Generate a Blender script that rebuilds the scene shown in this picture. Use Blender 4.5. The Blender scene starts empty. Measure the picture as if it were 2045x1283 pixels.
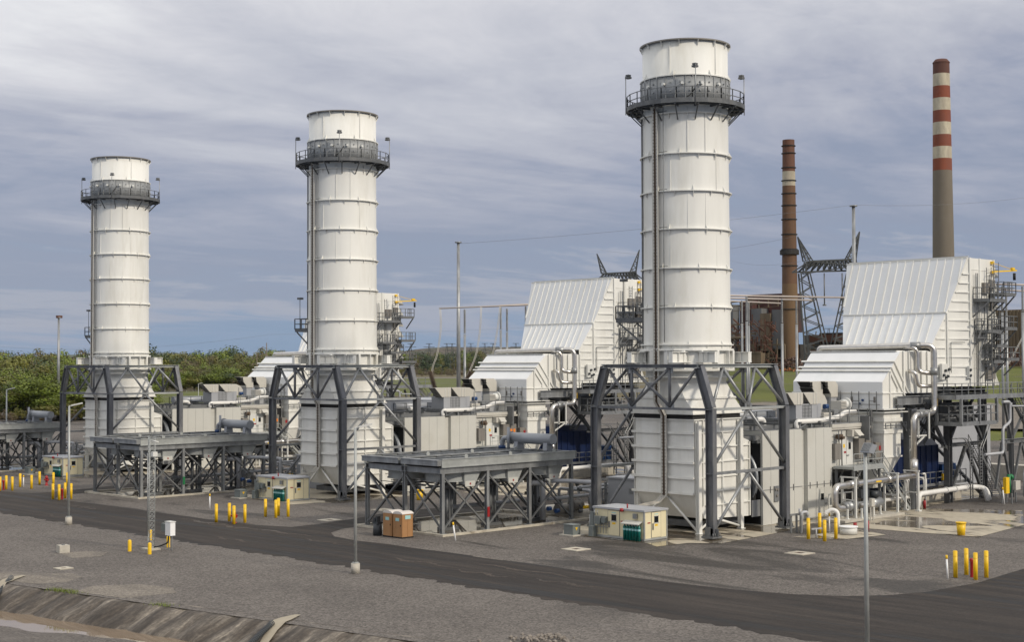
import bpy, math, random
from mathutils import Vector, Matrix
import numpy as np
R = math.radians
K = 1.15                       # survey units -> metres
scene = bpy.context.scene
C = scene.collection

# ------------------------------------------------------------------ camera
cd = bpy.data.cameras.new("camera"); cam = bpy.data.objects.new("camera", cd); C.objects.link(cam)
cd.sensor_width = 36; cd.lens = 2881.15 / 2045 * 36; cd.clip_start = 1; cd.clip_end = 20000
cw = Vector((-85.9228, -68.0841, 12.5)) * K
rt = Vector((0.709918, -0.704277, -0.003251)); up = Vector((-0.018191, -0.022951, 0.999571)); fw = Vector((0.704049, 0.709555, 0.029105))
cam.matrix_world = Matrix(((rt.x, up.x, -fw.x, cw.x), (rt.y, up.y, -fw.y, cw.y), (rt.z, up.z, -fw.z, cw.z), (0, 0, 0, 1)))
scene.camera = cam

# ------------------------------------------------------------------ exposure
scene.view_settings.view_transform = 'Standard'; scene.view_settings.look = 'None'
scene.view_settings.exposure = 0.0; scene.view_settings.gamma = 1
scene.cycles.max_bounces = 6
scene.cycles.diffuse_bounces = 3

# ------------------------------------------------------------------ sun (low, from the right of the plant) and cloudy sky
SUN_DIR = Vector((0.12, -1.0, 0.62)).normalized()
sl = bpy.data.lights.new("sun", 'SUN'); sl.energy = 2.5; sl.angle = R(4); sl.color = (1, 0.90, 0.75)
so = bpy.data.objects.new("sun", sl); C.objects.link(so); so.location = (0, -100, 200)
so.rotation_euler = SUN_DIR.to_track_quat('Z', 'Y').to_euler()

world = bpy.data.worlds.new("World"); scene.world = world; world.use_nodes = True
nt = world.node_tree; nt.nodes.clear()
def wn(t, **kw):
    n = nt.nodes.new(t)
    for k, v in kw.items(): setattr(n, k, v)
    return n
L = nt.links.new
out = wn('ShaderNodeOutputWorld'); bg = wn('ShaderNodeBackground'); bg.inputs[1].default_value = 0.1
sky = wn('ShaderNodeTexSky'); sky.sky_type = 'NISHITA'; sky.sun_disc = False
sky.sun_elevation = math.asin(SUN_DIR.z); sky.sun_rotation = math.atan2(SUN_DIR.x, SUN_DIR.y)
tc = wn('ShaderNodeTexCoord'); sep = wn('ShaderNodeSeparateXYZ'); L(tc.outputs['Generated'], sep.inputs[0])
def wmath(op, a, b=None, clamp=False):
    n = wn('ShaderNodeMath', operation=op); n.use_clamp = clamp
    for i, s in enumerate((a, b)):
        if s is None: continue
        if isinstance(s, (int, float)): n.inputs[i].default_value = s
        else: L(s, n.inputs[i])
    return n.outputs[0]
zc = wmath('MAXIMUM', sep.outputs[2], 0.0)
den = wmath('ADD', zc, 0.09)
px_ = wmath('DIVIDE', sep.outputs[0], den); py_ = wmath('DIVIDE', sep.outputs[1], den)
comb = wn('ShaderNodeCombineXYZ'); L(px_, comb.inputs[0]); L(py_, comb.inputs[1])
mp = wn('ShaderNodeMapping'); mp.inputs['Rotation'].default_value = (0, 0, R(22)); mp.inputs['Scale'].default_value = (0.7, 1.25, 1); L(comb.outputs[0], mp.inputs[0])
def wnoise(scale, detail, rough, dist, vec):
    n = wn('ShaderNodeTexNoise'); n.inputs['Scale'].default_value = scale; n.inputs['Detail'].default_value = detail
    n.inputs['Roughness'].default_value = rough; n.inputs['Distortion'].default_value = dist; L(vec, n.inputs['Vector']); return n.outputs[0]
n1 = wnoise(0.55, 8, 0.56, 0.9, mp.outputs[0]); n2 = wnoise(1.5, 9, 0.62, 0.9, mp.outputs[0])
nn = wmath('ADD', wmath('MULTIPLY', wmath('SUBTRACT', n1, 0.5), 0.46), wmath('MULTIPLY', wmath('SUBTRACT', n2, 0.5), 0.18))
rgt = wmath('ADD', wmath('MULTIPLY', sep.outputs[0], -0.71), wmath('MULTIPLY', sep.outputs[1], 0.70))
n3 = wnoise(4.5, 8, 0.68, 0.6, comb.outputs[0])
el = wmath('ADD', wmath('ADD', wmath('ADD', zc, wmath('MULTIPLY', wmath('MULTIPLY', wmath('SUBTRACT', n3, 0.5), 0.085), wmath('MINIMUM', wmath('MULTIPLY', zc, 5.0), 1.0))), wmath('MULTIPLY', wmath('MULTIPLY', rgt, zc), 0.42)), wmath('MULTIPLY', nn, wmath('MINIMUM', wmath('ADD', wmath('MULTIPLY', zc, 4.5), 0.16), 1.0)))
ramp = wn('ShaderNodeValToRGB'); L(el, ramp.inputs[0])
def s2l(c): return tuple(((x / 255 + 0.055) / 1.055) ** 2.4 if x > 10 else x / 255 / 12.92 for x in c) + (1,)
stops = [(0.0, (132, 154, 183)), (0.016, (138, 157, 185)), (0.030, (158, 166, 186)), (0.044, (166, 171, 187)), (0.056, (146, 157, 180)),
         (0.080, (147, 156, 178)), (0.110, (160, 166, 185)), (0.145, (178, 181, 195)), (0.19, (195, 197, 207)), (0.25, (216, 216, 222)), (0.32, (238, 238, 240)), (0.5, (242, 242, 245)), (1.0, (255, 254, 252))]
cr = ramp.color_ramp
while len(cr.elements) < len(stops): cr.elements.new(0.5)
for e, (p, c) in zip(cr.elements, stops): e.position = p; e.color = s2l(c)
# overcast: brighter overhead
zen = wn('ShaderNodeMapRange'); zen.inputs[1].default_value = 0.25; zen.inputs[2].default_value = 0.9; zen.inputs[3].default_value = 10.0; zen.inputs[4].default_value = 11.5; L(zc, zen.inputs[0])
vm = wn('ShaderNodeVectorMath', operation='SCALE'); L(ramp.outputs[0], vm.inputs[0]); L(zen.outputs[0], vm.inputs['Scale'])
mix = wn('ShaderNodeMixRGB'); mix.inputs[0].default_value = 0.94; L(sky.outputs[0], mix.inputs[1]); L(vm.outputs[0], mix.inputs[2])
L(mix.outputs[0], bg.inputs[0]); L(bg.outputs[0], out.inputs[0])

# ------------------------------------------------------------------ materials
MATS = {}
def mat(name, col, rough=0.6, metal=0.0, var=0.12, scale=0.6, streak=1.0, spec=0.5, bump=0.0, bscale=8.0, col2=None, fac=(0.55, 0.75), detail=6):
    """painted / plain surface: base colour broken up by world-position noise; col2 = second colour (dirt, rust, wet)"""
    m = bpy.data.materials.new(name); m.use_nodes = True; t = m.node_tree; b = t.nodes['Principled BSDF']
    g = t.nodes.new('ShaderNodeNewGeometry'); mpn = t.nodes.new('ShaderNodeMapping'); mpn.inputs['Scale'].default_value = (1, 1, 1 / streak)
    t.links.new(g.outputs['Position'], mpn.inputs[0])
    n = t.nodes.new('ShaderNodeTexNoise'); n.inputs['Scale'].default_value = scale; n.inputs['Detail'].default_value = detail; n.inputs['Roughness'].default_value = 0.65
    t.links.new(mpn.outputs[0], n.inputs['Vector'])
    hs = t.nodes.new('ShaderNodeMapRange'); hs.inputs[1].default_value = 0.3; hs.inputs[2].default_value = 0.7; hs.inputs[3].default_value = 1 - var; hs.inputs[4].default_value = 1 + var * 0.6
    t.links.new(n.outputs[0], hs.inputs[0])
    sc = t.nodes.new('ShaderNodeVectorMath'); sc.operation = 'SCALE'; sc.inputs[0].default_value = col; t.links.new(hs.outputs[0], sc.inputs['Scale'])
    src = sc.outputs[0]
    if col2:
        n2 = t.nodes.new('ShaderNodeTexNoise'); n2.inputs['Scale'].default_value = scale * 0.7; n2.inputs['Detail'].default_value = 8; n2.inputs['Roughness'].default_value = 0.7
        mo = t.nodes.new('ShaderNodeVectorMath'); mo.operation = 'ADD'; mo.inputs[1].default_value = (13, 7, 3); t.links.new(mpn.outputs[0], mo.inputs[0]); t.links.new(mo.outputs[0], n2.inputs['Vector'])
        mr = t.nodes.new('ShaderNodeMapRange'); mr.inputs[1].default_value = fac[0]; mr.inputs[2].default_value = fac[1]; t.links.new(n2.outputs[0], mr.inputs[0])
        mx = t.nodes.new('ShaderNodeMixRGB'); t.links.new(mr.outputs[0], mx.inputs[0]); t.links.new(src, mx.inputs[1]); mx.inputs[2].default_value = (*col2, 1); src = mx.outputs[0]
    t.links.new(src, b.inputs['Base Color']); b.inputs['Roughness'].default_value = rough; b.inputs['Metallic'].default_value = metal
    b.inputs['Specular IOR Level'].default_value = spec
    if bump:
        nb = t.nodes.new('ShaderNodeTexNoise'); nb.inputs['Scale'].default_value = bscale; nb.inputs['Detail'].default_value = 4; t.links.new(g.outputs['Position'], nb.inputs['Vector'])
        bp = t.nodes.new('ShaderNodeBump'); bp.inputs['Strength'].default_value = bump; bp.inputs['Distance'].default_value = 0.05; t.links.new(nb.outputs[0], bp.inputs['Height']); t.links.new(bp.outputs[0], b.inputs['Normal'])
    MATS[name] = m; return m
M = MATS
mat('white_paint', (0.745, 0.74, 0.70), 0.5, var=0.08, scale=0.5, streak=6, col2=(0.50, 0.48, 0.41), fac=(0.50, 0.90))
mat('white_roof', (0.76, 0.77, 0.775), 0.38, var=0.05, scale=0.4, streak=3, col2=(0.63, 0.66, 0.66), fac=(0.58, 0.8))
mat('wall_panel', (0.53, 0.525, 0.485), 0.5, var=0.05, scale=0.35, col2=(0.46, 0.45, 0.40), fac=(0.55, 0.8))
mat('white_steel', (0.63, 0.63, 0.60), 0.5, var=0.06)
mat('grey_wall', (0.33, 0.34, 0.36), 0.6, var=0.06)
mat('galv', (0.33, 0.34, 0.345), 0.42, metal=0.5, var=0.30, scale=1.3, streak=2.5, col2=(0.19, 0.195, 0.20), fac=(0.42, 0.72))
mat('galv_shaded', (0.135, 0.14, 0.153), 0.5, metal=0.25, var=0.28, scale=1.6, streak=3, col2=(0.24, 0.24, 0.235), fac=(0.46, 0.75))  # galvanised steel with the frame's shaded side darkened into its colour
mat('galv_light', (0.40, 0.415, 0.405), 0.5, metal=0.3, var=0.22, scale=0.9, col2=(0.32, 0.335, 0.33), fac=(0.45, 0.7))
mat('steel_dark', (0.11, 0.115, 0.12), 0.55, metal=0.2, var=0.3, scale=1.5, col2=(0.17, 0.17, 0.165), fac=(0.5, 0.8))
mat('steel_grey', (0.165, 0.17, 0.173), 0.5, metal=0.25, var=0.22, scale=1.5, col2=(0.21, 0.21, 0.205), fac=(0.5, 0.8))
mat('band_grey', (0.27, 0.28, 0.285), 0.5, metal=0.2, var=0.22, scale=1.4, col2=(0.33, 0.34, 0.34), fac=(0.45, 0.75))
mat('rusty_brown', (0.11, 0.075, 0.05), 0.8, var=0.3, scale=3)
mat('rubber_black', (0.012, 0.012, 0.012), 0.75, var=0.4, scale=8, bump=0.6, bscale=14)
mat('pipe_silver', (0.60, 0.58, 0.55), 0.30, metal=0.9, var=0.12, scale=2.2, col2=(0.42, 0.39, 0.36), fac=(0.5, 0.8))
mat('pipe_grey', (0.40, 0.41, 0.43), 0.5, metal=0.1, var=0.1)
mat('pipe_white', (0.72, 0.71, 0.68), 0.5, var=0.07)
mat('tank_grey', (0.30, 0.315, 0.34), 0.45, metal=0.2, var=0.06)
mat('diffuser_grey', (0.30, 0.32, 0.34), 0.45, metal=0.4, var=0.15)
mat('cream', (0.70, 0.63, 0.42), 0.5, var=0.05, scale=1.2, col2=(0.60, 0.52, 0.33), fac=(0.6, 0.85))
mat('cabinet_brown', (0.20, 0.185, 0.165), 0.5, var=0.1)
mat('vent_beige', (0.50, 0.48, 0.43), 0.5, var=0.08)
mat('green_bottle', (0.0, 0.13, 0.11), 0.35, var=0.08)
mat('green_paint', (0.01, 0.16, 0.05), 0.5, var=0.1)
mat('yellow', (0.80, 0.50, 0.01), 0.42, var=0.06, scale=4, col2=(0.55, 0.36, 0.03), fac=(0.62, 0.85))
mat('red', (0.30, 0.012, 0.014), 0.45, var=0.1)
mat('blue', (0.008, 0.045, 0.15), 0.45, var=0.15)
mat('blue_deep_shaded', (0.003, 0.014, 0.065), 0.45, var=0.25, scale=0.8)  # deep blue, darkened further to hold the shadow of the deck above
mat('orange', (0.75, 0.22, 0.02), 0.6, var=0.1)
mat('debris_orange', (0.45, 0.16, 0.03), 0.8, var=0.5, scale=2, col2=(0.08, 0.05, 0.03), fac=(0.45, 0.55))
mat('white_label', (0.80, 0.80, 0.80), 0.5, var=0.02)
mat('teal_label', (0.35, 0.62, 0.62), 0.5, var=0.25, scale=30)
mat('black', (0.01, 0.01, 0.011), 0.7, var=0.2)
mat('window_dark', (0.012, 0.014, 0.016), 0.12, var=0.1)
mat('toilet_tan', (0.36, 0.19, 0.08), 0.5, var=0.06)
mat('toilet_roof', (0.62, 0.58, 0.54), 0.5, var=0.05)
mat('plastic_grey', (0.035, 0.04, 0.045), 0.5, var=0.1)
mat('box_greygreen', (0.16, 0.18, 0.175), 0.5, var=0.08)
mat('concrete_block', (0.46, 0.43, 0.37), 0.85, var=0.15, scale=2, bump=0.3, bscale=12, col2=(0.30, 0.28, 0.24), fac=(0.5, 0.8))
mat('old_rust', (0.125, 0.055, 0.034), 0.8, var=0.3, scale=0.12, streak=6, col2=(0.12, 0.05, 0.03), fac=(0.45, 0.7))
mat('old_brown', (0.13, 0.068, 0.037), 0.8, var=0.3, scale=0.25, streak=8, col2=(0.09, 0.05, 0.03), fac=(0.5, 0.75))
mat('old_tan', (0.165, 0.10, 0.05), 0.8, var=0.25, scale=0.10, streak=8, col2=(0.15, 0.09, 0.045), fac=(0.5, 0.75))
mat('chimney_red', (0.20, 0.052, 0.024), 0.8, var=0.25, scale=0.12, streak=3, col2=(0.15, 0.055, 0.04), fac=(0.5, 0.75))
mat('chimney_brown', (0.10, 0.038, 0.026), 0.8, var=0.3, scale=0.3, streak=3)
mat('chimney_white', (0.46, 0.41, 0.31), 0.8, var=0.3, scale=0.4, streak=3, col2=(0.34, 0.29, 0.23), fac=(0.48, 0.7))
mat('chimney_concrete', (0.165, 0.14, 0.11), 0.85, var=0.18, scale=0.08, streak=5)
mat('far_grey', (0.13, 0.135, 0.14), 0.7, var=0.35, scale=0.35, streak=4, col2=(0.16, 0.15, 0.14), fac=(0.5, 0.8))
mat('far_red', (0.085, 0.028, 0.022), 0.8, var=0.45, scale=0.3, streak=3, col2=(0.04, 0.03, 0.03), fac=(0.45, 0.6))
mat('far_tan', (0.16, 0.12, 0.075), 0.8, var=0.4, scale=0.4, streak=6, col2=(0.16, 0.13, 0.10), fac=(0.5, 0.75))
mat('far_dark', (0.035, 0.032, 0.03), 0.9, var=0.5, scale=0.3)
mat('pylon_steel', (0.075, 0.08, 0.08), 0.6, metal=0.3, var=0.2)
mat('bus_brown', (0.42, 0.37, 0.34), 0.5, metal=0.2, var=0.1)
mat('pole_wood', (0.16, 0.13, 0.10), 0.85, var=0.2)
mat('fence_wire', (0.25, 0.25, 0.24), 0.6, metal=0.4, var=0.2)
mat('bark', (0.09, 0.07, 0.05), 0.9, var=0.3, scale=3)
mat('tarp_blue', (0.16, 0.34, 0.48), 0.4, var=0.2, scale=1)
mat('scrap', (0.10, 0.05, 0.035), 0.9, var=0.7, scale=1.4, col2=(0.20, 0.16, 0.13), fac=(0.5, 0.6))
mat('rock', (0.21, 0.185, 0.16), 0.9, var=0.35, scale=3)
mat('geotextile', (0.34, 0.30, 0.23), 0.85, var=0.12, scale=1.5)

def leafmat(name, a, b, tr=0.25):
    m = bpy.data.materials.new(name); m.use_nodes = True; t = m.node_tree; p = t.nodes['Principled BSDF']
    g = t.nodes.new('ShaderNodeNewGeometry'); n = t.nodes.new('ShaderNodeTexNoise'); n.inputs['Scale'].default_value = 0.35; n.inputs['Detail'].default_value = 5
    t.links.new(g.outputs['Position'], n.inputs['Vector'])
    rr = t.nodes.new('ShaderNodeMath'); rr.operation = 'ADD'; t.links.new(n.outputs[0], rr.inputs[0])
    ri = t.nodes.new('ShaderNodeMath'); ri.operation = 'MULTIPLY_ADD'; t.links.new(g.outputs['Random Per Island'], ri.inputs[0]); ri.inputs[1].default_value = 0.12; ri.inputs[2].default_value = -0.06
    t.links.new(ri.outputs[0], rr.inputs[1])
    mr = t.nodes.new('ShaderNodeMapRange'); mr.inputs[1].default_value = 0.3; mr.inputs[2].default_value = 0.7; t.links.new(rr.outputs[0], mr.inputs[0])
    mx = t.nodes.new('ShaderNodeMixRGB'); mx.inputs[1].default_value = (*a, 1); mx.inputs[2].default_value = (*b, 1); t.links.new(mr.outputs[0], mx.inputs[0])
    t.links.new(mx.outputs[0], p.inputs['Base Color']); p.inputs['Roughness'].default_value = 0.6
    MATS[name] = m
leafmat('leaf_fresh', (0.085, 0.125, 0.008), (0.145, 0.18, 0.012))
leafmat('leaf_olive', (0.085, 0.088, 0.012), (0.13, 0.118, 0.018))
leafmat('leaf_dark', (0.022, 0.042, 0.012), (0.045, 0.07, 0.018))
leafmat('leaf_brown', (0.085, 0.066, 0.035), (0.12, 0.088, 0.045))
leafmat('leaf_yellow', (0.115, 0.125, 0.015), (0.16, 0.155, 0.025))

def ground_mat(name, base, light, dark, pebble=1.0, rot=-42, sx=(1.0, 0.35), yard=False):
    """layered ground: coarse tone patches, stretched dark patches, fine stones"""
    m = bpy.data.materials.new(name); m.use_nodes = True; t = m.node_tree; p = t.nodes['Principled BSDF']; lk = t.links.new
    g = t.nodes.new('ShaderNodeNewGeometry')
    def noise(sc, det, ro, vec=None, dist=0.0):
        n = t.nodes.new('ShaderNodeTexNoise'); n.inputs['Scale'].default_value = sc; n.inputs['Detail'].default_value = det; n.inputs['Roughness'].default_value = ro; n.inputs['Distortion'].default_value = dist
        lk(vec if vec else g.outputs['Position'], n.inputs['Vector']); return n.outputs[0]
    def mr(v, a, b, c=0.0, d=1.0):
        n = t.nodes.new('ShaderNodeMapRange'); n.inputs[1].default_value = a; n.inputs[2].default_value = b; n.inputs[3].default_value = c; n.inputs[4].default_value = d; lk(v, n.inputs[0]); return n.outputs[0]
    def mixc(f, a, b):
        n = t.nodes.new('ShaderNodeMixRGB'); lk(f, n.inputs[0])
        for i, s in ((1, a), (2, b)):
            if isinstance(s, tuple): n.inputs[i].default_value = (*s, 1)
            else: lk(s, n.inputs[i])
        return n.outputs[0]
    mpn = t.nodes.new('ShaderNodeMapping'); mpn.inputs['Rotation'].default_value = (0, 0, R(rot)); mpn.inputs['Scale'].default_value = (*sx, 1); lk(g.outputs['Position'], mpn.inputs[0])
    c = mixc(mr(noise(0.09 if rot else 1.1, 6, 0.62, None if rot else mpn.outputs[0]), 0.35, 0.68) if rot else mr(noise(0.6, 8, 0.65, mpn.outputs[0]), 0.42, 0.72), base, light)
    dk = mr(noise(0.13 if rot else 0.4, 7, 0.62, mpn.outputs[0], 0.8 if rot else 0.2), 0.525, 0.60)
    if yard:      # puddled, oil-dark patches belong to the trafficked yard, not to the strip beyond the road
        sx_ = t.nodes.new('ShaderNodeSeparateXYZ'); lk(g.outputs['Position'], sx_.inputs[0]); mk = mr(sx_.outputs[0], -38, -33, 0.15, 1.0); mm = t.nodes.new('ShaderNodeMath'); mm.operation = 'MULTIPLY'; lk(dk, mm.inputs[0]); lk(mk, mm.inputs[1]); dk = mm.outputs[0]
    c = mixc(dk, c, dark)
    # fine stones: two scales so that near and far ground both keep grain
    v = t.nodes.new('ShaderNodeTexVoronoi'); v.inputs['Scale'].default_value = 9; lk(g.outputs['Position'], v.inputs['Vector'])
    sp = t.nodes.new('ShaderNodeSeparateColor'); lk(v.outputs['Color'], sp.inputs[0])
    st = mr(sp.outputs[0], 0, 1, 1 - 0.42 * pebble, 1 + 0.42 * pebble)
    n3 = mr(noise(4.5, 7, 0.8), 0.3, 0.7, 1 - 0.17 * pebble, 1 + 0.17 * pebble)
    ml = t.nodes.new('ShaderNodeMath'); ml.operation = 'MULTIPLY'; lk(st, ml.inputs[0]); lk(n3, ml.inputs[1])
    sc = t.nodes.new('ShaderNodeVectorMath'); sc.operation = 'SCALE'; lk(c, sc.inputs[0]); lk(ml.outputs[0], sc.inputs['Scale'])
    lk(sc.outputs[0], p.inputs['Base Color'])
    ro = mr(dk, 0, 1, 0.9, 0.62); lk(ro, p.inputs['Roughness']); p.inputs['Specular IOR Level'].default_value = 0.25
    bp = t.nodes.new('ShaderNodeBump'); bp.inputs['Strength'].default_value = 0.5 * pebble; bp.inputs['Distance'].default_value = 0.06; lk(st, bp.inputs['Height']); lk(bp.outputs[0], p.inputs['Normal'])
    MATS[name] = m
ground_mat('gravel', (0.112, 0.100, 0.091), (0.150, 0.135, 0.122), (0.050, 0.044, 0.039), yard=True)
ground_mat('asphalt', (0.030, 0.026, 0.024), (0.060, 0.050, 0.043), (0.014, 0.0125, 0.012), pebble=0.4, rot=0, sx=(1.3, 0.09))
ground_mat('grass', (0.080, 0.098, 0.020), (0.115, 0.125, 0.028), (0.085, 0.078, 0.032), pebble=0.6)
ground_mat('field', (0.115, 0.095, 0.045), (0.14, 0.11, 0.06), (0.075, 0.075, 0.03), pebble=0.5)
ground_mat('dirt', (0.22, 0.17, 0.125), (0.27, 0.22, 0.16), (0.15, 0.12, 0.09), pebble=0.5)
ground_mat('pale_gravel', (0.165, 0.145, 0.122), (0.21, 0.187, 0.16), (0.115, 0.10, 0.085), pebble=0.8)
ground_mat('faded_asphalt', (0.052, 0.043, 0.037), (0.085, 0.07, 0.06), (0.07, 0.06, 0.052), pebble=0.8)

def wet_concrete(name, dry, wetc, lo, hi, scale):
    m = bpy.data.materials.new(name); m.use_nodes = True; t = m.node_tree; p = t.nodes['Principled BSDF']; lk = t.links.new
    g = t.nodes.new('ShaderNodeNewGeometry'); mpn = t.nodes.new('ShaderNodeMapping'); mpn.inputs['Rotation'].default_value = (0, 0, R(-35)); mpn.inputs['Scale'].default_value = (1, 0.5, 1); lk(g.outputs['Position'], mpn.inputs[0])
    n = t.nodes.new('ShaderNodeTexNoise'); n.inputs['Scale'].default_value = scale; n.inputs['Detail'].default_value = 5; n.inputs['Roughness'].default_value = 0.5; n.inputs['Distortion'].default_value = 1.2; lk(mpn.outputs[0], n.inputs['Vector'])
    mr = t.nodes.new('ShaderNodeMapRange'); mr.inputs[1].default_value = lo; mr.inputs[2].default_value = hi; lk(n.outputs[0], mr.inputs[0])
    n2 = t.nodes.new('ShaderNodeTexNoise'); n2.inputs['Scale'].default_value = 1.3; n2.inputs['Detail'].default_value = 8; lk(g.outputs['Position'], n2.inputs['Vector'])
    m2 = t.nodes.new('ShaderNodeMapRange'); m2.inputs[1].default_value = 0.3; m2.inputs[2].default_value = 0.7; m2.inputs[3].default_value = 0.82; m2.inputs[4].default_value = 1.12; lk(n2.outputs[0], m2.inputs[0])
    mx = t.nodes.new('ShaderNodeMixRGB'); mx.inputs[1].default_value = (*dry, 1); mx.inputs[2].default_value = (*wetc, 1); lk(mr.outputs[0], mx.inputs[0])
    sc = t.nodes.new('ShaderNodeVectorMath'); sc.operation = 'SCALE'; lk(mx.outputs[0], sc.inputs[0]); lk(m2.outputs[0], sc.inputs['Scale']); lk(sc.outputs[0], p.inputs['Base Color'])
    r2 = t.nodes.new('ShaderNodeMapRange'); r2.inputs[3].default_value = 0.85; r2.inputs[4].default_value = 0.12; lk(mr.outputs[0], r2.inputs[0]); lk(r2.outputs[0], p.inputs['Roughness'])
    MATS[name] = m
wet_concrete('concrete', (0.40, 0.355, 0.275), (0.13, 0.105, 0.075), 0.50, 0.54, 0.17)
wet_concrete('concrete_wet', (0.36, 0.32, 0.255), (0.10, 0.085, 0.06), 0.42, 0.48, 0.22)
wet_concrete('kerb_concrete', (0.48, 0.44, 0.36), (0.32, 0.28, 0.22), 0.55, 0.65, 0.5)

def ditch_mat():
    m = bpy.data.materials.new('erosion_mat'); m.use_nodes = True; t = m.node_tree; p = t.nodes['Principled BSDF']; lk = t.links.new
    g = t.nodes.new('ShaderNodeNewGeometry'); mpn = t.nodes.new('ShaderNodeMapping'); mpn.inputs['Rotation'].default_value = (0, 0, R(-9)); mpn.inputs['Scale'].default_value = (0.22, 1.1, 0.4); lk(g.outputs['Position'], mpn.inputs[0])
    n = t.nodes.new('ShaderNodeTexNoise'); n.inputs['Scale'].default_value = 0.95; n.inputs['Detail'].default_value = 9; n.inputs['Roughness'].default_value = 0.68; lk(mpn.outputs[0], n.inputs['Vector'])
    rp = t.nodes.new('ShaderNodeValToRGB'); lk(n.outputs[0], rp.inputs[0]); e = rp.color_ramp.elements
    e[0].position = 0.36; e[0].color = (0.028, 0.021, 0.015, 1); e[1].position = 0.68; e[1].color = (0.27, 0.23, 0.18, 1)
    k = rp.color_ramp.elements.new(0.5); k.color = (0.075, 0.060, 0.046, 1); k = rp.color_ramp.elements.new(0.58); k.color = (0.135, 0.115, 0.093, 1)
    n2 = t.nodes.new('ShaderNodeTexNoise'); n2.inputs['Scale'].default_value = 5; n2.inputs['Detail'].default_value = 6; lk(g.outputs['Position'], n2.inputs['Vector'])
    m2 = t.nodes.new('ShaderNodeMapRange'); m2.inputs[1].default_value = 0.3; m2.inputs[2].default_value = 0.7; m2.inputs[3].default_value = 0.7; m2.inputs[4].default_value = 1.3; lk(n2.outputs[0], m2.inputs[0])
    sc = t.nodes.new('ShaderNodeVectorMath'); sc.operation = 'SCALE'; lk(rp.outputs[0], sc.inputs[0]); lk(m2.outputs[0], sc.inputs['Scale']); lk(sc.outputs[0], p.inputs['Base Color']); p.inputs['Roughness'].default_value = 0.7
    bp = t.nodes.new('ShaderNodeBump'); bp.inputs['Strength'].default_value = 0.6; bp.inputs['Distance'].default_value = 0.1; lk(n.outputs[0], bp.inputs['Height']); lk(bp.outputs[0], p.inputs['Normal'])
    MATS['erosion_mat'] = m
ditch_mat()
def water_mat(name, col):
    m = bpy.data.materials.new(name); m.use_nodes = True; t = m.node_tree; p = t.nodes['Principled BSDF']
    g = t.nodes.new('ShaderNodeNewGeometry'); n = t.nodes.new('ShaderNodeTexNoise'); n.inputs['Scale'].default_value = 0.5; n.inputs['Detail'].default_value = 4; t.links.new(g.outputs['Position'], n.inputs['Vector'])
    rp = t.nodes.new('ShaderNodeMixRGB'); rp.inputs[1].default_value = (*[c * 0.7 for c in col], 1); rp.inputs[2].default_value = (*[c * 1.2 for c in col], 1); t.links.new(n.outputs[0], rp.inputs[0]); t.links.new(rp.outputs[0], p.inputs['Base Color'])
    p.inputs['Roughness'].default_value = 0.03; p.inputs['IOR'].default_value = 1.45
    n2 = t.nodes.new('ShaderNodeTexNoise'); n2.inputs['Scale'].default_value = 1.5; t.links.new(g.outputs['Position'], n2.inputs['Vector'])
    bp = t.nodes.new('ShaderNodeBump'); bp.inputs['Strength'].default_value = 0.05; bp.inputs['Distance'].default_value = 0.02; t.links.new(n2.outputs[0], bp.inputs['Height']); t.links.new(bp.outputs[0], p.inputs['Normal'])
    MATS[name] = m
water_mat('puddle_water', (0.13, 0.11, 0.085)); water_mat('ditch_water', (0.22, 0.165, 0.115))

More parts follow.
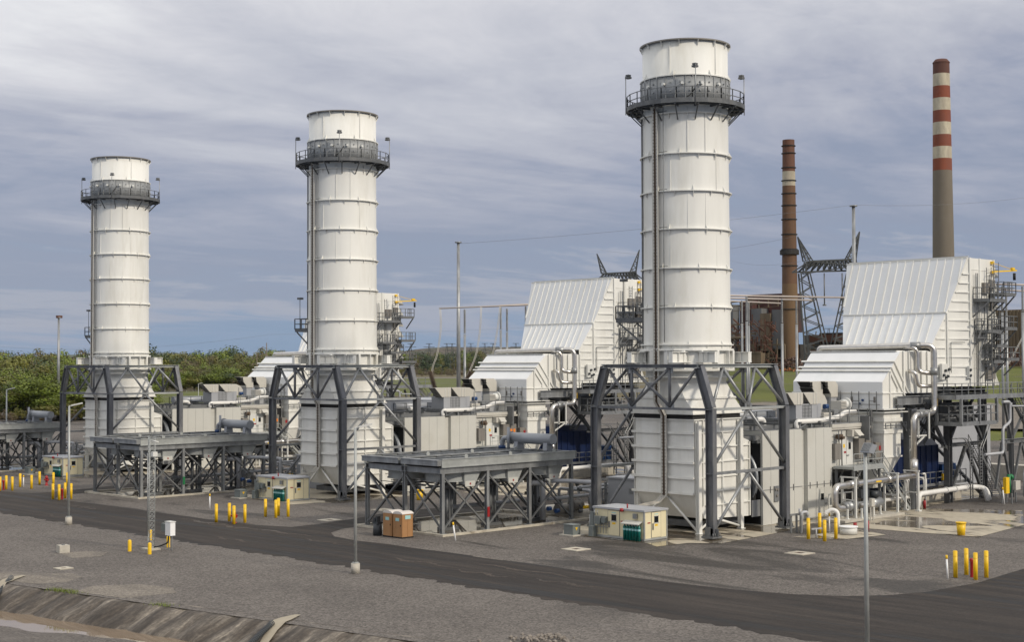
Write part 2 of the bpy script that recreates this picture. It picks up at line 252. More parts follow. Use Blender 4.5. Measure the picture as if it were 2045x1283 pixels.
# ------------------------------------------------------------------ mesh builder
ORIG = {}
class MB:
    def __init__(s): s.v = []; s.f = []; s.sm = []
    def add(s, vs, fs, smooth=False):
        o = len(s.v); s.v += [tuple(v) for v in vs]; s.f += [tuple(i + o for i in f) for f in fs]; s.sm += [smooth] * len(fs); return s
    def box(s, x0, x1, y0, y1, z0, z1):
        s.add([(x0, y0, z0), (x1, y0, z0), (x1, y1, z0), (x0, y1, z0), (x0, y0, z1), (x1, y0, z1), (x1, y1, z1), (x0, y1, z1)],
              [(0, 3, 2, 1), (4, 5, 6, 7), (0, 1, 5, 4), (1, 2, 6, 5), (2, 3, 7, 6), (3, 0, 4, 7)]); return s
    def bar(s, a, b, w, h=None, side=None):
        a = Vector(a); b = Vector(b); h = h or w; d = (b - a).normalized()
        sd = Vector(side) if side else Vector((0, 0, 1)).cross(d)
        if sd.length < 1e-3: sd = Vector((1, 0, 0))
        sd = (sd - d * sd.dot(d)).normalized(); u = d.cross(sd).normalized()
        vs = [p + sd * (i * w / 2) + u * (j * h / 2) for p in (a, b) for i, j in ((-1, -1), (1, -1), (1, 1), (-1, 1))]
        s.add(vs, [(0, 1, 2, 3), (7, 6, 5, 4), (0, 4, 5, 1), (1, 5, 6, 2), (2, 6, 7, 3), (3, 7, 4, 0)]); return s
    def ibeam(s, a, b, w, h, side, t=0.04):
        """I section: flanges w wide lie along `side`, web h deep"""
        a = Vector(a); b = Vector(b); d = (b - a).normalized(); sd = Vector(side); sd = (sd - d * sd.dot(d)).normalized(); u = d.cross(sd).normalized()
        for k in (-1, 1): s.bar(a + u * k * (h / 2 - t / 2), b + u * k * (h / 2 - t / 2), w, t, sd)
        s.bar(a, b, t * 0.8, h - 2 * t, sd); return s
    def cyl(s, a, b, r0, r1=None, n=16, caps=True, smooth=True):
        a = Vector(a); b = Vector(b); r1 = r0 if r1 is None else r1; d = (b - a).normalized()
        x = Vector((0, 0, 1)).cross(d)
        if x.length < 1e-3: x = Vector((1, 0, 0))
        x.normalize(); y = d.cross(x); o = []
        for p, r in ((a, r0), (b, r1)):
            for i in range(n): t = 2 * math.pi * i / n; o.append(p + (x * math.cos(t) + y * math.sin(t)) * r)
        k = len(s.v); s.v += [tuple(v) for v in o]
        for i in range(n): j = (i + 1) % n; s.f.append((k + i, k + j, k + n + j, k + n + i)); s.sm.append(smooth)
        if caps: s.f += [tuple(k + i for i in reversed(range(n))), tuple(k + n + i for i in range(n))]; s.sm += [False, False]
        return s
    def lathe(s, prof, cx, cy, n=64, a0=0.0, a1=2 * math.pi, smooth=True):
        """prof: (r,z) list; vertical axis at cx,cy"""
        full = abs(a1 - a0 - 2 * math.pi) < 1e-6; m = n if full else n + 1; k = len(s.v)
        for i in range(m):
            t = a0 + (a1 - a0) * i / n
            for r, z in prof: s.v.append((cx + r * math.cos(t), cy + r * math.sin(t), z))
        q = len(prof)
        for i in range(n):
            j = (i + 1) % m
            for p in range(q - 1): s.f.append((k + i * q + p, k + j * q + p, k + j * q + p + 1, k + i * q + p + 1)); s.sm.append(smooth)
        return s
    def ring(s, cx, cy, r0, r1, z0, z1, n=64): return s.lathe([(r0, z0), (r1, z0), (r1, z1), (r0, z1), (r0, z0)], cx, cy, n, smooth=False)
    def pipe(s, pts, r, bend=None, n=12, caps=True):
        pts = [Vector(p) for p in pts]; bend = bend or r * 2.2; path = [pts[0]]
        for i in range(1, len(pts) - 1):
            p = pts[i]; a = (pts[i - 1] - p); b = (pts[i + 1] - p); bl = min(bend, a.length * 0.49, b.length * 0.49); a.normalize(); b.normalize()
            for k in range(7): t = k / 6; path.append((p + a * bl) * (1 - t) ** 2 + p * 2 * t * (1 - t) + (p + b * bl) * t * t)
        path.append(pts[-1]); k0 = len(s.v); d0 = (path[1] - path[0]).normalized(); x = Vector((0, 0, 1)).cross(d0)
        if x.length < 1e-3: x = Vector((1, 0, 0))
        x.normalize()
        for i, p in enumerate(path):
            d = (path[min(i + 1, len(path) - 1)] - path[max(i - 1, 0)]).normalized(); x = (x - d * x.dot(d)).normalized(); y = d.cross(x)
            for j in range(n): t = 2 * math.pi * j / n; s.v.append(tuple(p + (x * math.cos(t) + y * math.sin(t)) * r))
        for i in range(len(path) - 1):
            for j in range(n): q = (j + 1) % n; s.f.append((k0 + i * n + j, k0 + i * n + q, k0 + (i + 1) * n + q, k0 + (i + 1) * n + j)); s.sm.append(True)
        if caps: s.f += [tuple(k0 + j for j in reversed(range(n))), tuple(k0 + (len(path) - 1) * n + j for j in range(n))]; s.sm += [False, False]
        return s
        return s
    def prism(s, poly, axis, a, b):
        """extrude a polygon; axis 'y': poly is (x,z), 'x': (y,z), 'z': (x,y)"""
        def P(p, t): return {'y': (p[0], t, p[1]), 'x': (t, p[0], p[1]), 'z': (p[0], p[1], t)}[axis]
        n = len(poly); s.add([P(p, a) for p in poly] + [P(p, b) for p in poly], [tuple(range(n)), tuple(n + i for i in reversed(range(n)))] + [(i, n + i, n + (i + 1) % n, (i + 1) % n) for i in range(n)]); return s
    def loft(s, A, B, caps=False):
        n = len(A); s.add(list(A) + list(B), [(i, (i + 1) % n, n + (i + 1) % n, n + i) for i in range(n)] + ([tuple(range(n)), tuple(range(n, 2 * n))] if caps else [])); return s
    def rail(s, pts, h=1.0, r=0.025, step=1.3, mid=2, toe=True):
        pts = [Vector(p) for p in pts]
        for a, b in zip(pts, pts[1:]):
            for k in range(mid): z = h * (1 - k * 0.48); s.bar(a + Vector((0, 0, z)), b + Vector((0, 0, z)), 2 * r)
            if toe: s.bar(a + Vector((0, 0, 0.06)), b + Vector((0, 0, 0.06)), 0.02, 0.12)
            n = max(1, round((b - a).length / step))
            for i in range(n + 1): p = a.lerp(b, i / n); s.bar(p, p + Vector((0, 0, h)), 2 * r)
        return s
    def stair(s, a, b, w, axis='x'):
        """open stair from a (bottom) to b (top); w = width perpendicular"""
        a = Vector(a); b = Vector(b); d = b - a; pr = Vector((0, 1, 0)) if axis == 'x' else Vector((1, 0, 0))
        for k in (-0.5, 0.5):
            s.bar(a + pr * w * k, b + pr * w * k, 0.05, 0.26)
            for z in (0.5, 1.0): s.bar(a + pr * w * k + Vector((0, 0, z)), b + pr * w * k + Vector((0, 0, z)), 0.045)
            n = max(2, int(d.length / 1.3))
            for i in range(n + 1): p = a + d * (i / n) + pr * w * k; s.bar(p, p + Vector((0, 0, 1.0)), 0.045)
        n = max(3, int(abs(d.z) / 0.2))
        for i in range(n): p = a + d * ((i + 0.5) / n); s.bar(p - pr * w / 2, p + pr * w / 2, 0.22, 0.035)
        return s
    def build(s, name, m, parent=None, origin=None):
        me = bpy.data.meshes.new(name)
        o0 = Vector(origin) if origin is not None else (ORIG[parent] if parent is not None else Vector((0, 0, 0)))
        me.from_pydata([((v[0] - o0.x) * K, (v[1] - o0.y) * K, (v[2] - o0.z) * K) for v in s.v], [], s.f)
        me.polygons.foreach_set('use_smooth', s.sm); me.update()
        me.materials.append(M[m] if isinstance(m, str) else m)
        ob = bpy.data.objects.new(name, me); C.objects.link(ob); ORIG[ob] = o0
        if parent is not None: ob.parent = parent
        else: ob.location = o0 * K
        return ob

def tag(o, label=None, cat=None, group=None, kind=None):
    if label: o['label'] = label
    if cat: o['category'] = cat
    if group: o['group'] = group
    if kind: o['kind'] = kind
    return o
def thing(name, label, cat, loc, group=None):
    o = bpy.data.objects.new(name, None); C.objects.link(o); o.location = Vector(loc) * K; o.empty_display_size = 0.3; ORIG[o] = Vector(loc); return tag(o, label, cat, group)
def copy_tree(o, parent=None):
    c = o.copy(); C.objects.link(c)
    if parent is not None: c.parent = parent
    for ch in list(o.children): copy_tree(ch, c)
    return c
def dup(o, off, label=None, rotz=None):
    kids = list(o.children); c = o.copy(); C.objects.link(c); c.location = o.location + Vector(off) * K
    for ch in kids: copy_tree(ch, c)
    if label: c['label'] = label
    if rotz is not None: c.rotation_euler.z = rotz
    return c
def structure(name, mb, m): return tag(mb.build(name, m), kind='structure')

S = 41.924                      # spacing of the three turbine units
UNIT = []                       # (object, [labels for the middle and the far copy])
def unit(o, l1, l2): UNIT.append((o, l1, l2)); return o
random.seed(4)
# ================================================================== GROUND
def sheet(name, poly, z, m, kind='structure'):
    b = MB(); b.add([(x, y, z) for x, y in poly], [tuple(range(len(poly)))]); return tag(b.build(name, m), kind=kind)
def xtop(y): return -46.35 - 0.168 * y
sheet('terrain', [(xtop(-400), -400), (5200, -400), (5200, 5200), (xtop(5200), 5200)], -0.03, 'field')
# yard with an irregular border towards the field
sheet('gravel_yard', [(xtop(-150), -150), (230, -150), (300, 100), (330, 240), (200, 270), (150, 278), (120, 285), (60, 300), (20, 310), (xtop(360), 360)], 0.0, 'gravel')
def far0(D, u): q = (u - 1022.5) / 2881 * D; return (-85.92 + .70435 * D + .70992 * q, -68.08 + .70986 * D - .70428 * q)
sheet('grass_field', [far0(448, 230), far0(440, 330), far0(425, 420), far0(432, 520), far0(470, 660), far0(640, 700), far0(600, 500), far0(585, 330), far0(520, 240)], 0.012, 'grass')
sheet('grass_meadow', [far0(560, 760), far0(560, 1120), far0(1180, 1120), far0(1180, 740)], 0.016, 'grass')
sheet('far_road', [far0(1190, 700), far0(1190, 1130), far0(1290, 1130), far0(1270, 700)], 0.03, 'pale_gravel')
# rising grassy ground that carries the old power station
gs_ = MB(); prof_ = ((225, 0.0), (262, 2.6), (300, 5.4), (335, 8.2), (362, 10.4), (378, 11.0), (440, 11.3), (700, 11.8), (1000, 9.0))
us_ = list(range(1385, 2400, 35))
for i, u_ in enumerate(us_):
    k_ = min(1, (u_ - 1385) / 60)
    for D_, z_ in prof_: x_, y_ = far0(D_, u_); gs_.v.append((x_, y_, .02 + (z_ + .25 * math.sin(u_ * .02 + D_ * .05)) * k_ if z_ else -.2))
    if i:
        q = len(prof_)
        for j in range(q - 1): a_ = (i - 1) * q + j; gs_.f.append((a_, a_ + q, a_ + q + 1, a_ + 1)); gs_.sm.append(True)
structure('grass_slope', gs_, 'grass')
gp_ = MB()
for i, u_ in enumerate(us_):
    for D_, z_ in ((239, 1.05), (262, 2.62), (285, 4.3)): x_, y_ = far0(D_, u_); gp_.v.append((x_, y_, .09 + (z_ + .25 * math.sin(u_ * .02 + D_ * .05)) * min(1, (u_ - 1385) / 60)))
    if i:
        for j in range(2): a_ = (i - 1) * 3 + j; gp_.f.append((a_, a_ + 3, a_ + 4, a_ + 1)); gp_.sm.append(True)
structure('gravel_track', gp_, 'pale_gravel')
# low grassy rise beyond the far unit
bk = MB(); n = 24
for i in range(n + 1):
    t = i / n; h = 1.6 * math.sin(math.pi * t) ** .6; u_ = 290 + 260 * t
    for D_, k_ in ((470, 0.0), (495, .55), (525, 1.0), (570, .9), (640, 0.2)): x_, y_ = far0(D_ + 8 * math.sin(t * 5), u_); bk.v.append((x_, y_, h * k_ + .02))
    if i:
        for k in range(4): a = (i - 1) * 5 + k; bk.f.append((a, a + 5, a + 6, a + 1)); bk.sm.append(True)
structure('grass_bank', bk, 'grass')

# main road, then bend and junction at the right of the photograph
def wob(x, y, a=0.25): return x + a * math.sin(y * 0.9) * 0.5 + a * 0.5 * math.sin(y * 2.3 + 1) + a * .45 * math.sin(y * 5.1) + a * .3 * math.sin(y * 11.3 + 2)
low = [(wob(-30.6, y, .32), y) for y in np.arange(110, -34, -.4)] + [(-32.2, -34), (-33.5, -38), (-35, -46), (-36, -120)]
upr = [(-10, -120), (12, -60), (40, -52), (200, -52), (200, -31), (40, -28.6), (10, -28.0), (-2.4, -27.8), (-9.7, -28.5), (-14.6, -28.1), (-17.0, -27.2), (-18.9, -25.7), (-20.3, -23.4), (-21.2, -20.2), (-21.6, -16)]
for y in range(-12, 14, 3): upr.append((wob(-21.7, y, 0.12), y))
for k in range(2):              # side roads between the units
    o = S * k
    upr += [(-21.4, 15.2 + o), (-20.2, 17.2 + o), (-18.0, 18.6 + o), (-14.5, 19.35 + o), (-5, 19.5 + o), (60, 19.5 + o), (60, 25.4 + o), (-8, 25.2 + o), (-13.5, 23.4 + o), (-17.5, 22.5 + o), (-20.0, 22.4 + o), (-20.9, 25 + o)]
    for y in np.arange(29, 56, 3): upr.append((wob(-21.3 - 0.3 * k, y + o, 0.12), y + o))
upr = upr[:-1] + [(-21.6, 108)]
sheet('road', low + upr, 0.006, 'asphalt')
# dusty worn tracks and repair strips on the asphalt
random.seed(11)
for i in range(12):
    y = random.uniform(-28, 70); x = random.choice([-29.2, -28.0, -26.5, -24.0, -23.0]) + random.uniform(-0.6, 0.6); l = random.uniform(3, 10); n_ = 26
    wv = [0.05 + 0.55 * math.sin(math.pi * t / n_) * random.uniform(.25, 1.0) for t in range(n_ + 1)]; off = [0.25 * math.sin(t * .5 + i) + random.uniform(-.08, .08) for t in range(n_ + 1)]
    sheet('road_dust_patch', [(x + off[t] + wv[t] * .5, y + l * t / n_) for t in range(n_ + 1)] + [(x + off[t] - wv[t] * .5, y + l * t / n_) for t in range(n_, -1, -1)], 0.012, 'faded_asphalt')
sheet('road_edge_line', [(-21.9, -2.6), (-21.7, -2.6), (-21.68, 0.2), (-21.88, 0.2)], 0.012, 'pale_gravel')
# pale limestone patches beside the ditch
for poly in ([(-46.2, 1.6), (-43.2, 1.0), (-42.4, 2.8), (-43.0, 5.2), (-45.2, 6.6), (-46.9, 5.4)], [(-47.0, 9.5), (-45.5, 9.0), (-43.9, 10.2), (-43.6, 12.1), (-44.9, 13.2), (-45.6, 15.1), (-47.2, 15.9), (-48.3, 14.5)],
             [(-40.3, 18.2), (-38.6, 17.6), (-37.2, 19.2), (-38.0, 20.8), (-39.7, 21.0)]):
    sheet('limestone_patch', poly, 0.008, 'pale_gravel')

# ---- lined ditch along the bottom of the picture
dt = MB(); rows = [(0.9, 0.004), (0.0, -0.02), (-0.35, -0.14), (-1.0, -0.45), (-1.6, -0.72), (-2.05, -0.94), (-2.35, -1.12)]
ys = np.arange(40, -70, -0.22); ys = [float(v) for v in ys]
for i, y in enumerate(ys):
    for j, (dx, dz) in enumerate(rows):
        amp = 0.0 if j < 2 or j == 6 else 0.15
        skew = 0.0
        u_ = (y + skew) / 1.9; fr = u_ - math.floor(u_)
        bulge = (abs(math.sin(math.pi * fr)) ** 0.6) - 0.5
        dt.v.append((xtop(y) + dx + 0.10 * math.sin(y * 1.7 + j) * (0 < j < 6), y, dz + amp * bulge + (0.05 * math.sin(y * 0.8) if 1 < j < 6 else 0)))
    if i:
        q = len(rows)
        for j in range(q - 1): a = (i - 1) * q + j; dt.f.append((a, a + 1, a + 1 + q, a + q)); dt.sm.append(True)
structure('ditch_slope', dt, 'erosion_mat')
wt = MB()
for i, y in enumerate(ys[::6]): wt.v += [(xtop(y) - 1.9, y, -1.0), (xtop(y) - 7.5, y, -1.0)]
for i in range(len(ys[::6]) - 1): wt.f.append((2 * i, 2 * i + 1, 2 * i + 3, 2 * i + 2)); wt.sm.append(False)
structure('ditch_water', wt, 'ditch_water')
fb = MB()
for i, y in enumerate(ys[::3]):
    w = 4.75 + 0.35 * math.sin(y * 0.6) + 0.2 * math.sin(y * 1.7) + max(0, min(1, (-y) / 10)) * -1.6
    fb.v += [(xtop(y) - w + 0.5, y, -1.12), (xtop(y) - w, y, -0.98), (xtop(y) - w - 1.3, y, -0.9 + 0.03 * math.sin(y * 3)), (xtop(y) - w - 9, y, 0.1), (xtop(y) - 90, y, 0.6)]
    if i:
        for j in range(4): a = (i - 1) * 5 + j; fb.f.append((a, a + 1, a + 6, a + 5)); fb.sm.append(True)
structure('ditch_far_bank', fb, 'gravel')
def zslope(x, y):
    d_ = x - xtop(y); R_ = sorted(rows)
    if d_ >= 0: return 0.02
    for (d0, z0), (d1, z1) in zip(R_, R_[1:]):
        if d0 <= d_ <= d1: return z0 + (z1 - z0) * (d_ - d0) / (d1 - d0) + .06
    return -1.05
# pale fabric aprons with drain pipes
for lab, ap, A, B in (('black corrugated drain pipe on the apron at the left picture edge above the ditch', ((-46.2, 12.9, 0.02), (-47.3, 12.2, -0.05), (-48.3, 11.2, -.3), (-49.6, 9.6, -.7)), (-47.4, 12.0, -.06), (-49.8, 9.2, -.62)),
                      ('black corrugated drain pipe lying on the pale apron in the ditch, bottom edge', ((-42.9, -9.6, 0.03), (-44.0, -10.1, 0.02), (-45.3, -10.8, -.25), (-46.6, -11.6, -.75)), (-45.0, -10.4, -.08), (-47.3, -11.35, -.62))):
    a = MB(); w = (0.12, 0.38, 0.42, 0.30, 0.18); ap = [ap[0], ap[1], tuple((ap[1][i] + ap[2][i]) / 2 for i in range(3)), ap[2], ap[3]]
    for t_, p in enumerate(ap):
        for sg in (-1, 1):
            x_, y_ = p[0] + sg * .10 * -1, p[1] + sg * w[t_]; a.v.append((x_, y_, zslope(x_, y_) + .05))
        if t_: k = 2 * t_; a.f.append((k - 2, k - 1, k + 1, k)); a.sm.append(True)
    tag(a.build('drain_apron', 'geotextile'), 'pale tan fabric apron under the drain pipe at the ' + ('left picture edge' if 'left' in lab else 'bottom picture edge'), 'fabric apron', 'drain aprons')
    p = thing('drain_pipe', lab, 'drain pipe', A, 'drain pipes'); b = MB(); A = Vector((A[0], A[1], zslope(A[0], A[1]) + .13)); B = Vector((B[0], B[1], zslope(B[0], B[1]) + .2)); n = 22
    for i in range(n): q0 = A.lerp(B, i / n); q1 = A.lerp(B, (i + 0.55) / n); q2 = A.lerp(B, (i + 1) / n); b.cyl(q0, q1, 0.15, n=16, caps=(i == n - 1)); b.cyl(q1, q2, 0.13, n=16, caps=False)
    b.build('corrugated_wall', 'plastic_grey', p)
# stone pile at the bottom edge
random.seed(5); b = MB()
for i in range(90):
    x = -39.3 + random.gauss(0, 0.7); y = -22.9 + random.gauss(0, 0.8); r = random.uniform(0.05, 0.13); z = max(0, 0.22 - 0.12 * math.hypot(x + 39.3, y + 22.9)) + r * 0.3
    vs = [(x + r * math.cos(a) * random.uniform(.7, 1.2), y + r * math.sin(a) * random.uniform(.7, 1.2), z + h * r) for h in (-0.5, 0.4) for a in np.linspace(0, 5.2, 5)] + [(x, y, z + r)]
    b.add(vs, [(j, (j + 1) % 5, 5 + (j + 1) % 5, 5 + j) for j in range(5)] + [(5 + j, 5 + (j + 1) % 5, 10) for j in range(5)])
tag(b.build('rubble_stones', 'rock'), kind='stuff')

# ---- distant hills: ridge lines as real relief
def ridge(name, d0, hfun, m, s0=-1.0, s1=1.0):
    b = MB(); n = 90; f2 = Vector((0.704, 0.710, 0)); r2 = Vector((0.710, -0.704, 0)); c0 = Vector((-85.9, -68.1, 0))
    for i in range(n + 1):
        s = s0 + (s1 - s0) * i / n; h = hfun(s)
        for dd, hh in ((0, 0), (0.08, 0.6), (0.16, 1.0), (0.5, 0.8)): p = c0 + (f2 + r2 * s * 0.5) * d0 * (1 + dd); b.v.append((p.x, p.y, h * hh))
        if i:
            for j in range(3): a = (i - 1) * 4 + j; b.f.append((a, a + 4, a + 5, a + 1)); b.sm.append(True)
    structure(name, b, m)
mat('hill_woods', (0.085, 0.062, 0.045), 0.95, var=0.5, scale=0.02, col2=(0.05, 0.055, 0.03), fac=(0.45, 0.6))
mat('hill_far', (0.06, 0.075, 0.06), 0.95, var=0.3, scale=0.01)
ridge('hills_far', 4200, lambda s: 12.5 + 4900 * (0.0045 + 0.0012 * math.sin(s * 9) + 0.0008 * math.sin(s * 23 + 1)) + 8, 'hill_far')
ridge('hills', 2300, lambda s: 13 + 2600 * (0.0035 + 0.0065 * math.exp(-((s + 0.04) / 0.17) ** 2) + 0.0016 * math.sin(s * 11 + 2) + 0.0007 * math.sin(s * 41)), 'hill_woods')

# ---- concrete slabs, one per unit where the photograph shows them
for k in range(3):
    o = S * k
    sheet('unit_slab', [(-9.9, -5.3 + o), (-8.9, -3.6 + o), (-9.1, 4.2 + o), (-5.6, 7.3 + o), (30, 7.3 + o), (45, 6 + o), (45, -4.2 + o), (33, -4.0 + o), (27, -4.8 + o), (22.5, -7.2 + o), (8.6, -4.9 + o), (2.9, -6.6 + o), (-5.5, -7.4 + o), (-6.9, -5.6 + o)], 0.02, 'concrete')
    b = MB(); b.box(-8.9, -7.7, 0.2 + o, 2.3 + o, 0, 0.05); tag(b.build('concrete_pad', 'concrete'), 'small concrete pad in the gravel at the left end of the %s cream shelter' % ('near', 'middle', 'far')[k], 'concrete pad', 'pads at the shelters')
sheet('concrete_apron', [(9.0, -7.4), (9.9, -18.4), (19.6, -17.2), (29.5, -12.2), (25, -4.9), (22, -6.5)], 0.026, 'concrete')
sheet('concrete_apron', [(9.0, -7.4 + S), (9.9, -16.4 + S), (19.6, -15.9 + S), (29.5, -12.2 + S), (25, -4.9 + S), (22, -6.5 + S)], 0.026, 'concrete')

# weeds at the ditch edge
random.seed(15); b = MB()
for i in range(420):
    y = random.choice((6.6, 6.1, 5.2, -2.0)) + random.gauss(0, .35); x = xtop(y) + random.gauss(.05, .22); h = random.uniform(.05, .2); a = random.uniform(0, 6.28)
    b.add([(x, y, 0.0), (x + .03 * math.cos(a), y + .03 * math.sin(a), 0.0), (x + .08 * math.cos(a + 1), y + .08 * math.sin(a + 1), h)], [(0, 1, 2)])
tag(b.build('weeds', 'leaf_fresh'), kind='stuff')
# ================================================================== UNIT 1 OF 3: EXHAUST STACK
cx, cy = 0.30, 0.05
st = unit(thing('exhaust_stack', 'tallest and nearest white exhaust stack, right of centre, inside the grey steel frame', 'exhaust stack', (cx, cy, 8.4), 'white exhaust stacks'),
          'middle white exhaust stack, between the nearest one and the small far one', 'smallest and farthest white exhaust stack, at the left in front of the woods')
b = MB(); b.lathe([(3.30, 13.3), (3.22, 31.0), (3.22, 36.4), (3.08, 36.4), (3.08, 30)], cx, cy, 72)
for i, (za, zb) in enumerate(((13.85, 16.5), (16.6, 19.4), (19.5, 22.3), (22.4, 25.1), (25.2, 27.9), (28.0, 30.9), (33.9, 36.3))):      # vertical plate joints
    for a in (206 + 23 * (i % 2) - 8, 262 - 17 * (i % 2)): a = R(a); b.bar((cx + 3.27 * math.cos(a), cy + 3.27 * math.sin(a), za), (cx + 3.235 * math.cos(a), cy + 3.235 * math.sin(a), zb), 0.05, 0.05)
b.build('shell', 'white_paint', st)
b = MB()
for z in (16.57, 19.46, 22.35, 25.18, 27.96, 30.96): b.ring(cx, cy, 3.2, 3.47, z - 0.035, z + 0.035)
b.ring(cx, cy, 3.2, 3.42, 33.72, 33.80); b.ring(cx, cy, 3.2, 3.50, 13.77, 13.85)
def gusset(b, a, z, s, hgt=0.42, r=3.25, o=0.22):
    a = R(a); dr = Vector((math.cos(a), math.sin(a), 0)); tg = Vector((-math.sin(a), math.cos(a), 0)) * 0.02; c0 = Vector((cx, cy, z))
    p = [c0 + dr * r, c0 + dr * (r + o), c0 + dr * r + Vector((0, 0, s * hgt))]; b.add([q + tg for q in p] + [q - tg for q in p], [(0, 1, 2), (5, 4, 3), (0, 3, 4, 1), (1, 4, 5, 2), (2, 5, 3, 0)])
for i, z in enumerate((13.8, 16.57, 19.46, 22.35, 25.18, 27.96, 30.96, 33.76, 36.35)):
    for j, a in enumerate(range(0, 360, 24)):
        s_ = -1 if i == 8 else (1 if (i + j) % 2 else -1); gusset(b, a + 5 + 7 * (i % 3), z, s_, 0.42)
        if s_ == 1 and i != 8: gusset(b, a + 5 + 7 * (i % 3), z, -1, 0.5)
b.build('stiffener_ring', 'white_paint', st)
b = MB(); b.ring(cx, cy, 3.05, 3.44, 36.36, 36.46); b.build('rim', 'cabinet_brown', st)
b = MB(); b.lathe([(3.22, 32.0), (3.34, 32.05), (3.34, 33.70), (3.22, 33.72)], cx, cy, 72)
for i in range(28):
    a = R(i * 360 / 28); dr = Vector((math.cos(a), math.sin(a), 0)); c0 = Vector((cx, cy, 0)); b.bar(c0 + dr * 3.36 + Vector((0, 0, 32.05)), c0 + dr * 3.36 + Vector((0, 0, 33.7)), 0.05)
    for z in (32.6, 33.25): q = c0 + Vector((math.cos(a + .11), math.sin(a + .11), 0)) * 3.33 + Vector((0, 0, z)); b.cyl(q, q + Vector((math.cos(a + .11), math.sin(a + .11), 0)) * 0.1, 0.06, n=8)
b.build('silencer_band', 'band_grey', st)
for i in range(5): a = R(215 + (i - 2) * 24); q = Vector((cx + 3.34 * math.cos(a), cy + 3.34 * math.sin(a), 33.1)); dr = Vector((math.cos(a), math.sin(a), 0)); MB().cyl(q, q + dr * 0.28, 0.11, n=12).build('sample_port', 'white_steel', st)
b = MB(); b.ring(cx, cy, 3.30, 4.45, 31.60, 31.68, 24); b.ring(cx, cy, 4.42, 4.5, 31.52, 31.86, 24)
NP = 24
for i in range(16):
    a = R(i * 22.5 + 6); dr = Vector((math.cos(a), math.sin(a), 0)); c0 = Vector((cx, cy, 0))
    b.bar(c0 + dr * 3.2 + Vector((0, 0, 31.5)), c0 + dr * 4.4 + Vector((0, 0, 31.5)), 0.12, 0.16); b.bar(c0 + dr * 4.3 + Vector((0, 0, 31.5)), c0 + dr * 3.27 + Vector((0, 0, 30.45)), 0.08)
for r in (3.7, 4.05): b.ring(cx, cy, r, r + 0.08, 31.48, 31.58, 24)
pf = b.build('upper_platform', 'steel_dark', st)
b = MB(); P24 = [Vector((cx + 4.43 * math.cos(R(i * 15)), cy + 4.43 * math.sin(R(i * 15)), 31.68)) for i in range(25)]; b.rail(P24, 1.0, 0.026, 1.2, 2, False)
b.build('guard_rail', 'steel_grey', pf)
for a in (228, 136, 318, 45):
    a = R(a); dr = Vector((math.cos(a), math.sin(a), 0)); p = Vector((cx, cy, 31.3)) + dr * 4.52
    b = MB(); b.cyl(p, p + Vector((0, 0, 3.0)), 0.035, n=8); lp = b.build('light_pole', 'galv', st)
    b = MB(); h = p + Vector((0, 0, 3.0)) - dr * 0.2; b.box(h.x - 0.18, h.x + 0.18, h.y - 0.18, h.y + 0.18, h.z - 0.22, h.z - 0.08); b.box(h.x - 0.15, h.x + 0.15, h.y - 0.15, h.y + 0.15, h.z - 0.04, h.z + 0.08); b.build('lamp_head', 'steel_dark', lp)
# black sagging cable in front of the band
b = MB(); cp = []
for i in range(9): t = i / 8; a = R(214 + 20 * t); cp.append((cx + 3.42 * math.cos(a), cy + 3.42 * math.sin(a), 31.95 + 1.1 * t * t))
b.pipe(cp, 0.035, 0.05, 6); b.build('cable', 'black', st)
# ladder / cable tray down the front
b = MB()
for y in (-0.06, 0.32): b.bar((-3.25, y, 31.5), (-3.25, y, 9.6), 0.05, 0.16); b.bar((-3.25, y, 9.6), (-2.85, y - 0.34, 8.6), 0.05, 0.16); b.bar((-2.85, y - 0.34, 8.6), (-2.85, y - 0.34, 2.7), 0.05, 0.16); b.bar((-2.85, y - 0.34, 2.7), (-3.1, y + 0.1, 2.2), 0.05, 0.14); b.bar((-3.1, y + 0.1, 2.2), (-4.6, y + 0.5, 2.0), 0.05, 0.14)
ld = b.build('cable_ladder', 'vent_beige', st)
b = MB()
for i in range(88): z = 9.7 + i * 0.248; b.bar((-3.25, -0.06, z), (-3.25, 0.32, z), 0.05)
for i in range(23): z = 2.8 + i * 0.25; b.bar((-2.85, -0.40, z), (-2.85, -0.02, z), 0.05)
for dy in (0.04, 0.13, 0.21): b.bar((-3.20, dy, 31.4), (-3.20, dy, 9.6), 0.05); b.bar((-2.80, dy - 0.34, 8.6), (-2.80, dy - 0.34, 2.7), 0.05); b.bar((-3.20, dy, 9.6), (-2.80, dy - 0.34, 8.6), 0.05)
b.build('cable', 'rusty_brown', ld)
b = MB(); b.cyl((-3.10, -0.55, 14), (-3.10, -0.55, 31.4), 0.03, n=6)
for z in (16.6, 19.5, 22.4, 25.2, 28, 31): b.bar((-3.0, -0.05, z + .1), (-3.1, -0.9, z + .1), 0.04)
b.cyl((cx - 2.5, cy + 2.2, 12), (cx - 2.5, cy + 2.2, 31.4), 0.07, n=8); b.build('conduit', 'steel_grey', st)
# lower test platform on the far side
b = MB(); b.box(-0.9, 1.5, 3.3, 6.1, 15.62, 15.85)
for x in (-0.8, 1.4): b.bar((x, 5.9, 15.6), (x, 3.4, 13.9), 0.10)
b.rail([(-0.9, 3.4, 15.85), (-0.9, 6.1, 15.85), (1.5, 6.1, 15.85), (1.5, 3.4, 15.85)], 1.05, 0.035, 0.9); b.cyl((-0.8, 5.4, 15.85), (-0.8, 5.4, 18.9), 0.035, n=6); b.box(-1.0, -0.6, 5.1, 5.6, 18.8, 19.0); b.build('lower_platform', 'steel_dark', st)
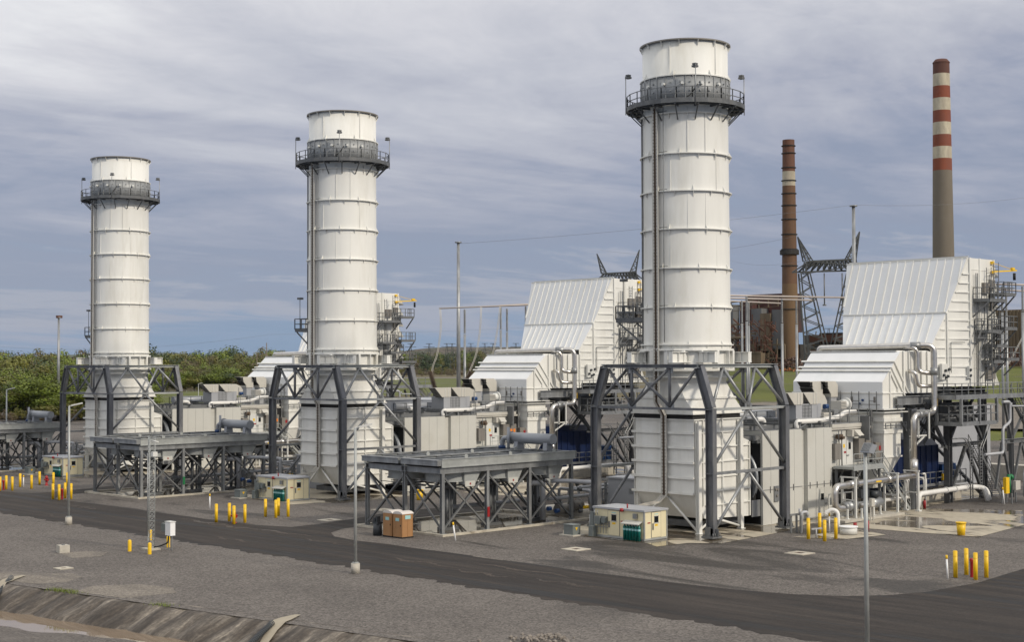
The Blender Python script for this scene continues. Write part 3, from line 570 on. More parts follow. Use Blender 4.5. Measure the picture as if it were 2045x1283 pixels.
# collar under the shell
b = MB(); b.ring(cx, cy, 3.0, 3.55, 13.36, 13.52, 16); b.lathe([(3.12, 11.4), (3.12, 13.4)], cx, cy, 64); b.ring(cx, cy, 3.0, 3.62, 11.86, 12.02, 16); b.ring(cx, cy, 3.0, 3.40, 11.38, 11.46, 48)
for i in range(16): a = R(i * 22.5 + 11.2); dr = Vector((math.cos(a), math.sin(a), 0)); b.bar(Vector((cx, cy, 12.02)) + dr * 3.36, Vector((cx, cy, 13.36)) + dr * 3.36, 0.22 if i % 2 else 0.06, 0.34)
b.build('collar', 'white_paint', st)
for name, a_, b_, sd in (('support_beam', (-4.1, -1.9), (4.7, -1.9), (0, 1, 0)), ('support_beam', (-4.1, 2.0), (4.7, 2.0), (0, 1, 0)), ('support_beam', (-1.5, -4.1), (-1.5, 4.3), (1, 0, 0)), ('support_beam', (2.6, -4.1), (2.6, 4.3), (1, 0, 0))):
    b = MB(); z = 12.88 if sd[1] else 12.885; b.ibeam((*a_, z), (*b_, z), 0.42, 0.80 if sd[1] else 0.79, sd, 0.05)
    for t in (0.004, 0.09, 0.22, 0.78, 0.91, 0.996): p = Vector((*a_, z)).lerp(Vector((*b_, z)), t); b.bar(p - Vector((0, 0, 0.35)), p + Vector((0, 0, 0.35)), 0.38, 0.03, sd)
    b.build(name, 'white_paint', st)
# octagon-to-square transition
def octo(z, hx, hy, f): return [(cx + sx, cy + sy, z) for sx, sy in ((-hx, f * hy), (-hx, -f * hy), (-f * hx, -hy), (f * hx, -hy), (hx, -f * hy), (hx, f * hy), (f * hx, hy), (-f * hx, hy))]
b = MB(); b.loft([(cx + 3.1 * math.cos(R(157.5 + 45 * i)), cy + 3.1 * math.sin(R(157.5 + 45 * i)), 11.4) for i in range(8)], octo(11.05, 2.75, 2.65, 0.48))
b.loft(octo(11.05, 2.75, 2.65, 0.48), octo(9.95, 2.9, 2.80, 0.72)); b.loft(octo(9.95, 3.0, 2.92, 0.72), octo(9.82, 3.0, 2.92, 0.74)); b.loft(octo(9.82, 2.9, 2.8, 0.74), octo(9.0, 2.98, 2.86, 0.995))
b.add(octo(9.95, 3.0, 2.92, 0.72), [tuple(range(8))]); b.add(octo(9.82, 3.0, 2.92, 0.74), [tuple(reversed(range(8)))])
b.box(cx - 2.98, cx + 2.98, cy - 2.86, cy + 2.86, 8.78, 9.0); b.box(cx - 3.08, cx + 3.08, cy - 2.96, cy + 2.96, 8.68, 8.78); b.build('transition', 'white_paint', st)
b = MB(); b.box(cx - 2.88, cx + 2.88, cy - 2.76, cy + 2.76, 8.34, 8.70); b.build('expansion_joint', 'rubber_black', st)

# ================================================================== EXHAUST DUCT (ribbed white box)
du = unit(thing('exhaust_duct', 'ribbed white box duct under the nearest stack, behind the cream shelter with its cylinders', 'exhaust duct', (cx, cy, 0), 'ribbed white exhaust ducts'),
          'ribbed white box duct under the middle stack, partly behind the middle grey cooler', 'ribbed white box duct under the far left stack')
X0, X1, Y0, Y1 = -2.55, 2.95, -2.80, 2.75
b = MB(); prof = [(X0, 8.28), (X1, 8.28), (X1, 6.95), (4.15, 6.55), (4.15, 0.85), (-1.35, 1.05), (X0, 2.86)]; b.prism(prof, 'y', Y0, Y1)
b.box(X0 - 0.14, X1 + 0.14, Y0 - 0.14, Y1 + 0.14, 8.26, 8.34); b.build('casing', 'white_paint', du)
b = MB()
for z in (7.33, 6.25, 5.16, 4.05, 2.92):
    b.box(X0 - 0.16, X0 - 0.002, Y0 - 0.02, Y1 + 0.28, z - 0.05, z + 0.05); b.box(X0 - 0.17, X0 - 0.13, Y0 - 0.02, Y1 + 0.28, z - 0.09, z + 0.09)
for z in (7.33, 6.25, 5.16, 4.05, 3.0, 1.98): xe = X1 if z > 6.6 else 4.15; b.box(X0 + 0.5 if z > 3 else -1.3, xe, Y0 - 0.13, Y0 - 0.002, z - 0.04, z + 0.04)
for x, z0 in ((0.72, 1.0), (4.09, 0.9), (-1.6, 2.0)): b.box(x - 0.05, x + 0.05, Y0 - 0.135, Y0 - 0.001, z0, 8.25 if x < 3 else 6.5)
b.build('rib', 'white_paint', du)
for x in (-2.34, 2.72):
    for y, s_ in ((Y0 - 0.09, 1), (Y1 + 0.2, -1)):
        b = MB(); b.ibeam((x, y - 0.16, 0.03), (x, y - 0.16, 8.2), 0.34, 0.32, (1, 0, 0), 0.04); b.box(x - 0.25, x + 0.25, y - 0.4, y + 0.05, 0.03, 0.07); b.build('leg', 'white_paint', du)
b = MB(); b.cyl((-2.4, 0.0, 2.75), (-2.38, -2.85, 0.25), 0.09, n=10); b.cyl((-2.4, 0.0, 2.75), (-2.38, 2.85, 0.25), 0.09, n=10); b.cyl((-0.4, -2.9, 1.05), (2.6, -3.0, 0.25), 0.09, n=10); b.cyl((-0.4, -2.9, 1.05), (-2.3, -3.0, 0.25), 0.09, n=10); b.build('leg_brace', 'white_paint', du)
b = MB(); b.box(-1.2, 3.5, -2.2, 2.2, 0.35, 0.8); b.build('drain_box', 'steel_dark', du)
b = MB(); b.cyl((4.1, 0, 3.55), (4.55, 0, 3.55), 2.75, n=48); b.cyl((4.9, 0, 3.55), (5.9, 0, 3.55), 2.72, 3.0, n=48); b.cyl((4.84, 0, 3.55), (4.96, 0, 3.55), 2.95, n=48); b.build('diffuser', 'diffuser_grey', du)
b = MB(); b.cyl((4.5, 0, 3.55), (4.9, 0, 3.55), 2.6, n=40); b.box(4.3, 5.3, -2.6, 2.6, 0.9, 3.4); b.build('gap_shade', 'black', du)  # black fill painting the shade in the gap before the enclosure
b = MB(); b.box(4.22, 5.36, -2.98, -2.92, 0.75, 2.0); b.build('side_plate', 'galv', du)

# ================================================================== STEEL SUPPORT FRAME
fr = unit(thing('support_frame', 'dark grey braced steel frame standing around the nearest white stack', 'steel frame', (0.45, 0, 0), 'steel frames around the stacks'),
          'dark grey braced steel frame standing around the middle white stack', 'dark grey braced steel frame standing around the far left white stack')
XL, XR, YB, YT = -4.0, 4.95, 5.45, 4.45
for x in (XL, XR):
    for s_ in (-1, 1):
        b = MB(); b.ibeam((x, s_ * YB, 0.25), (x, s_ * YB, 9.2), 0.46, 0.66, (1, 0, 0), 0.05); b.ibeam((x, s_ * YB, 9.2), (x, s_ * YT, 12.15), 0.46, 0.66, (1, 0, 0), 0.05)
        for z in (4.6, 9.15): b.box(x - 0.24, x + 0.24, s_ * YB - 0.34, s_ * YB + 0.34, z - 0.03, z + 0.03)
        lg = b.build('leg', 'galv_shaded', fr)
        b = MB(); b.box(x - 0.55, x + 0.55, s_ * YB - 0.5, s_ * YB + 0.5, 0.1, 0.22); b.box(x - 0.45, x - 0.41, s_ * YB - 0.2, s_ * YB + 0.2, 0.22, 0.9); b.box(x - 0.02, x + 0.02, s_ * YB - 0.62, s_ * YB + 0.62, 0.22, 0.75)
        for dx in (-0.4, -0.14, 0.14, 0.4):
            for dy in (-0.42, 0.42): b.cyl((x + dx, s_ * YB + dy, 0.2), (x + dx, s_ * YB + dy, 0.45), 0.035, n=6)
        b.build('base_plate', 'steel_grey', lg)
for s_ in (-1, 1):
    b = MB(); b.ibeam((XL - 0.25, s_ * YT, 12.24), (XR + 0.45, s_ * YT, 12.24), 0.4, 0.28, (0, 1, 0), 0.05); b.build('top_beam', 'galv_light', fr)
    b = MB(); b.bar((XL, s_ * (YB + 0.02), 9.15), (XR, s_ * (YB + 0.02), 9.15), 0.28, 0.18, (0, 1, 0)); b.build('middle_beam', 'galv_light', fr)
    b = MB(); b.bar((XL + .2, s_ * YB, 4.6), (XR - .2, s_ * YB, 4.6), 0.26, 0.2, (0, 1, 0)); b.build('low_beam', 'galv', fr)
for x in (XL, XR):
    b = MB(); b.ibeam((x, -YT - 0.3, 12.23), (x, YT + 0.3, 12.23), 0.4, 0.27, (1, 0, 0), 0.05); b.build('top_beam', 'galv_shaded', fr)
    b = MB(); b.bar((x, -YB + .3, 9.14), (x, YB - .3, 9.14), 0.28, 0.17, (1, 0, 0)); b.build('middle_beam', 'galv_shaded', fr)
mx = 0.45; BR = []
for s_ in (-1, 1):
    yt, yk, yb = s_ * (YT + .05), s_ * YB, s_ * YB
    BR += [((XL + .2, yk, 9.35), (-1.3, yt, 12.1)), ((-1.3, yt, 12.1), (mx, yk, 9.25)), ((mx, yk, 9.25), (2.6, yt, 12.1)), ((2.6, yt, 12.1), (XR - .2, yk, 9.5))]
    BR += [((mx, yk, 9.05), (XL + .15, yb, 5.0)), ((mx, yk, 9.05), (XR - .1, yb, 5.0)), ((mx, yb, 4.5), (XL + .2, yb, 0.5)), ((mx, yb, 4.5), (XR - .2, yb, 0.5))]
for x in (XL, XR):
    BR += [((x, YT - .4, 11.9), (x, 1.85, 9.3)), ((x, -YT + .4, 11.9), (x, -1.75, 9.3)), ((x, 1.85, 9.3), (x, 1.85, 12.1)), ((x, -1.75, 9.3), (x, -1.75, 12.1)), ((x, 1.85, 12.1), (x, -1.75, 9.3)), ((x, 1.85, 9.3), (x, -1.75, 12.1))]
for a_, b_ in BR: b = MB(); b.cyl(a_, b_, 0.115, n=10); b.build('brace', 'galv' if a_[1] < -3 and b_[1] < -3 else 'galv_shaded', fr)  # sun-side braces get the lighter steel, the others the shaded one
b = MB()
for s_ in (-1, 1):
    for x, z in ((mx, 9.15), (mx, 4.5)): b.box(x - 0.4, x + 0.4, s_ * YB - 0.02, s_ * YB + 0.02, z - 0.38, z + 0.38 if z > 5 else z)
    for x in (-1.3, 2.6): b.box(x - 0.28, x + 0.28, s_ * YT - 0.02, s_ * YT + 0.02, 11.75, 12.1)
for x in (XL, XR):
    for y in (-1.75, 1.85): b.box(x - 0.02, x + 0.02, y - 0.4, y + 0.4, 9.1, 9.55); b.box(x - 0.02, x + 0.02, y - 0.3, y + 0.3, 11.7, 12.1)
    b.box(x - 0.02, x + 0.02, -0.25, 0.35, 10.4, 11.0)
b.build('gusset_plate', 'galv', fr)
# ================================================================== TURBINE ENCLOSURE
en = unit(thing('turbine_enclosure', 'pale grey panelled enclosure right of the nearest stack frame, behind small ground pipes', 'enclosure', (10, 0, 0), 'pale panelled turbine enclosures'),
          'pale grey panelled enclosure behind the nearest grey cooler deck', 'pale grey panelled enclosure beyond the middle cooler, right of the far stack')
ex = [(5.35, 10.62), (11.42, 14.9)]
b = MB()
for x0, x1 in ex: b.box(x0, x1, -3.2, 3.3, 0.04, 7.2)
b.box(10.62, 11.42, -2.85, 3.0, 0.04, 7.1); b.build('wall', 'wall_panel', en)
b = MB(); b.box(5.33, 5.35, -3.0, 3.2, 0.1, 6.3); b.build('end_opening_shade', 'black', en)  # black sheet on the solid end wall, painting the dark of an open interior
b = MB(); b.box(4.6, 5.5, -2.9, 3.2, 6.5, 6.9); b.bar((3.4, -2.3, 6.7), (5.4, -2.9, 6.7), 0.2, .3); b.bar((5.2, -2.9, 6.4), (5.2, 3, 6.4), .15, .25); b.build('lintel', 'steel_grey', en)
b = MB()
for x0, x1 in ex:
    n = round((x1 - x0) / 1.06)
    for i in range(1, n): x = x0 + (x1 - x0) * i / n; b.box(x - 0.008, x + 0.008, -3.206, -3.19, 0.1, 7.15)
    b.box(x0, x1, -3.205, -3.19, 2.70, 2.715); b.box(x0, x1, -3.215, -3.19, 1.55 + 1.15, 1.57 + 1.15)
for x in (6.3, 7.4, 8.5, 9.4, 11.7, 12.7, 13.7, 14.6): b.box(x - 0.02, x + 0.02, -3.26, -3.19, 2.45, 2.95)
b.box(5.36, 14.9, -3.23, -3.2, 2.68, 2.70); b.build('panel_joint', 'steel_grey', en)
b = MB(); b.box(12.95, 13.0, -3.212, -3.19, 0.3, 2.4); b.box(14.0, 14.05, -3.212, -3.19, 0.3, 2.4); b.box(12.95, 14.05, -3.212, -3.19, 2.4, 2.45); dr = b.build('door', 'wall_panel', en)
b = MB(); b.box(13.25, 13.65, -3.225, -3.19, 1.45, 1.95); b.build('window', 'window_dark', dr); b = MB(); b.box(13.85, 14.0, -3.27, -3.2, 1.1, 1.16); b.build('handle', 'steel_dark', dr)
b = MB(); b.box(5.5, 14.8, -3.05, 3.2, 7.2, 7.24)
for y in (-2.2, -0.6, 1.2, 2.8): b.bar((5.2, y, 7.42), (14.8, y, 7.42), 0.22, 0.3)
for x in (5.6, 8.2, 11, 13.8): b.bar((x, -2.9, 7.66), (x, 3.1, 7.66), 0.2, 0.16)
b.build('roof_beam', 'steel_grey', en)
b = MB(); b.cyl((9.2, 3.0, 8.1), (15.3, 3.0, 8.1), 0.42, n=20); b.cyl((9.3, 1.2, 7.95), (12.6, 1.2, 7.95), 0.16, n=12); b.box(12.5, 13.0, 0.9, 1.5, 7.7, 8.5); b.build('roof_duct', 'tank_grey', en)
b = MB(); b.rail([(7.5, -1.0, 7.3), (7.5, 1.0, 7.3), (13.5, 1.0, 7.3)], 1.2, 0.03, 1.6); b.build('roof_rail', 'steel_grey', en)
b = MB(); b.box(6.75, 7.35, -3.3, -3.2, 1.75, 2.95); gb = b.build('gauge_board', 'galv', en)
b = MB()
for dx, z in ((0.15, 2.7), (0.42, 2.65), (0.3, 2.2)): MB().cyl((6.75 + dx, -3.3, z), (6.75 + dx, -3.38, z), 0.11, n=12).build('gauge', 'cabinet_brown', gb)

# ---- white roof pipe (top-level: could be lifted off)
wp = unit(tag(MB().pipe([(10.95, -2.5, 7.1), (10.95, -2.5, 7.75), (14.6, -2.5, 7.75), (17.0, -2.5, 7.95), (18.1, -2.5, 8.35), (19.5, -2.5, 8.35)], 0.21, 0.45, 14).pipe([(9.2, -0.6, 7.3), (9.2, -0.6, 7.95), (8.2, -0.6, 7.95)], 0.2).build('roof_pipe', 'pipe_white', None, (11, -2.5, 7.1)),
     'white bent pipe lying along the roof edge of the nearest enclosure', 'pipe', 'white roof pipes'), 'white bent pipe along the roof edge of the enclosure behind the nearest cooler', 'white bent pipe along the roof edge of the far enclosure')

# ================================================================== ACCESSORY COMPARTMENT with doors and cabinets
ac = unit(thing('accessory_compartment', 'off-white equipment compartment with door and brown cabinets, right of the nearest enclosure', 'equipment room', (17.5, 0, 0), 'equipment compartments'),
          'off-white equipment compartment with door and orange-marked cabinet above the nearest cooler deck', 'off-white equipment compartment behind the far end of the middle cooler')
b = MB(); b.box(14.92, 21.3, -2.95, 3.2, 3.95, 6.95); b.box(15.2, 20.4, -2.2, 3.0, 0.04, 3.9); b.build('wall', 'wall_panel', ac)
b = MB(); b.box(14.95, 21.2, -3.15, 3.2, 6.96, 7.12); b.box(14.95, 20.6, -3.22, -3.0, 7.12, 7.42); b.build('roof_edge', 'vent_beige', ac)
b = MB(); b.box(15.3, 20.2, -2.26, -2.21, 0.6, 3.6); b.box(20.45, 21.25, -3.0, -2.96, 3.9, 8.0); b.build('opening_shade', 'black', ac)  # black sheets painting shade into the open lower bay and the end gap
b = MB(); b.box(16.3, 18.25, -3.05, -2.94, 4.02, 6.32); d = b.build('door', 'white_steel', ac)
b = MB(); b.box(17.6, 17.95, -3.065, -3.04, 5.3, 5.85); b.build('window', 'window_dark', d)
b = MB(); b.box(16.9, 17.25, -3.065, -3.04, 5.0, 5.15); b.build('red_label', 'red', d); b = MB(); b.box(16.8, 17.05, -3.066, -3.04, 5.45, 5.75); b.build('yellow_label', 'yellow', d)
b = MB(); b.box(17.25, 17.28, -3.06, -3.04, 4.1, 6.3); b.box(17.3, 17.6, -3.12, -3.05, 4.78, 4.84); b.build('handle', 'steel_dark', d)
for x0, x1, z0, z1, y, lbl in ((18.45, 20.35, 4.5, 6.15, -3.5, 2), (20.65, 22.4, 4.3, 5.75, -3.75, 1), (15.0, 15.85, 4.55, 5.85, -3.45, 0)):
    b = MB(); b.box(x0, x1, y, -3.0, z0, z1); b.box((x0 + x1) / 2 - 0.012, (x0 + x1) / 2 + 0.012, y - 0.012, y + 0.01, z0 + .05, z1 - .05); cb = b.build('cabinet', 'cabinet_brown', ac)
    for i in range(lbl): b = MB(); xx = x0 + 1.0 + 0.45 * i - (0.5 if lbl == 1 else 0); b.box(xx, xx + 0.28, y - 0.02, y, z0 + 0.8, z0 + 1.15); b.build('warning_sign', 'orange' if lbl == 2 else 'red', cb)
b = MB(); b.box(17.4, 18.7, -3.55, -3.0, 6.35, 6.9); b.prism([(-4.0, 6.45), (-3.55, 6.9), (-3.55, 6.45)], 'x', 17.7, 18.5); b.build('exhaust_hood', 'vent_beige', ac)
b = MB(); b.box(19.4, 19.6, -3.9, -3.05, 6.0, 8.0); b.box(20.9, 21.1, -3.2, -3.05, 4, 8.4)
for z in (5.6, 6.2, 6.6): b.bar((15.1, -3.3, z), (16.2, -3.3, z), 0.05)
b.cyl((15.6, -3.4, 6.0), (15.6, -3.4, 6.9), 0.04, n=6); b.cyl((16.05, -3.4, 3.9), (16.05, -3.4, 6.9), 0.05, n=6); b.build('conduit', 'steel_grey', ac)
b = MB(); b.box(15.6, 16.1, -3.5, -3.1, 6.15, 6.6); b.cyl((15.8, -3.5, 6.35), (15.8, -3.8, 6.35), 0.13, n=10); b.build('horn', 'rusty_brown', ac)

# ---- access platform with stair
pl = unit(thing('access_platform', 'grey grating platform with handrails and stair in front of the nearest equipment compartment', 'platform', (16, -4.5, 0), 'access platforms with stairs'),
          'grey grating platform with stair behind the nearest cooler tank', 'grey grating platform with stair behind the middle cooler tank')
b = MB(); b.box(14.9, 19.3, -5.2, -3.3, 3.85, 4.05); b.bar((14.9, -5.2, 3.93), (19.3, -5.2, 3.93), 0.1, 0.34); b.bar((19.3, -5.2, 3.93), (19.3, -3.3, 3.93), 0.1, 0.34); b.build('deck', 'galv_light', pl)
b = MB(); b.rail([(14.95, -5.2, 4.05), (19.3, -5.2, 4.05), (19.3, -3.9, 4.05)], 1.05, 0.028, 1.0); b.build('guard_rail', 'galv_light', pl)
for x, y in ((15.2, -5.0), (19.1, -5.0), (15.2, -3.4), (19.1, -3.4)): b = MB(); b.bar((x, y, 0.04), (x, y, 3.85), 0.18); b.bar((x, y, 2.6), (x + (1.2 if x < 17 else -1.2), y, 3.8), 0.09); b.build('post', 'steel_grey', pl)
b = MB(); b.stair((23.6, -4.75, 0.05), (19.3, -4.75, 4.0), 0.9, 'x'); b.build('stair', 'galv_light', pl)

# ================================================================== ROOF VENTILATION
vt = unit(thing('ventilation_unit', 'beige ventilation unit with two slanted intake hoods, on the nearest enclosure roof', 'ventilation unit', (13, -1.5, 7.7), 'roof ventilation units'),
          'beige ventilation unit with two slanted hoods, above the enclosure behind the nearest cooler', 'beige ventilation unit with two slanted hoods, against the woods right of the far stack')
b = MB(); b.box(11.3, 16.6, -2.6, 1.0, 7.78, 7.95)
for x in (11.4, 13.0, 14.8, 16.5):
    for y in (-2.5, 0.9): b.bar((x, y, 7.2), (x, y, 7.8), 0.12)
for x in (11.4, 14.8): b.bar((x, -2.5, 7.25), (x + 1.6, -2.5, 7.75), 0.07); b.bar((x + 1.6, -2.5, 7.75), (x + 1.7, -2.5, 7.25), 0.07)
b.build('skid', 'galv', vt)
b = MB(); b.box(11.4, 15.0, -2.15, -0.3, 7.95, 9.12); b.build('housing', 'grey_wall', vt)
b = MB()
for i in range(7): x = 12.35 + i * 0.2; b.box(x, x + 0.02, -2.19, -2.15, 8.0, 9.05)
for i in range(4): z = 8.15 + i * 0.28; b.box(12.3, 13.6, -2.195, -2.15, z, z + 0.02)
b.build('grille', 'steel_grey', vt)
for x in (10.2, 12.44):
    b = MB(); b.prism([(x, 10.02), (x + 0.95, 9.08), (x + 2.0, 9.08), (x + 2.15, 9.2), (x + 2.15, 10.02)], 'y', -2.2, -1.25); h = b.build('intake_hood', 'vent_beige', vt)
    b = MB()
    for k in range(5): t_ = k / 4; b.bar((x - .02 + .95 * t_, -2.2, 10.0 - .94 * t_), (x - .02 + .95 * t_, -1.25, 10.0 - .94 * t_), .03)
    for y in (-2.18, -1.73, -1.27): b.bar((x - .02, y, 10.0), (x + .93, y, 9.06), .03)
    b.build('screen_bar', 'steel_dark', h)
    b = MB(); b.add([(x - .012, -2.16, 10.0), (x - .012, -1.29, 10.0), (x + .93, -1.29, 9.07), (x + .93, -2.16, 9.07)], [(0, 1, 2, 3)]); b.build('screen', 'cabinet_brown', h)
    b = MB()
    for k in (1.35, 1.75): b.box(x + k, x + k + .05, -2.24, -2.2, 9.1, 10.02)
    b.build('hood_rib', 'white_steel', h)
b = MB(); b.prism([(14.6, 8.6), (14.6, 9.95), (15.0, 10.0), (15.6, 9.75), (15.95, 9.3), (15.95, 8.6)], 'y', -2.1, -1.2); b.box(15.0, 16.2, -2.4, -1.0, 8.0, 8.35); b.build('fan_casing', 'vent_beige', vt)
b = MB(); b.cyl((15.3, -2.25, 8.85), (15.8, -2.25, 8.85), 0.2, n=16); b.build('motor', 'blue', vt)
v2 = unit(thing('exhaust_vent', 'pair of tall grey vent ducts with dark mouths, in front of the nearest inlet duct', 'vent', (19, 1.0, 7.5), 'tall roof vents'),
          'pair of tall grey vent ducts with dark mouths before the middle inlet duct', 'pair of tall vent ducts with dark mouths in front of the far inlet duct')
for x, y in ((18.2, 1.7), (19.9, 1.3)):
    b = MB(); b.box(x + .1, x + 1.0, y - 1.15, y - .05, 7.3, 9.6); b.build('duct', 'grey_wall', v2)
    b = MB(); b.prism([(x + 1.05, 9.5), (x + 1.05, 10.55), (x + 0.7, 10.85), (x - 0.9, 10.85), (x - 0.35, 10.35), (x - 0.5, 10.33), (x + 0.0, 9.75), (x, 9.5)], 'y', y - 1.25, y + 0.05); hd = b.build('mouth', 'vent_beige', v2)
    b = MB(); b.add([(x - 0.86, y - 1.2, 10.80), (x - 0.86, y, 10.80), (x - 0.42, y, 10.36), (x - 0.42, y - 1.2, 10.36)], [(0, 1, 2, 3)]); b.add([(x - 0.55, y - 1.2, 10.31), (x - 0.55, y, 10.31), (x - 0.06, y, 9.78), (x - 0.06, y - 1.2, 9.78)], [(0, 1, 2, 3)])
    b.box(x - 0.87, x - 0.5, y - 1.262, y - 1.252, 10.42, 10.8); b.build('opening_shade', 'black', hd)  # black faces painting the shade inside the solid vent mouths
hv = unit(thing('blower', 'boxy off-white blower with round motor at the roof edge above the nearest equipment room', 'blower', (18.5, -2.0, 8.3), 'roof edge blowers'),
          'boxy off-white blower at the roof edge above the middle equipment room', 'boxy off-white blower at the roof edge above the far equipment room')
b = MB(); b.box(17.6, 18.4, -2.4, -1.4, 8.5, 9.25); b.build('housing', 'vent_beige', hv); b = MB(); b.cyl((18.4, -1.9, 8.95), (19.3, -1.9, 8.95), 0.38, n=18); b.cyl((19.0, -1.9, 8.95), (19.15, -1.9, 8.95), 0.55, n=18); b.build('motor', 'white_steel', hv)
b = MB()
for i in range(5): b.box(17.58, 18.38, -2.42, -2.4, 8.58 + i * 0.13, 8.63 + i * 0.13)
b.build('louvre', 'steel_grey', hv); MB().box(16.4, 17.0, -2.5, -1.9, 7.9, 8.6).build('silencer', 'galv', hv)
b = MB(); b.bar((17, -2.0, 7.2), (17, -2.0, 8.5), 0.1); b.bar((19.2, -2.0, 7.2), (19.2, -2.0, 8.5), 0.1); b.box(16.9, 19.5, -2.5, -1.3, 8.38, 8.48); b.build('stand', 'galv', hv)
rr = unit(tag(MB().rail([(14.9, -3.1, 7.42), (20.5, -3.1, 7.42), (21.0, -3.0, 7.42)], 1.15, 0.028, 1.25).bar((14.6, -3.2, 7.2), (14.6, -3.2, 9.6), 0.06).build('roof_rail', 'galv', None, (17, -3.1, 7.4)),
     'thin grey handrail along the roof edge of the nearest equipment room', 'handrail', 'roof edge handrails'), 'thin grey handrail along the roof edge of the middle equipment room', 'thin grey handrail along the roof edge of the far equipment room')

# ================================================================== INLET DUCT
YA, YZ = -4.05, 4.80
ind = unit(thing('inlet_duct', 'big white bent air duct with banded sloping top, in front of the nearest filter house', 'air duct', (23, 0, 0), 'white air inlet ducts'),
           'big white bent air duct with banded sloping top, left of the nearest stack', 'white bent air duct between the far stack and the middle stack')
b = MB(); prof = [(21.3, 9.85), (21.3, 10.80), (22.4, 11.65), (22.75, 11.95), (23.2, 12.45), (24.05, 13.25), (24.25, 13.38), (29.6, 13.38), (29.6, 9.78), (25.6, 9.78)]
b.prism(prof[:7] + prof[7:], 'y', YA, YZ); b.prism([(21.3, 8.55), (21.3, 9.85), (24.6, 9.85), (24.6, 8.55)], 'y', YA + .003, YZ - .003); b.build('casing', 'white_roof', ind)
b = MB()
def band(p, q, n, w=0.13):
    # rib that follows the sloping roof at p (x,z) and runs down the side face
    b.bar((p[0] - n[0] * w, YA - 0.12, p[1] + n[1] * w), (p[0] - n[0] * w, YZ + 0.35, p[1] + n[1] * w), 0.16, 0.07, (n[1], 0, n[0])); b.bar((p[0] - n[0] * .05, YA - .1, p[1] + n[1] * .05), (p[0] - n[0] * .05, YZ + .1, p[1] + n[1] * .05), 0.05, 0.16, (n[1], 0, n[0]))
for p in ((22.4, 11.65), (22.75, 11.95), (23.2, 12.45)): band(p, None, (0.6, 0.75))
b.box(24.1, 29.6, YA + .3, YZ + .1, 13.38, 13.46); b.box(21.22, 24.68, YA - 0.10, YZ + 0.1, 9.80, 9.90)
for p, q in (((23.2, 12.45), (25.35, 9.85)), ((22.75, 11.95), (24.75, 9.6)), ((22.4, 11.65), (23.6, 10.3)), ((22.4, 11.7), (22.4, 8.6)), ((23.6, 10.3), (23.6, 9.9))): b.bar((p[0], YA - 0.07, p[1]), (q[0], YA - 0.07, q[1]), 0.14, 0.12, (0, 1, 0))
for x in (24.6, 25.5, 26.6, 27.6, 28.6, 29.5): b.box(x - 0.05, x + 0.05, YA - 0.15, YA - .001, 9.8, 13.42); b.box(x - 0.09, x + 0.09, YA - 0.17, YA - .15, 9.8, 13.42)
b.build('rib', 'white_paint', ind)
b = MB(); b.prism([(24.25, 9.82), (29.58, 9.82), (29.58, 13.37), (24.3, 13.37), (21.32, 10.8), (21.32, 8.6), (24.55, 8.6), (24.55, 9.82)], 'y', YA - 0.006, YA - 0.003); b.build('side_panel', 'white_paint', ind)
b = MB(); b.box(21.25, 24.65, YA - 0.15, YZ, 8.44, 8.56); b.box(21.1, 24.9, YA - 0.3, YZ, 8.20, 8.28); b.build('flange', 'white_steel', ind)
b = MB(); b.box(21.35, 24.2, YA + .02, YZ - .1, 8.28, 8.44); b.build('expansion_joint', 'rubber_black', ind)
b = MB(); b.box(21.45, 24.15, YA, 3.6, 4.5, 8.2); b.box(21.35, 24.3, YA - 0.1, 3.7, 7.45, 7.75); b.box(21.35, 24.3, YA - 0.1, 3.7, 6.45, 6.75)
b.loft([(21.45, YA, 4.5), (24.15, YA, 4.5), (24.15, 3.6, 4.5), (21.45, 3.6, 4.5)], [(20.9, YA + 0.8, 1.9), (22.4, YA + 0.8, 1.9), (22.4, 2.8, 1.9), (20.9, 2.8, 1.9)], True); b.box(21.4, 24.3, YA - 0.06, YA - 0.001, 4.42, 4.55); b.build('lower_duct', 'white_paint', ind)
b = MB(); b.rail([(21.15, YA - 0.35, 6.85), (24.5, YA - 0.35, 6.85)], 0.5, 0.03, 0.9, 2, False)
for y in (-2.9, -1.2, 0.6): b.bar((21.1, y, 8.3), (21.1, y, 10.0), 0.06); b.bar((21.1, y - .7, 8.3), (21.1, y - .7, 10.0), 0.06); b.bar((21.1, y, 9.2), (21.1, y - .7, 9.2), 0.05)
b.bar((21.1, -3.9, 8.9), (21.1, 3, 8.9), 0.05); b.build('rail', 'steel_grey', ind)
b = MB()
for y in (-1.0, -3.2): b.box(21.27, 21.3, y - .2, y + .0, 9.05, 9.55)
b.build('notice', 'cabinet_brown', ind)
b = MB(); b.cyl((21.28, -1.9, 8.95), (21.15, -1.9, 8.95), 0.1, n=10); b.cyl((21.28, -2.2, 9.25), (21.15, -2.2, 9.25), 0.1, n=10); b.build('valve', 'blue', ind)
b = MB(); b.ibeam((23.0, YA - 0.4, 9.2), (30.5, YA - 0.4, 9.2), 0.4, 0.75, (0, 1, 0), 0.05); b.ibeam((23.0, YZ, 9.2), (30.5, YZ, 9.2), 0.4, 0.75, (0, 1, 0), 0.05)
for x in (23.4, 26.3, 29.0): b.ibeam((x, YA - .2, 8.62), (x, YZ, 8.62), 0.35, 0.4, (1, 0, 0), 0.04)
b.build('support_beam', 'galv', ind)
for x, y in ((25.6, -3.9), (25.6, 4.4)):
    b = MB(); b.ibeam((x, y, 0.04), (x, y, 8.4), 0.55, 0.55, (0, 1, 0), 0.05); b.bar((x + .2, y, 6.5), (x + 1.9, y, 8.4), 0.2); b.bar((x - .2, y, 6.5), (x - 1.9, y, 8.4), 0.2); b.build('column', 'steel_grey', ind)

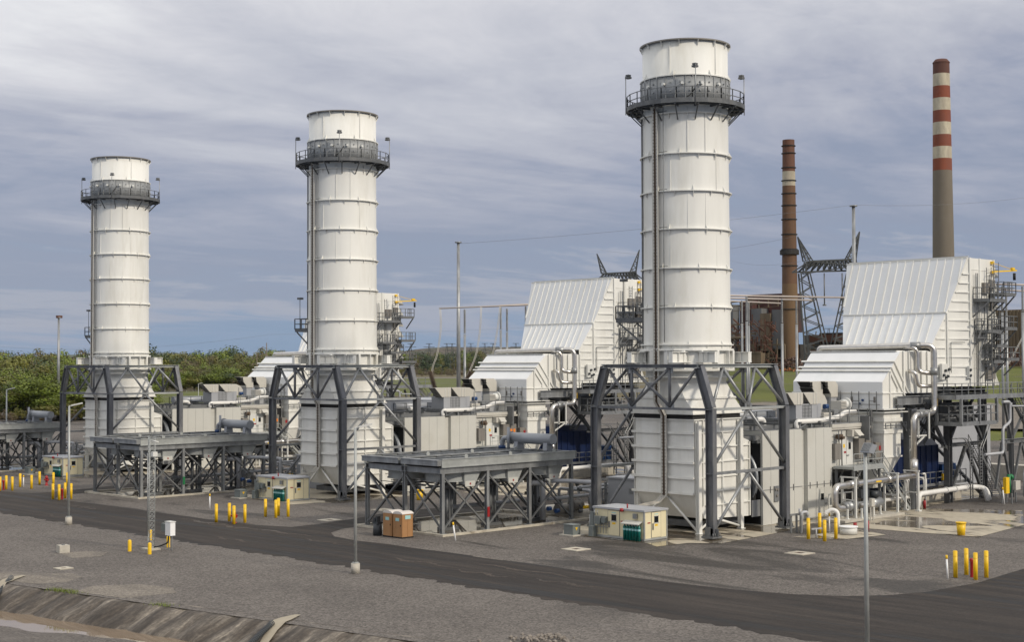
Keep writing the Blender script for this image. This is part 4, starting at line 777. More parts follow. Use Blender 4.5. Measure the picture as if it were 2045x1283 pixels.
# ================================================================== SILVER PIPE
pp = thing('insulated_pipe', 'silver insulated pipe crossing above the nearest inlet duct and dropping to a low run', 'pipe', (23.4, -5.75, 0), 'silver insulated pipes')
unit(pp, 'silver insulated pipe crossing above the middle inlet duct and dropping behind the cooler', 'silver insulated pipe above the far inlet duct, left of the middle stack')
b = MB(); b.pipe([(25.6, 4.9, 13.2), (25.6, 4.9, 13.75), (25.6, -4.4, 13.9), (26.85, -5.75, 13.9), (26.85, -5.75, 8.15), (23.35, -5.75, 8.0), (23.35, -5.75, 3.2)], 0.25, 0.7, 18); b.build('high_run', 'pipe_silver', pp)
b = MB(); b.pipe([(25.6, -3.6, 13.75), (25.6, -4.5, 13.75), (25.9, -4.75, 13.3), (25.9, -4.75, 11.6), (26.8, -5.6, 11.5)], 0.2, 0.5, 14); b.pipe([(25.2, -4.3, 11.7), (25.3, -4.8, 11.6), (25.6, -4.9, 10.4), (26.8, -5.6, 10.4)], 0.17, 0.45, 14); b.build('branch', 'pipe_silver', pp)
for a_, b_ in (((26.85, -5.75, 11.35), (26.85, -5.75, 12.0)), ((25.62, -4.2, 13.87), (26.1, -4.9, 13.88)), ((24.7, -5.75, 8.05), (24.1, -5.75, 8.03))): MB().cyl(a_, b_, 0.31, n=20).build('jacket', 'galv', pp)
b = MB(); b.pipe([(23.45, -5.75, 3.2), (23.45, -5.75, 3.0), (11.6, -5.75, 2.75), (11.3, -5.75, 2.4), (11.3, -5.75, 1.15), (12.2, -5.9, 1.0), (13.1, -5.9, 1.1)], 0.27, 0.75, 18); b.cyl((23.35, -5.75, 3.05), (23.35, -5.75, 4.3), 0.33, n=20); b.cyl((13.2, -5.75, 2.78), (14.4, -5.75, 2.8), 0.31, n=20); b.cyl((18.9, -5.75, 2.88), (19.6, -5.75, 2.9), 0.33, n=20); b.build('low_run', 'pipe_silver', pp)
b = MB(); b.box(16.9, 17.7, -6.04, -6.0, 2.78, 2.9); b.box(27.06, 27.12, -5.9, -5.6, 8.7, 9.3); b.build('yellow_label', 'yellow', pp)
for x in (13.3, 19.6, 22.9):
    b = MB()
    for y in (-5.15, -6.35): b.bar((x, y, 0.15), (x, y, 3.35), 0.16); b.box(x - .2, x + .2, y - .2, y + .2, .03, .16)
    b.bar((x, -5.0, 3.38), (x, -6.5, 3.38), 0.14, 0.1); b.bar((x, -5.15, 1.6), (x, -6.35, 1.6), 0.1); b.build('pipe_support', 'white_steel', pp)
b = MB(); b.bar((24.9, -5.3, 8.3), (24.9, -5.3, 6.0), 0.12); b.bar((24.9, -6.3, 8.3), (24.9, -6.3, 6.0), 0.12); b.bar((23.5, -5.3, 6.2), (26.2, -5.3, 6.2), 0.12); b.bar((23.5, -5.3, 5.0), (25.8, -5.3, 6.1), 0.12); b.bar((24.9, -5.2, 8.35), (24.9, -6.5, 8.35), 0.14); b.build('hanger', 'white_steel', pp)
b = MB(); b.ibeam((23.9, -5.3, 0.04), (23.9, -5.3, 6.0), 0.4, 0.4, (0, 1, 0), 0.05); b.build('column', 'galv', pp)

# ================================================================== FUEL GAS SKID at the foot of the pipe
gs = thing('gas_skid', 'valve skid with silver filter body on a concrete plinth under the nearest low silver pipe', 'valve skid', (14, -5.8, 0), 'fuel gas valve skids')
unit(gs, 'valve skid with silver filter body seen between the legs of the nearest cooler', 'valve skid with silver filter body seen between the legs of the middle cooler')
b = MB(); b.box(10.9, 19.8, -6.9, -4.9, 0.03, 0.22); b.build('plinth', 'concrete_block', gs)
b = MB(); b.cyl((12.6, -5.9, 1.12), (13.9, -5.9, 1.15), 0.40, n=20); b.cyl((12.3, -5.9, 1.1), (12.6, -5.9, 1.12), 0.30, 0.46, n=20); b.cyl((15.9, -5.9, 1.15), (17.6, -5.9, 1.15), 0.42, n=20); b.cyl((17.6, -5.9, 1.15), (17.85, -5.9, 1.15), 0.42, 0.2, n=20); b.cyl((13.9, -5.9, 1.15), (15.9, -5.9, 1.15), 0.24, n=16)
b.build('filter_body', 'galv', gs)
b = MB(); b.cyl((14.6, -6.2, 1.0), (14.6, -6.2, 1.32), 0.5, n=20); b.pipe([(14.6, -6.6, 1.15), (15.4, -6.9, 1.15), (15.4, -6.3, 1.15)], 0.16); b.build('silver_bend', 'pipe_silver', gs)
b = MB()
for x, y in ((12.2, -6.3), (12.9, -5.3), (14.2, -6.6), (15.2, -6.7), (16.2, -6.2), (17.2, -6.2), (13.6, -6.7)): b.bar((x, y, 0.2), (x, y, 1.0), 0.12); b.box(x - .15, x + .15, y - .15, y + .15, .2, .25)
b.rail([(11.6, -5.0, 0.2), (15.0, -5.0, 0.2)], 1.9, 0.04, 1.2); b.build('stand', 'white_steel', gs)
b = MB(); b.box(15.2, 16.4, -5.7, -5.2, 1.6, 2.3); b.cyl((16.8, -5.9, 1.6), (16.8, -5.9, 2.1), 0.35, n=14); b.box(17.1, 18.0, -5.9, -5.2, 1.5, 2.0); b.build('actuator', 'plastic_grey', gs)
b = MB(); b.bar((13.9, -7.3, 0.03), (13.9, -7.3, 1.4), 0.08); b.bar((14.3, -7.3, 0.03), (14.3, -7.3, 1.4), 0.08); b.box(13.85, 14.3, -7.45, -7.2, 1.15, 1.75); b.build('junction_box', 'vent_beige', gs)
# ================================================================== FILTER HOUSE
fh = unit(thing('filter_house', 'largest white ribbed intake filter house with sloping front, below the striped chimney', 'filter house', (34, 0.5, 9.5), 'white intake filter houses'),
          'middle white ribbed intake filter house with sloping front, just left of the nearest stack', 'far white intake filter house, mostly hidden behind the middle stack')
def hoodpt(t, side):                       # front corners: top, crease, foot
    return {0: ((33.0, 6.6, 21.72), (33.0, -5.68, 21.72)), 1: ((31.05, 5.82, 16.84), (31.05, -4.68, 16.84)), 2: ((29.35, 4.82, 13.9), (29.35, -4.12, 13.9))}[t][side]
b = MB(); A0, A1 = hoodpt(0, 0), hoodpt(0, 1); B0, B1 = hoodpt(1, 0), hoodpt(1, 1); C0, C1 = hoodpt(2, 0), hoodpt(2, 1)
b.add([A0, A1, B1, B0, C1, C0], [(0, 1, 2, 3), (3, 2, 4, 5)]); b.build('sloping_front', 'white_roof', fh)
b = MB(); T1, T0 = (33.35, -5.70, 21.72), (33.35, 6.62, 21.72)
b.add([A1, T1, (33.35, -5.70, 10.3), (31.05, -4.68, 10.3), B1], [(0, 1, 2, 3, 4)])
b.add([B1, (31.05, -4.68, 10.3), (29.35, -4.13, 10.3), C1], [(0, 1, 2, 3)])
b.add([A0, T0, (33.35, 6.62, 10.3), (31.05, 5.82, 10.3), B0], [(4, 3, 2, 1, 0)]); b.add([B0, (31.05, 5.82, 10.3), (29.35, 4.83, 10.3), C0], [(3, 2, 1, 0)])
b.add([(29.35, -4.13, 10.3), (29.35, 4.83, 10.3), (31.05, 5.82, 10.3), (33.35, 6.62, 10.3), (33.35, -5.7, 10.3), (31.05, -4.68, 10.3)], [tuple(range(6))])
b.box(33.35, 37.88, -5.70, 6.65, 10.3, 21.75); b.build('wall', 'white_paint', fh)
b = MB()
def lerp3(p, q, t): return tuple(p[i] + (q[i] - p[i]) * t for i in range(3))
ysr = [5.95 - 0.80 * i for i in range(15)]
for i, y in enumerate(ysr):
    w = 0.085 if i % 5 else 0.14
    top = (32.96, y, 21.72); yb = y; bot = (31.01, yb, 16.84)
    t_end = 1.0
    if y > 5.82: t_end = (6.6 - y) / (6.6 - 5.82)
    if y < -4.68: t_end = (5.68 + y) / (5.68 - 4.68)
    t_end = max(0.1, min(1, t_end)); b.bar(top, lerp3(top, bot, t_end), w, 0.10, (0, 1, 0))
for y in [4.55 - 0.80 * i for i in range(11)]:
    top = (31.01, y, 16.80); bot = (29.31, y, 13.9); t_end = 1.0
    if y < -4.12: t_end = (4.68 + y) / (4.68 - 4.12)
    if y > 4.82: t_end = (5.82 - y) / 1.0
    b.bar(top, lerp3(top, bot, max(0.1, min(1, t_end))), 0.085, 0.10, (0, 1, 0))
b.bar((31.0, 5.86, 16.84), (31.0, -4.70, 16.84), 0.12, 0.12); b.bar((33.0, 6.62, 21.74), (33.0, -5.70, 21.74), 0.10, 0.12)
b.build('front_rib', 'white_paint', fh)
b = MB(); zs = [20.3, 19.48, 18.66, 17.84, 17.0, 16.15, 15.33, 14.52, 13.70, 12.9, 12.05, 11.2]
def wallx(z):     # x of the slope edge on the side wall at z
    if z > 16.84: t = (21.72 - z) / (21.72 - 16.84); return 33.0 + (31.05 - 33.0) * t, -5.68 + 1.0 * t
    return 31.05, -4.68
for z in zs:
    x0, y0 = wallx(z); b.bar((x0 + .15, y0 - 0.07, z), (33.2, -5.66 - .07, z), 0.08, 0.12)
    if z < 16.4:
        t = (16.84 - max(z, 13.9)) / 2.94; x1 = 31.05 - 1.7 * t; y1 = -4.68 + 0.56 * t; b.bar((x1 + .15, y1 - .07, z), (30.85, -4.62 - .07, z), 0.08, 0.12)
for x, w in ((33.38, 0.12), (35.2, 0.10), (37.86, 0.1)): b.box(x - w, x + w, -5.80, -5.70, 10.3, 21.78)
b.box(30.98, 31.12, -4.80, -4.70, 10.3, 16.8)
for z in (20.7, 19.2, 17.6, 16.2, 14.8, 13.2, 11.9): b.box(33.5, 37.8, -5.74, -5.70, z, z + 0.03)
b.build('side_rib', 'white_paint', fh)
b = MB()
for y in (-3.6, 0.9, 3.9): b.cyl((34.0, y, 21.72), (34.0, y, 21.92), 0.3, 0.1, 14)
b.build('roof_vent', 'white_steel', fh)
b = MB(); b.bar((33.3, -5.66, 21.86), (33.3, 6.5, 21.86), 0.08, 0.12); b.build('roof_trim', 'white_steel', fh)
for i in range(8):
    z = 20.25 - i * 1.42; b = MB(); b.prism([(37.9, z + 1.38), (38.95, z - 0.02), (37.9, z + 0.10)], 'y', -5.66, 6.6); b.build('rain_hood', 'wall_panel', fh)
def plat(x0, x1, y0, y1, z, gates=(0, 1, 2, 3), st_=1.5, h=1.1):
    b = MB(); b.box(x0, x1, y0, y1, z - 0.16, z); pts = [(x0, y1, z), (x0, y0, z), (x1, y0, z), (x1, y1, z)]; b.rail(pts, h, 0.032, 0.75)
    for x in (x0 + .1, x1 - .1): b.bar((x, y0 + .1, z - .15), (x - 0.2, y1, z - st_), 0.12)
    return b.build('access_platform', 'steel_grey', fh)
plat(34.0, 37.0, -7.3, -5.72, 17.98); plat(37.3, 39.6, -7.0, -5.75, 18.6); plat(37.4, 39.8, -7.0, -5.75, 15.5); plat(35.4, 37.6, -7.2, -5.75, 13.9); plat(34.2, 36.6, -7.0, -5.75, 15.2, st_=1.2); plat(37.4, 39.9, -7.1, -5.75, 12.7); plat(35.2, 37.0, -7.0, -5.75, 12.5)
b = MB()
for y in (-7.0, -6.55): b.bar((34.9, y, 10), (34.9, y, 20.9), 0.05); b.bar((36.3, y, 12.6), (36.3, y, 21.4), 0.05)
for i in range(36): b.bar((34.9, -7.0, 10.2 + i * .3), (34.9, -6.55, 10.2 + i * .3), 0.035)
for i in range(29): b.bar((36.3, -7.0, 12.6 + i * .3), (36.3, -6.55, 12.6 + i * .3), 0.035)
for z in (19.3, 20.0, 20.7): b.bar((36.1, -7.1, z), (36.5, -6.4, z), 0.05)
b.build('ladder', 'steel_grey', fh)
b = MB()
for x in (34.1, 34.4, 35.6, 37.0): b.cyl((x, -5.95, 10.2), (x, -5.95, 20.4 if x < 35 else 17.6), 0.045, n=6)
for z in (16.1, 14.6): b.bar((33.2, -6.5, z), (34.6, -6.5, z), 0.12); b.bar((33.3, -6.5, z - 1.6), (34.5, -6.5, z), 0.1)
b.cyl((36.9, -5.85, 18.2), (36.9, -5.85, 20.4), 0.05, n=6); b.build('conduit', 'steel_grey', fh)
b = MB(); b.box(37.0, 37.7, -5.95, -5.70, 19.2, 19.9); b.box(37.05, 37.5, -5.95, -5.70, 17.2, 17.9); b.box(35.6, 36.6, -6.0, -5.7, 18.6, 19.6); b.box(36.0, 37.5, -6.0, -5.7, 10.9, 12.0)
for z in (20.2, 18.9, 16.9, 15.6, 14.0): b.box(37.4, 37.6, -5.76, -5.70, z, z + 0.25)
b.build('control_box', 'cabinet_brown', fh)
MB().box(32.9, 33.3, -5.85, -5.55, 11.0, 12.1).build('instrument_panel', 'white_steel', fh); MB().box(30.0, 31.4, -4.78, -4.55, 10.9, 12.3).build('instrument_panel', 'white_steel', fh)
b = MB()
for x, z in ((30.2, 11.3), (30.5, 11.7), (30.9, 11.2), (31.1, 11.8), (30.6, 11.1), (33.05, 11.25), (33.05, 11.75)): b.cyl((x, -4.8 if x < 32 else -5.86, z), (x, -4.95 if x < 32 else -5.95, z), 0.13, n=10)
b.pipe([(31.3, -4.95, 11.5), (31.3, -4.95, 14.2), (32.6, -5.6, 14.2)], 0.03, 0.1, 6); b.build('gauge', 'plastic_grey', fh)
jc = MB(); jc.bar((37.5, -5.9, 21.45), (39.6, -6.6, 20.95), 0.04); jc.bar((37.3, -5.9, 20.65), (40.2, -6.8, 20.85), 0.09, 0.13); jc.box(37.3, 37.6, -5.95, -5.7, 21.35, 21.6); jc.box(37.3, 37.6, -5.95, -5.7, 20.5, 20.75); jc.box(39.5, 40.0, -6.75, -6.55, 20.85, 21.1)
j = jc.build('jib_crane', 'yellow', fh); b = MB(); b.cyl((39.95, -6.7, 20.6), (39.95, -6.7, 19.95), 0.13, n=10); b.build('hoist', 'black', j)

# ================================================================== STEEL UNDER THE FILTER HOUSE
sf = unit(thing('filter_support', 'dark steel columns, braces and walkway deck carrying the nearest filter house at the right', 'steel structure', (34, 0, 0), 'steel structures under the filter houses'),
          'dark steel columns and walkway deck carrying the middle filter house, left of the nearest frame', 'dark steel columns and walkway deck carrying the far filter house')
for x in (31.2, 37.6):
    for y in (-4.6, 0.6, 6.2): b = MB(); b.ibeam((x, y, 0.05), (x, y, 9.2), 0.55, 0.6, (0, 1, 0), 0.06); b.build('column', 'steel_dark', sf)
b = MB()
for y in (-4.6, 0.6, 6.2): b.ibeam((29.6, y, 9.45), (38.6, y, 9.45), 0.4, 0.5, (0, 1, 0), 0.05); b.ibeam((30, y, 5.1), (38.0, y, 5.1), 0.3, 0.35, (0, 1, 0), 0.04)
for x in (31.2, 34.4, 37.6): b.ibeam((x, -4.9, 9.9), (x, 6.5, 9.9), 0.4, 0.45, (1, 0, 0), 0.05)
for x in (29.6, 33.4): b.prism([(x, 9.9), (x + 1.9, 10.75), (x + 3.8, 9.9)], 'y', -4.2, -4.1)
b.build('beam', 'steel_dark', sf)
for a_, b_ in (((31.2, -4.6, 0.4), (34.4, -4.6, 5.0)), ((37.6, -4.6, 0.4), (34.4, -4.6, 5.0)), ((31.2, -4.6, 5.2), (34.4, -4.6, 9.2)), ((37.6, -4.6, 5.2), (34.4, -4.6, 9.2)), ((31.2, -4.6, 4.5), (27.2, -4.6, 9.0)), ((37.6, -4.4, 0.4), (37.6, 0.6, 5.0)), ((31.2, -4.4, 5.0), (31.2, .6, 9.0)), ((31.2, 6.2, 0.4), (34.4, 6.2, 5.0)), ((37.6, 6.2, 0.4), (34.4, 6.2, 5.0))):
    b = MB(); b.bar(a_, b_, 0.26, 0.26); b.build('brace', 'steel_dark', sf)
b = MB(); b.box(27.4, 33.8, -7.4, -4.9, 9.30, 9.5); b.box(33.8, 42.5, -7.4, -5.8, 9.30, 9.5); b.bar((27.4, -7.4, 9.4), (42.5, -7.4, 9.4), 0.14, 0.36); b.bar((27.4, -7.4, 9.4), (27.4, -5, 9.4), 0.14, 0.36); b.build('deck', 'galv', sf)
b = MB(); b.rail([(27.5, -5.2, 9.5), (27.5, -7.35, 9.5), (42.4, -7.35, 9.5)], 1.1, 0.03, 1.15); b.build('guard_rail', 'galv', sf)
b = MB(); b.box(28.2, 34.6, -7.5, -5.0, 7.0, 7.18); b.bar((28.2, -7.5, 7.1), (34.6, -7.5, 7.1), 0.12, 0.3); b.bar((28.2, -7.5, 7.1), (28.2, -5, 7.1), 0.12, 0.3)
for x, y in ((28.2, -7.5), (31.4, -7.5), (34.6, -7.5), (28.2, -5.2)): b.bar((x, y, 7.1), (x, y, 9.3), 0.22)
b.rail([(28.2, -5.2, 7.18), (28.2, -7.5, 7.18), (34.6, -7.5, 7.18)], 1.5, 0.04, 1.0, 3); b.build('valve_cage', 'galv', sf)
random.seed(3); b = MB()
for i in range(26): x = random.uniform(28.6, 34.2); z = random.uniform(7.25, 8.7); y = random.uniform(-7.0, -5.4); r = random.uniform(.06, .2); b.cyl((x, y, z), (x + random.uniform(-.3, .3), y + random.uniform(-.4, .4), z + random.uniform(.1, .6)), r, n=8)
for z in (7.6, 8.2): b.cyl((28.5, -6.2, z), (34.4, -6.2, z), 0.1, n=8)
b.box(28.6, 34.3, -5.3, -5.0, 7.2, 8.9); b.build('valve_bank', 'steel_dark', sf)
b = MB(); b.stair((44.8, -6.6, 4.9), (40.0, -6.6, 9.4), 0.9); b.stair((39.6, -4.9, 0.1), (35.2, -4.9, 4.9), 0.9); b.stair((29.9, -2.6, 5.2), (33.0, -2.6, 8.2), 0.8); b.build('stair', 'steel_grey', sf)
for x in (33.5, 35.3):
    b = MB()
    for dx in (-.22, .22): b.pipe([(x + dx, -5.6, 0.3), (x + dx, -5.6, 4.7), (x + dx + (0.9 if x > 34 else -1.0), -5.6, 5.7), (x + dx + (1.6 if x > 34 else -3.2), -5.6, 7.0 if x > 34 else 5.75)], 0.05, 0.4, 8)
    for i in range(16): b.bar((x - .22, -5.6, 0.5 + i * .28), (x + .22, -5.6, 0.5 + i * .28), 0.05)
    b.build('cable_tray', 'galv', sf)
b = MB(); b.pipe([(34.9, -7.9, 8.9), (36.3, -7.9, 8.9), (36.3, -7.9, 7.1), (34.9, -7.9, 6.6), (34.9, -7.9, 4.4), (31.5, -7.9, 4.4)], 0.13, 0.35); b.pipe([(36.6, -7.9, 8.8), (36.6, -7.9, 8.5), (39.2, -7.9, 8.45), (39.2, -7.9, 3.0), (38.8, -7.9, 2.4), (38.8, -7.9, .3)], 0.08, 0.25, 8); b.build('drain_pipe', 'pipe_grey', sf)
b = MB(); b.ibeam((39.9, -6.2, 0.03), (39.9, -6.2, 9.3), 0.35, 0.4, (0, 1, 0), 0.05); b.ibeam((38.0, -6.2, 5.2), (44.0, -6.2, 5.2), 0.35, 0.4, (0, 1, 0), 0.05); b.ibeam((44, -6.2, 0.03), (44, -6.2, 9.3), 0.35, 0.4, (0, 1, 0), 0.05)
for a_, b_ in (((38.1, -6.2, 5.1), (36.8, -6.2, 1.0)), ((38.3, -6.2, 5.1), (39.8, -6.2, 1.0)), ((41.9, -6.2, 5.1), (40.1, -6.2, 1.0)), ((41.9, -6.2, 5.1), (43.9, -6.2, 1.0)), ((40, -6.2, 5.3), (38.6, -6.2, 9)), ((40, -6.2, 9.2), (43.9, -6.2, 5.4)), ((40.1, -6.2, 5.4), (43.9, -6.2, 9.2))): b.bar(a_, b_, 0.2)
b.build('pipe_rack_frame', 'steel_grey', sf)

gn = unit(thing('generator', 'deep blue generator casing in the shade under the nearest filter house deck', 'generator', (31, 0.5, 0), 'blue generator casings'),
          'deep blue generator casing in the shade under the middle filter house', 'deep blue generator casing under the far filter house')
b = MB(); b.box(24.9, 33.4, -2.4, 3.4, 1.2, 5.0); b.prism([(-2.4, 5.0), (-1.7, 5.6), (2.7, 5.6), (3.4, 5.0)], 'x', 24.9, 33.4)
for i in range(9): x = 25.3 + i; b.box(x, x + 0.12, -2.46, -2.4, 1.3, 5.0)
b.build('casing', 'blue_deep_shaded', gn)
b = MB(); b.box(24.4, 36.5, -3.0, 3.8, 0.02, 1.2); b.build('base', 'concrete_block', gn)
b = MB(); b.box(24.5, 36.4, -3.6, -3.0, 1.5, 1.62); b.rail([(24.5, -3.55, 1.62), (36.4, -3.55, 1.62)], 1.1, 0.03, 1.1); b.build('walkway', 'galv', gn)
b = MB(); b.box(33.8, 36.3, -2.6, 0.5, 1.6, 3.2); b.box(24.6, 25.6, -3.4, -2.5, 1.7, 2.5); b.build('auxiliary_box', 'blue', gn)
b = MB(); b.box(32.0, 32.25, -3.7, -3.5, 1.9, 2.5); b.build('yellow_valve', 'yellow', gn)
b = MB(); b.pipe([(25.0, -5.2, 0.1), (25.0, -5.2, 1.25), (33.0, -5.2, 1.3), (34.4, -5.5, 1.3), (34.9, -6.1, 1.2), (35.0, -6.3, 0.05)], 0.22, 0.5, 14); b.pipe([(33.0, -4.8, 1.28), (35.2, -5.0, 1.28), (35.9, -5.8, 1.1), (36.0, -6.0, 0.05)], 0.2, 0.5, 14)
for x in (29.6, 31.2, 33.0): b.cyl((x, -5.2, 1.28), (x + .12, -5.2, 1.28), 0.29, n=16)
cwp = unit(tag(b.build('cooling_pipe', 'pipe_white', None, (30, -5.2, 0)), 'thick pale ground pipe turning down into the gravel at the right, before the nearest generator', 'pipe', 'ground cooling pipes'), 'thick pale ground pipe in front of the middle blue generator', 'thick pale ground pipe in front of the far blue generator')
b = MB(); b.pipe([(26.5, -5.0, 0.1), (26.5, -5.0, 2.9), (26.0, -5.0, 2.9)], 0.08)
for x in (24.6, 24.95, 25.3, 27.3, 27.7): b.pipe([(x, -4.4, 0.9), (x, -4.4, 2.4), (x - .3, -3.8, 2.5)], 0.07, 0.2, 8)
b.cyl((20.5, -4.3, 0.95), (29.0, -4.3, 0.95), 0.16, n=12)
unit(tag(b.build('riser_pipes', 'pipe_white', None, (26, -4.4, 0)), 'row of thin white riser pipes in front of the nearest blue generator', 'pipe', 'riser pipe rows'), 'row of thin white riser pipes left of the nearest steel frame leg', 'row of thin white riser pipes in front of the far generator')

# ================================================================== AIR COOLER (beside the stack, towards the next unit)
ck = unit(thing('air_cooler', 'nearest grey air cooler deck on braced legs, standing in a wet basin behind the toilets', 'air cooler', (-8.5, 14.3, 0), 'grey air cooler decks'),
          'middle grey air cooler deck on braced legs, behind the lattice mast', 'far grey air cooler deck cut by the left edge of the photograph')
KX0, KX1, KY0, KY1 = -15.5, -1.75, 10.15, 18.7
for x in (KX0, -11.0, -6.5, KX1):
    for y in (KY0, 14.3, KY1):
        b = MB(); b.ibeam((x, y, 0.06), (x, y, 4.45), 0.26, 0.27, (1, 0, 0), 0.035); b.box(x - .3, x + .3, y - .3, y + .3, .03, .1)
        l_ = b.build('leg', 'galv', ck)
        if y == KY0 and x == -11.0: b = MB(); b.box(x - .12, x + .12, y - .19, y - .17, 1.0, 1.75); b.build('red_sign', 'red', l_)
KB = []
for y in (KY0, 14.3, KY1):
    for x0, x1 in ((KX0, -11.0), (-11.0, -6.5), (-6.5, KX1)): KB += [((x0, y, 0.3), (x1, y, 4.3)), ((x0, y, 4.3), (x1, y, 0.3))]
for x in (KX0, -6.5, KX1):
    for y0, y1 in ((KY0, 14.3), (14.3, KY1)): KB += [((x, y0, 0.3), (x, y1, 4.3)), ((x, y0, 4.3), (x, y1, 0.3))]
for a_, b_ in KB: b = MB(); b.bar(a_, b_, 0.12, 0.12); b.build('brace', 'steel_grey', ck)
b = MB()
for y in (KY0, 14.1, 14.5, KY1): b.ibeam((KX0 - .2, y, 4.66), (KX1 + .15, y, 4.66), 0.3, 0.44, (0, 1, 0), 0.04)
for x in (KX0, KX1): b.ibeam((x, KY0 + .1, 4.64), (x, KY1 - .1, 4.64), 0.3, 0.4, (1, 0, 0), 0.04)
b.build('lower_beam', 'galv', ck)
b = MB()
for y in (KY0 - .12, 14.22, 14.38, KY1 + .08): b.box(KX0 - .15, KX1 + .35, y - 0.03, y + 0.03, 4.9, 5.5)
for y in (KY0 - .12,): b.box(KX0 - .15, KX1 + .35, y - 0.09, y + 0.03, 5.46, 5.52); b.box(KX0 - .15, KX1 + .35, y - 0.09, y + 0.03, 4.88, 4.93)
b.build('side_plate', 'galv_light', ck)
for y0, y1 in ((KY0 - .1, 14.15), (14.45, KY1 + .05)): b = MB(); b.box(KX0 - .55, KX0 - .15, y0, y1, 5.02, 5.4); b.box(KX0 - .62, KX0 - .1, y0, y1, 5.4, 5.46); b.build('header_box', 'galv', ck); b = MB(); b.box(KX1 + .36, KX1 + .6, y0, y1, 5.0, 5.45); b.build('header_box', 'galv', ck)
b = MB(); b.box(KX0, KX1, KY0, 14.15, 5.0, 5.26); b.box(KX0, KX1, 14.45, KY1, 5.0, 5.26)
for i in range(46):
    y = KY0 + 0.08 + i * 0.187
    if 14.1 < y < 14.5: continue
    b.box(KX0, KX1, y, y + 0.05, 5.26, 5.31)
b.build('tube_bundle', 'steel_grey', ck)
b = MB()
for i in range(1, 9): x = KX0 + i * 1.53; b.box(x - 0.07, x + 0.07, KY0, KY1, 5.31, 5.42)
for y in (KY0 + .02, 14.15, 14.45, KY1): b.box(KX0, KX1, y - .07, y + .07, 5.42, 5.50)
b.build('cross_rib', 'galv', ck)
b = MB()
for x in (-13.2, -8.6, -3.8):
    for y in (KY0 - .1, 14.3): b.box(x - .14, x + .14, y - .02, y + .02, 5.5, 5.7); b.cyl((x - .0, y - .03, 5.62), (x, y + .03, 5.62), 0.16, n=12)
b.build('lifting_lug', 'galv_light', ck)
for x in (-13.2, -8.7, -4.2):
    for y in (12.2, 16.5):
        b = MB(); b.cyl((x, y, 3.75), (x, y, 4.42), 1.6, n=32, caps=False); b.cyl((x, y, 3.72), (x, y, 3.8), 1.68, n=32, caps=False); b.lathe([(1.55, 3.75), (1.55, 4.4)], x, y, 32)
        b.loft([(x - 2.0, y - 1.85, 4.44), (x + 2.0, y - 1.85, 4.44), (x + 2.0, y + 1.85, 4.44), (x - 2.0, y + 1.85, 4.44)], [(x + 1.6 * c_, y + 1.6 * s_, 4.2) for c_, s_ in ((-.7, -.7), (.7, -.7), (.7, .7), (-.7, .7))])
        b.prism([(x + 0.1, 4.4), (x + 1.75, 4.4), (x + 1.2, 3.5), (x + 0.1, 3.5)], 'y', y - 1.85, y - 1.2); fn = b.build('fan_ring', 'galv_light', ck)
        b = MB(); b.box(x + 0.15, x + 1.15, y - 1.88, y - 1.85, 3.35, 3.75); b.build('fan_sign', 'wall_panel', fn)
        b = MB(); b.box(x + 0.6, x + 0.72, y - 1.90, y - 1.88, 3.48, 3.62); b.build('red_mark', 'red', fn)
        b = MB(); b.cyl((x, y, 3.1), (x, y, 3.7), 0.35, n=14)
        for k in range(4): a = k * math.pi / 2 + 0.3; b.bar((x, y, 3.78), (x + 1.5 * math.cos(a), y + 1.5 * math.sin(a), 3.86), 0.3, 0.03)
        b.bar((x - 2.1, y, 3.3), (x + 2.1, y, 3.3), 0.12); b.bar((x, y - 1.9, 3.2), (x, y + 1.9, 3.2), 0.1)
        for i in range(4): b.bar((x - 1.6 + i, y - 1.8, 3.45 + .05 * i), (x - 1.3 + i, y + 1.8, 3.45), 0.05)
        b.build('fan_drive', 'steel_dark', fn)
for x in (-13.2, -8.7, -4.2): b = MB(); b.cyl((x, 12.2, 0.06), (x, 12.2, 3.1), 0.15, n=12); b.cyl((x + .5, 12.2, 0.06), (x + .5, 12.2, 3.3), 0.1, n=10); b.box(x - .6, x + .9, 11.8, 12.6, 0.04, 0.25); b.build('fan_post', 'steel_dark', ck)
TX, TY0, TY1 = -2.5, 11.35, 16.15
tk = unit(thing('header_tank', 'smooth grey cylindrical tank lying on saddles at the right end of the nearest cooler deck', 'tank', (TX, 13.5, 5.5), 'cylindrical tanks on the coolers'),
          'smooth grey cylindrical tank lying on saddles on the middle cooler deck', 'smooth grey cylindrical tank lying on saddles on the far left cooler deck')
b = MB(); b.cyl((TX, TY0, 6.38), (TX, TY1, 6.38), 0.44, n=28); b.cyl((TX, TY1, 6.38), (TX, TY1 + .2, 6.38), 0.44, 0.3, n=28); b.cyl((TX, TY1 - .1, 6.38), (TX, TY1 + .03, 6.38), 0.52, n=28); b.build('body', 'tank_grey', tk)
for y in (TY0 + .6, TY1 - .9): MB().prism([(TX - .4, 5.5), (TX + .4, 5.5), (TX + .34, 6.1), (TX - .34, 6.1)], 'y', y - .22, y + .22).build('saddle', 'tank_grey', tk)
b = MB(); b.pipe([(TX, TY1 + .1, 6.38), (TX, TY1 + 1.0, 6.3), (TX, TY1 + 1.05, 5.5)], 0.2, 0.5, 12); b.cyl((TX - .6, TY1 - .3, 5.5), (TX - .6, TY1 - .3, 7.25), 0.12, n=12); b.build('elbow', 'tank_grey', tk)
MB().cyl((TX, TY1 + 1.05, 5.45), (TX, TY1 + 1.05, 5.7), 0.3, n=16).build('blue_flange', 'blue', tk)
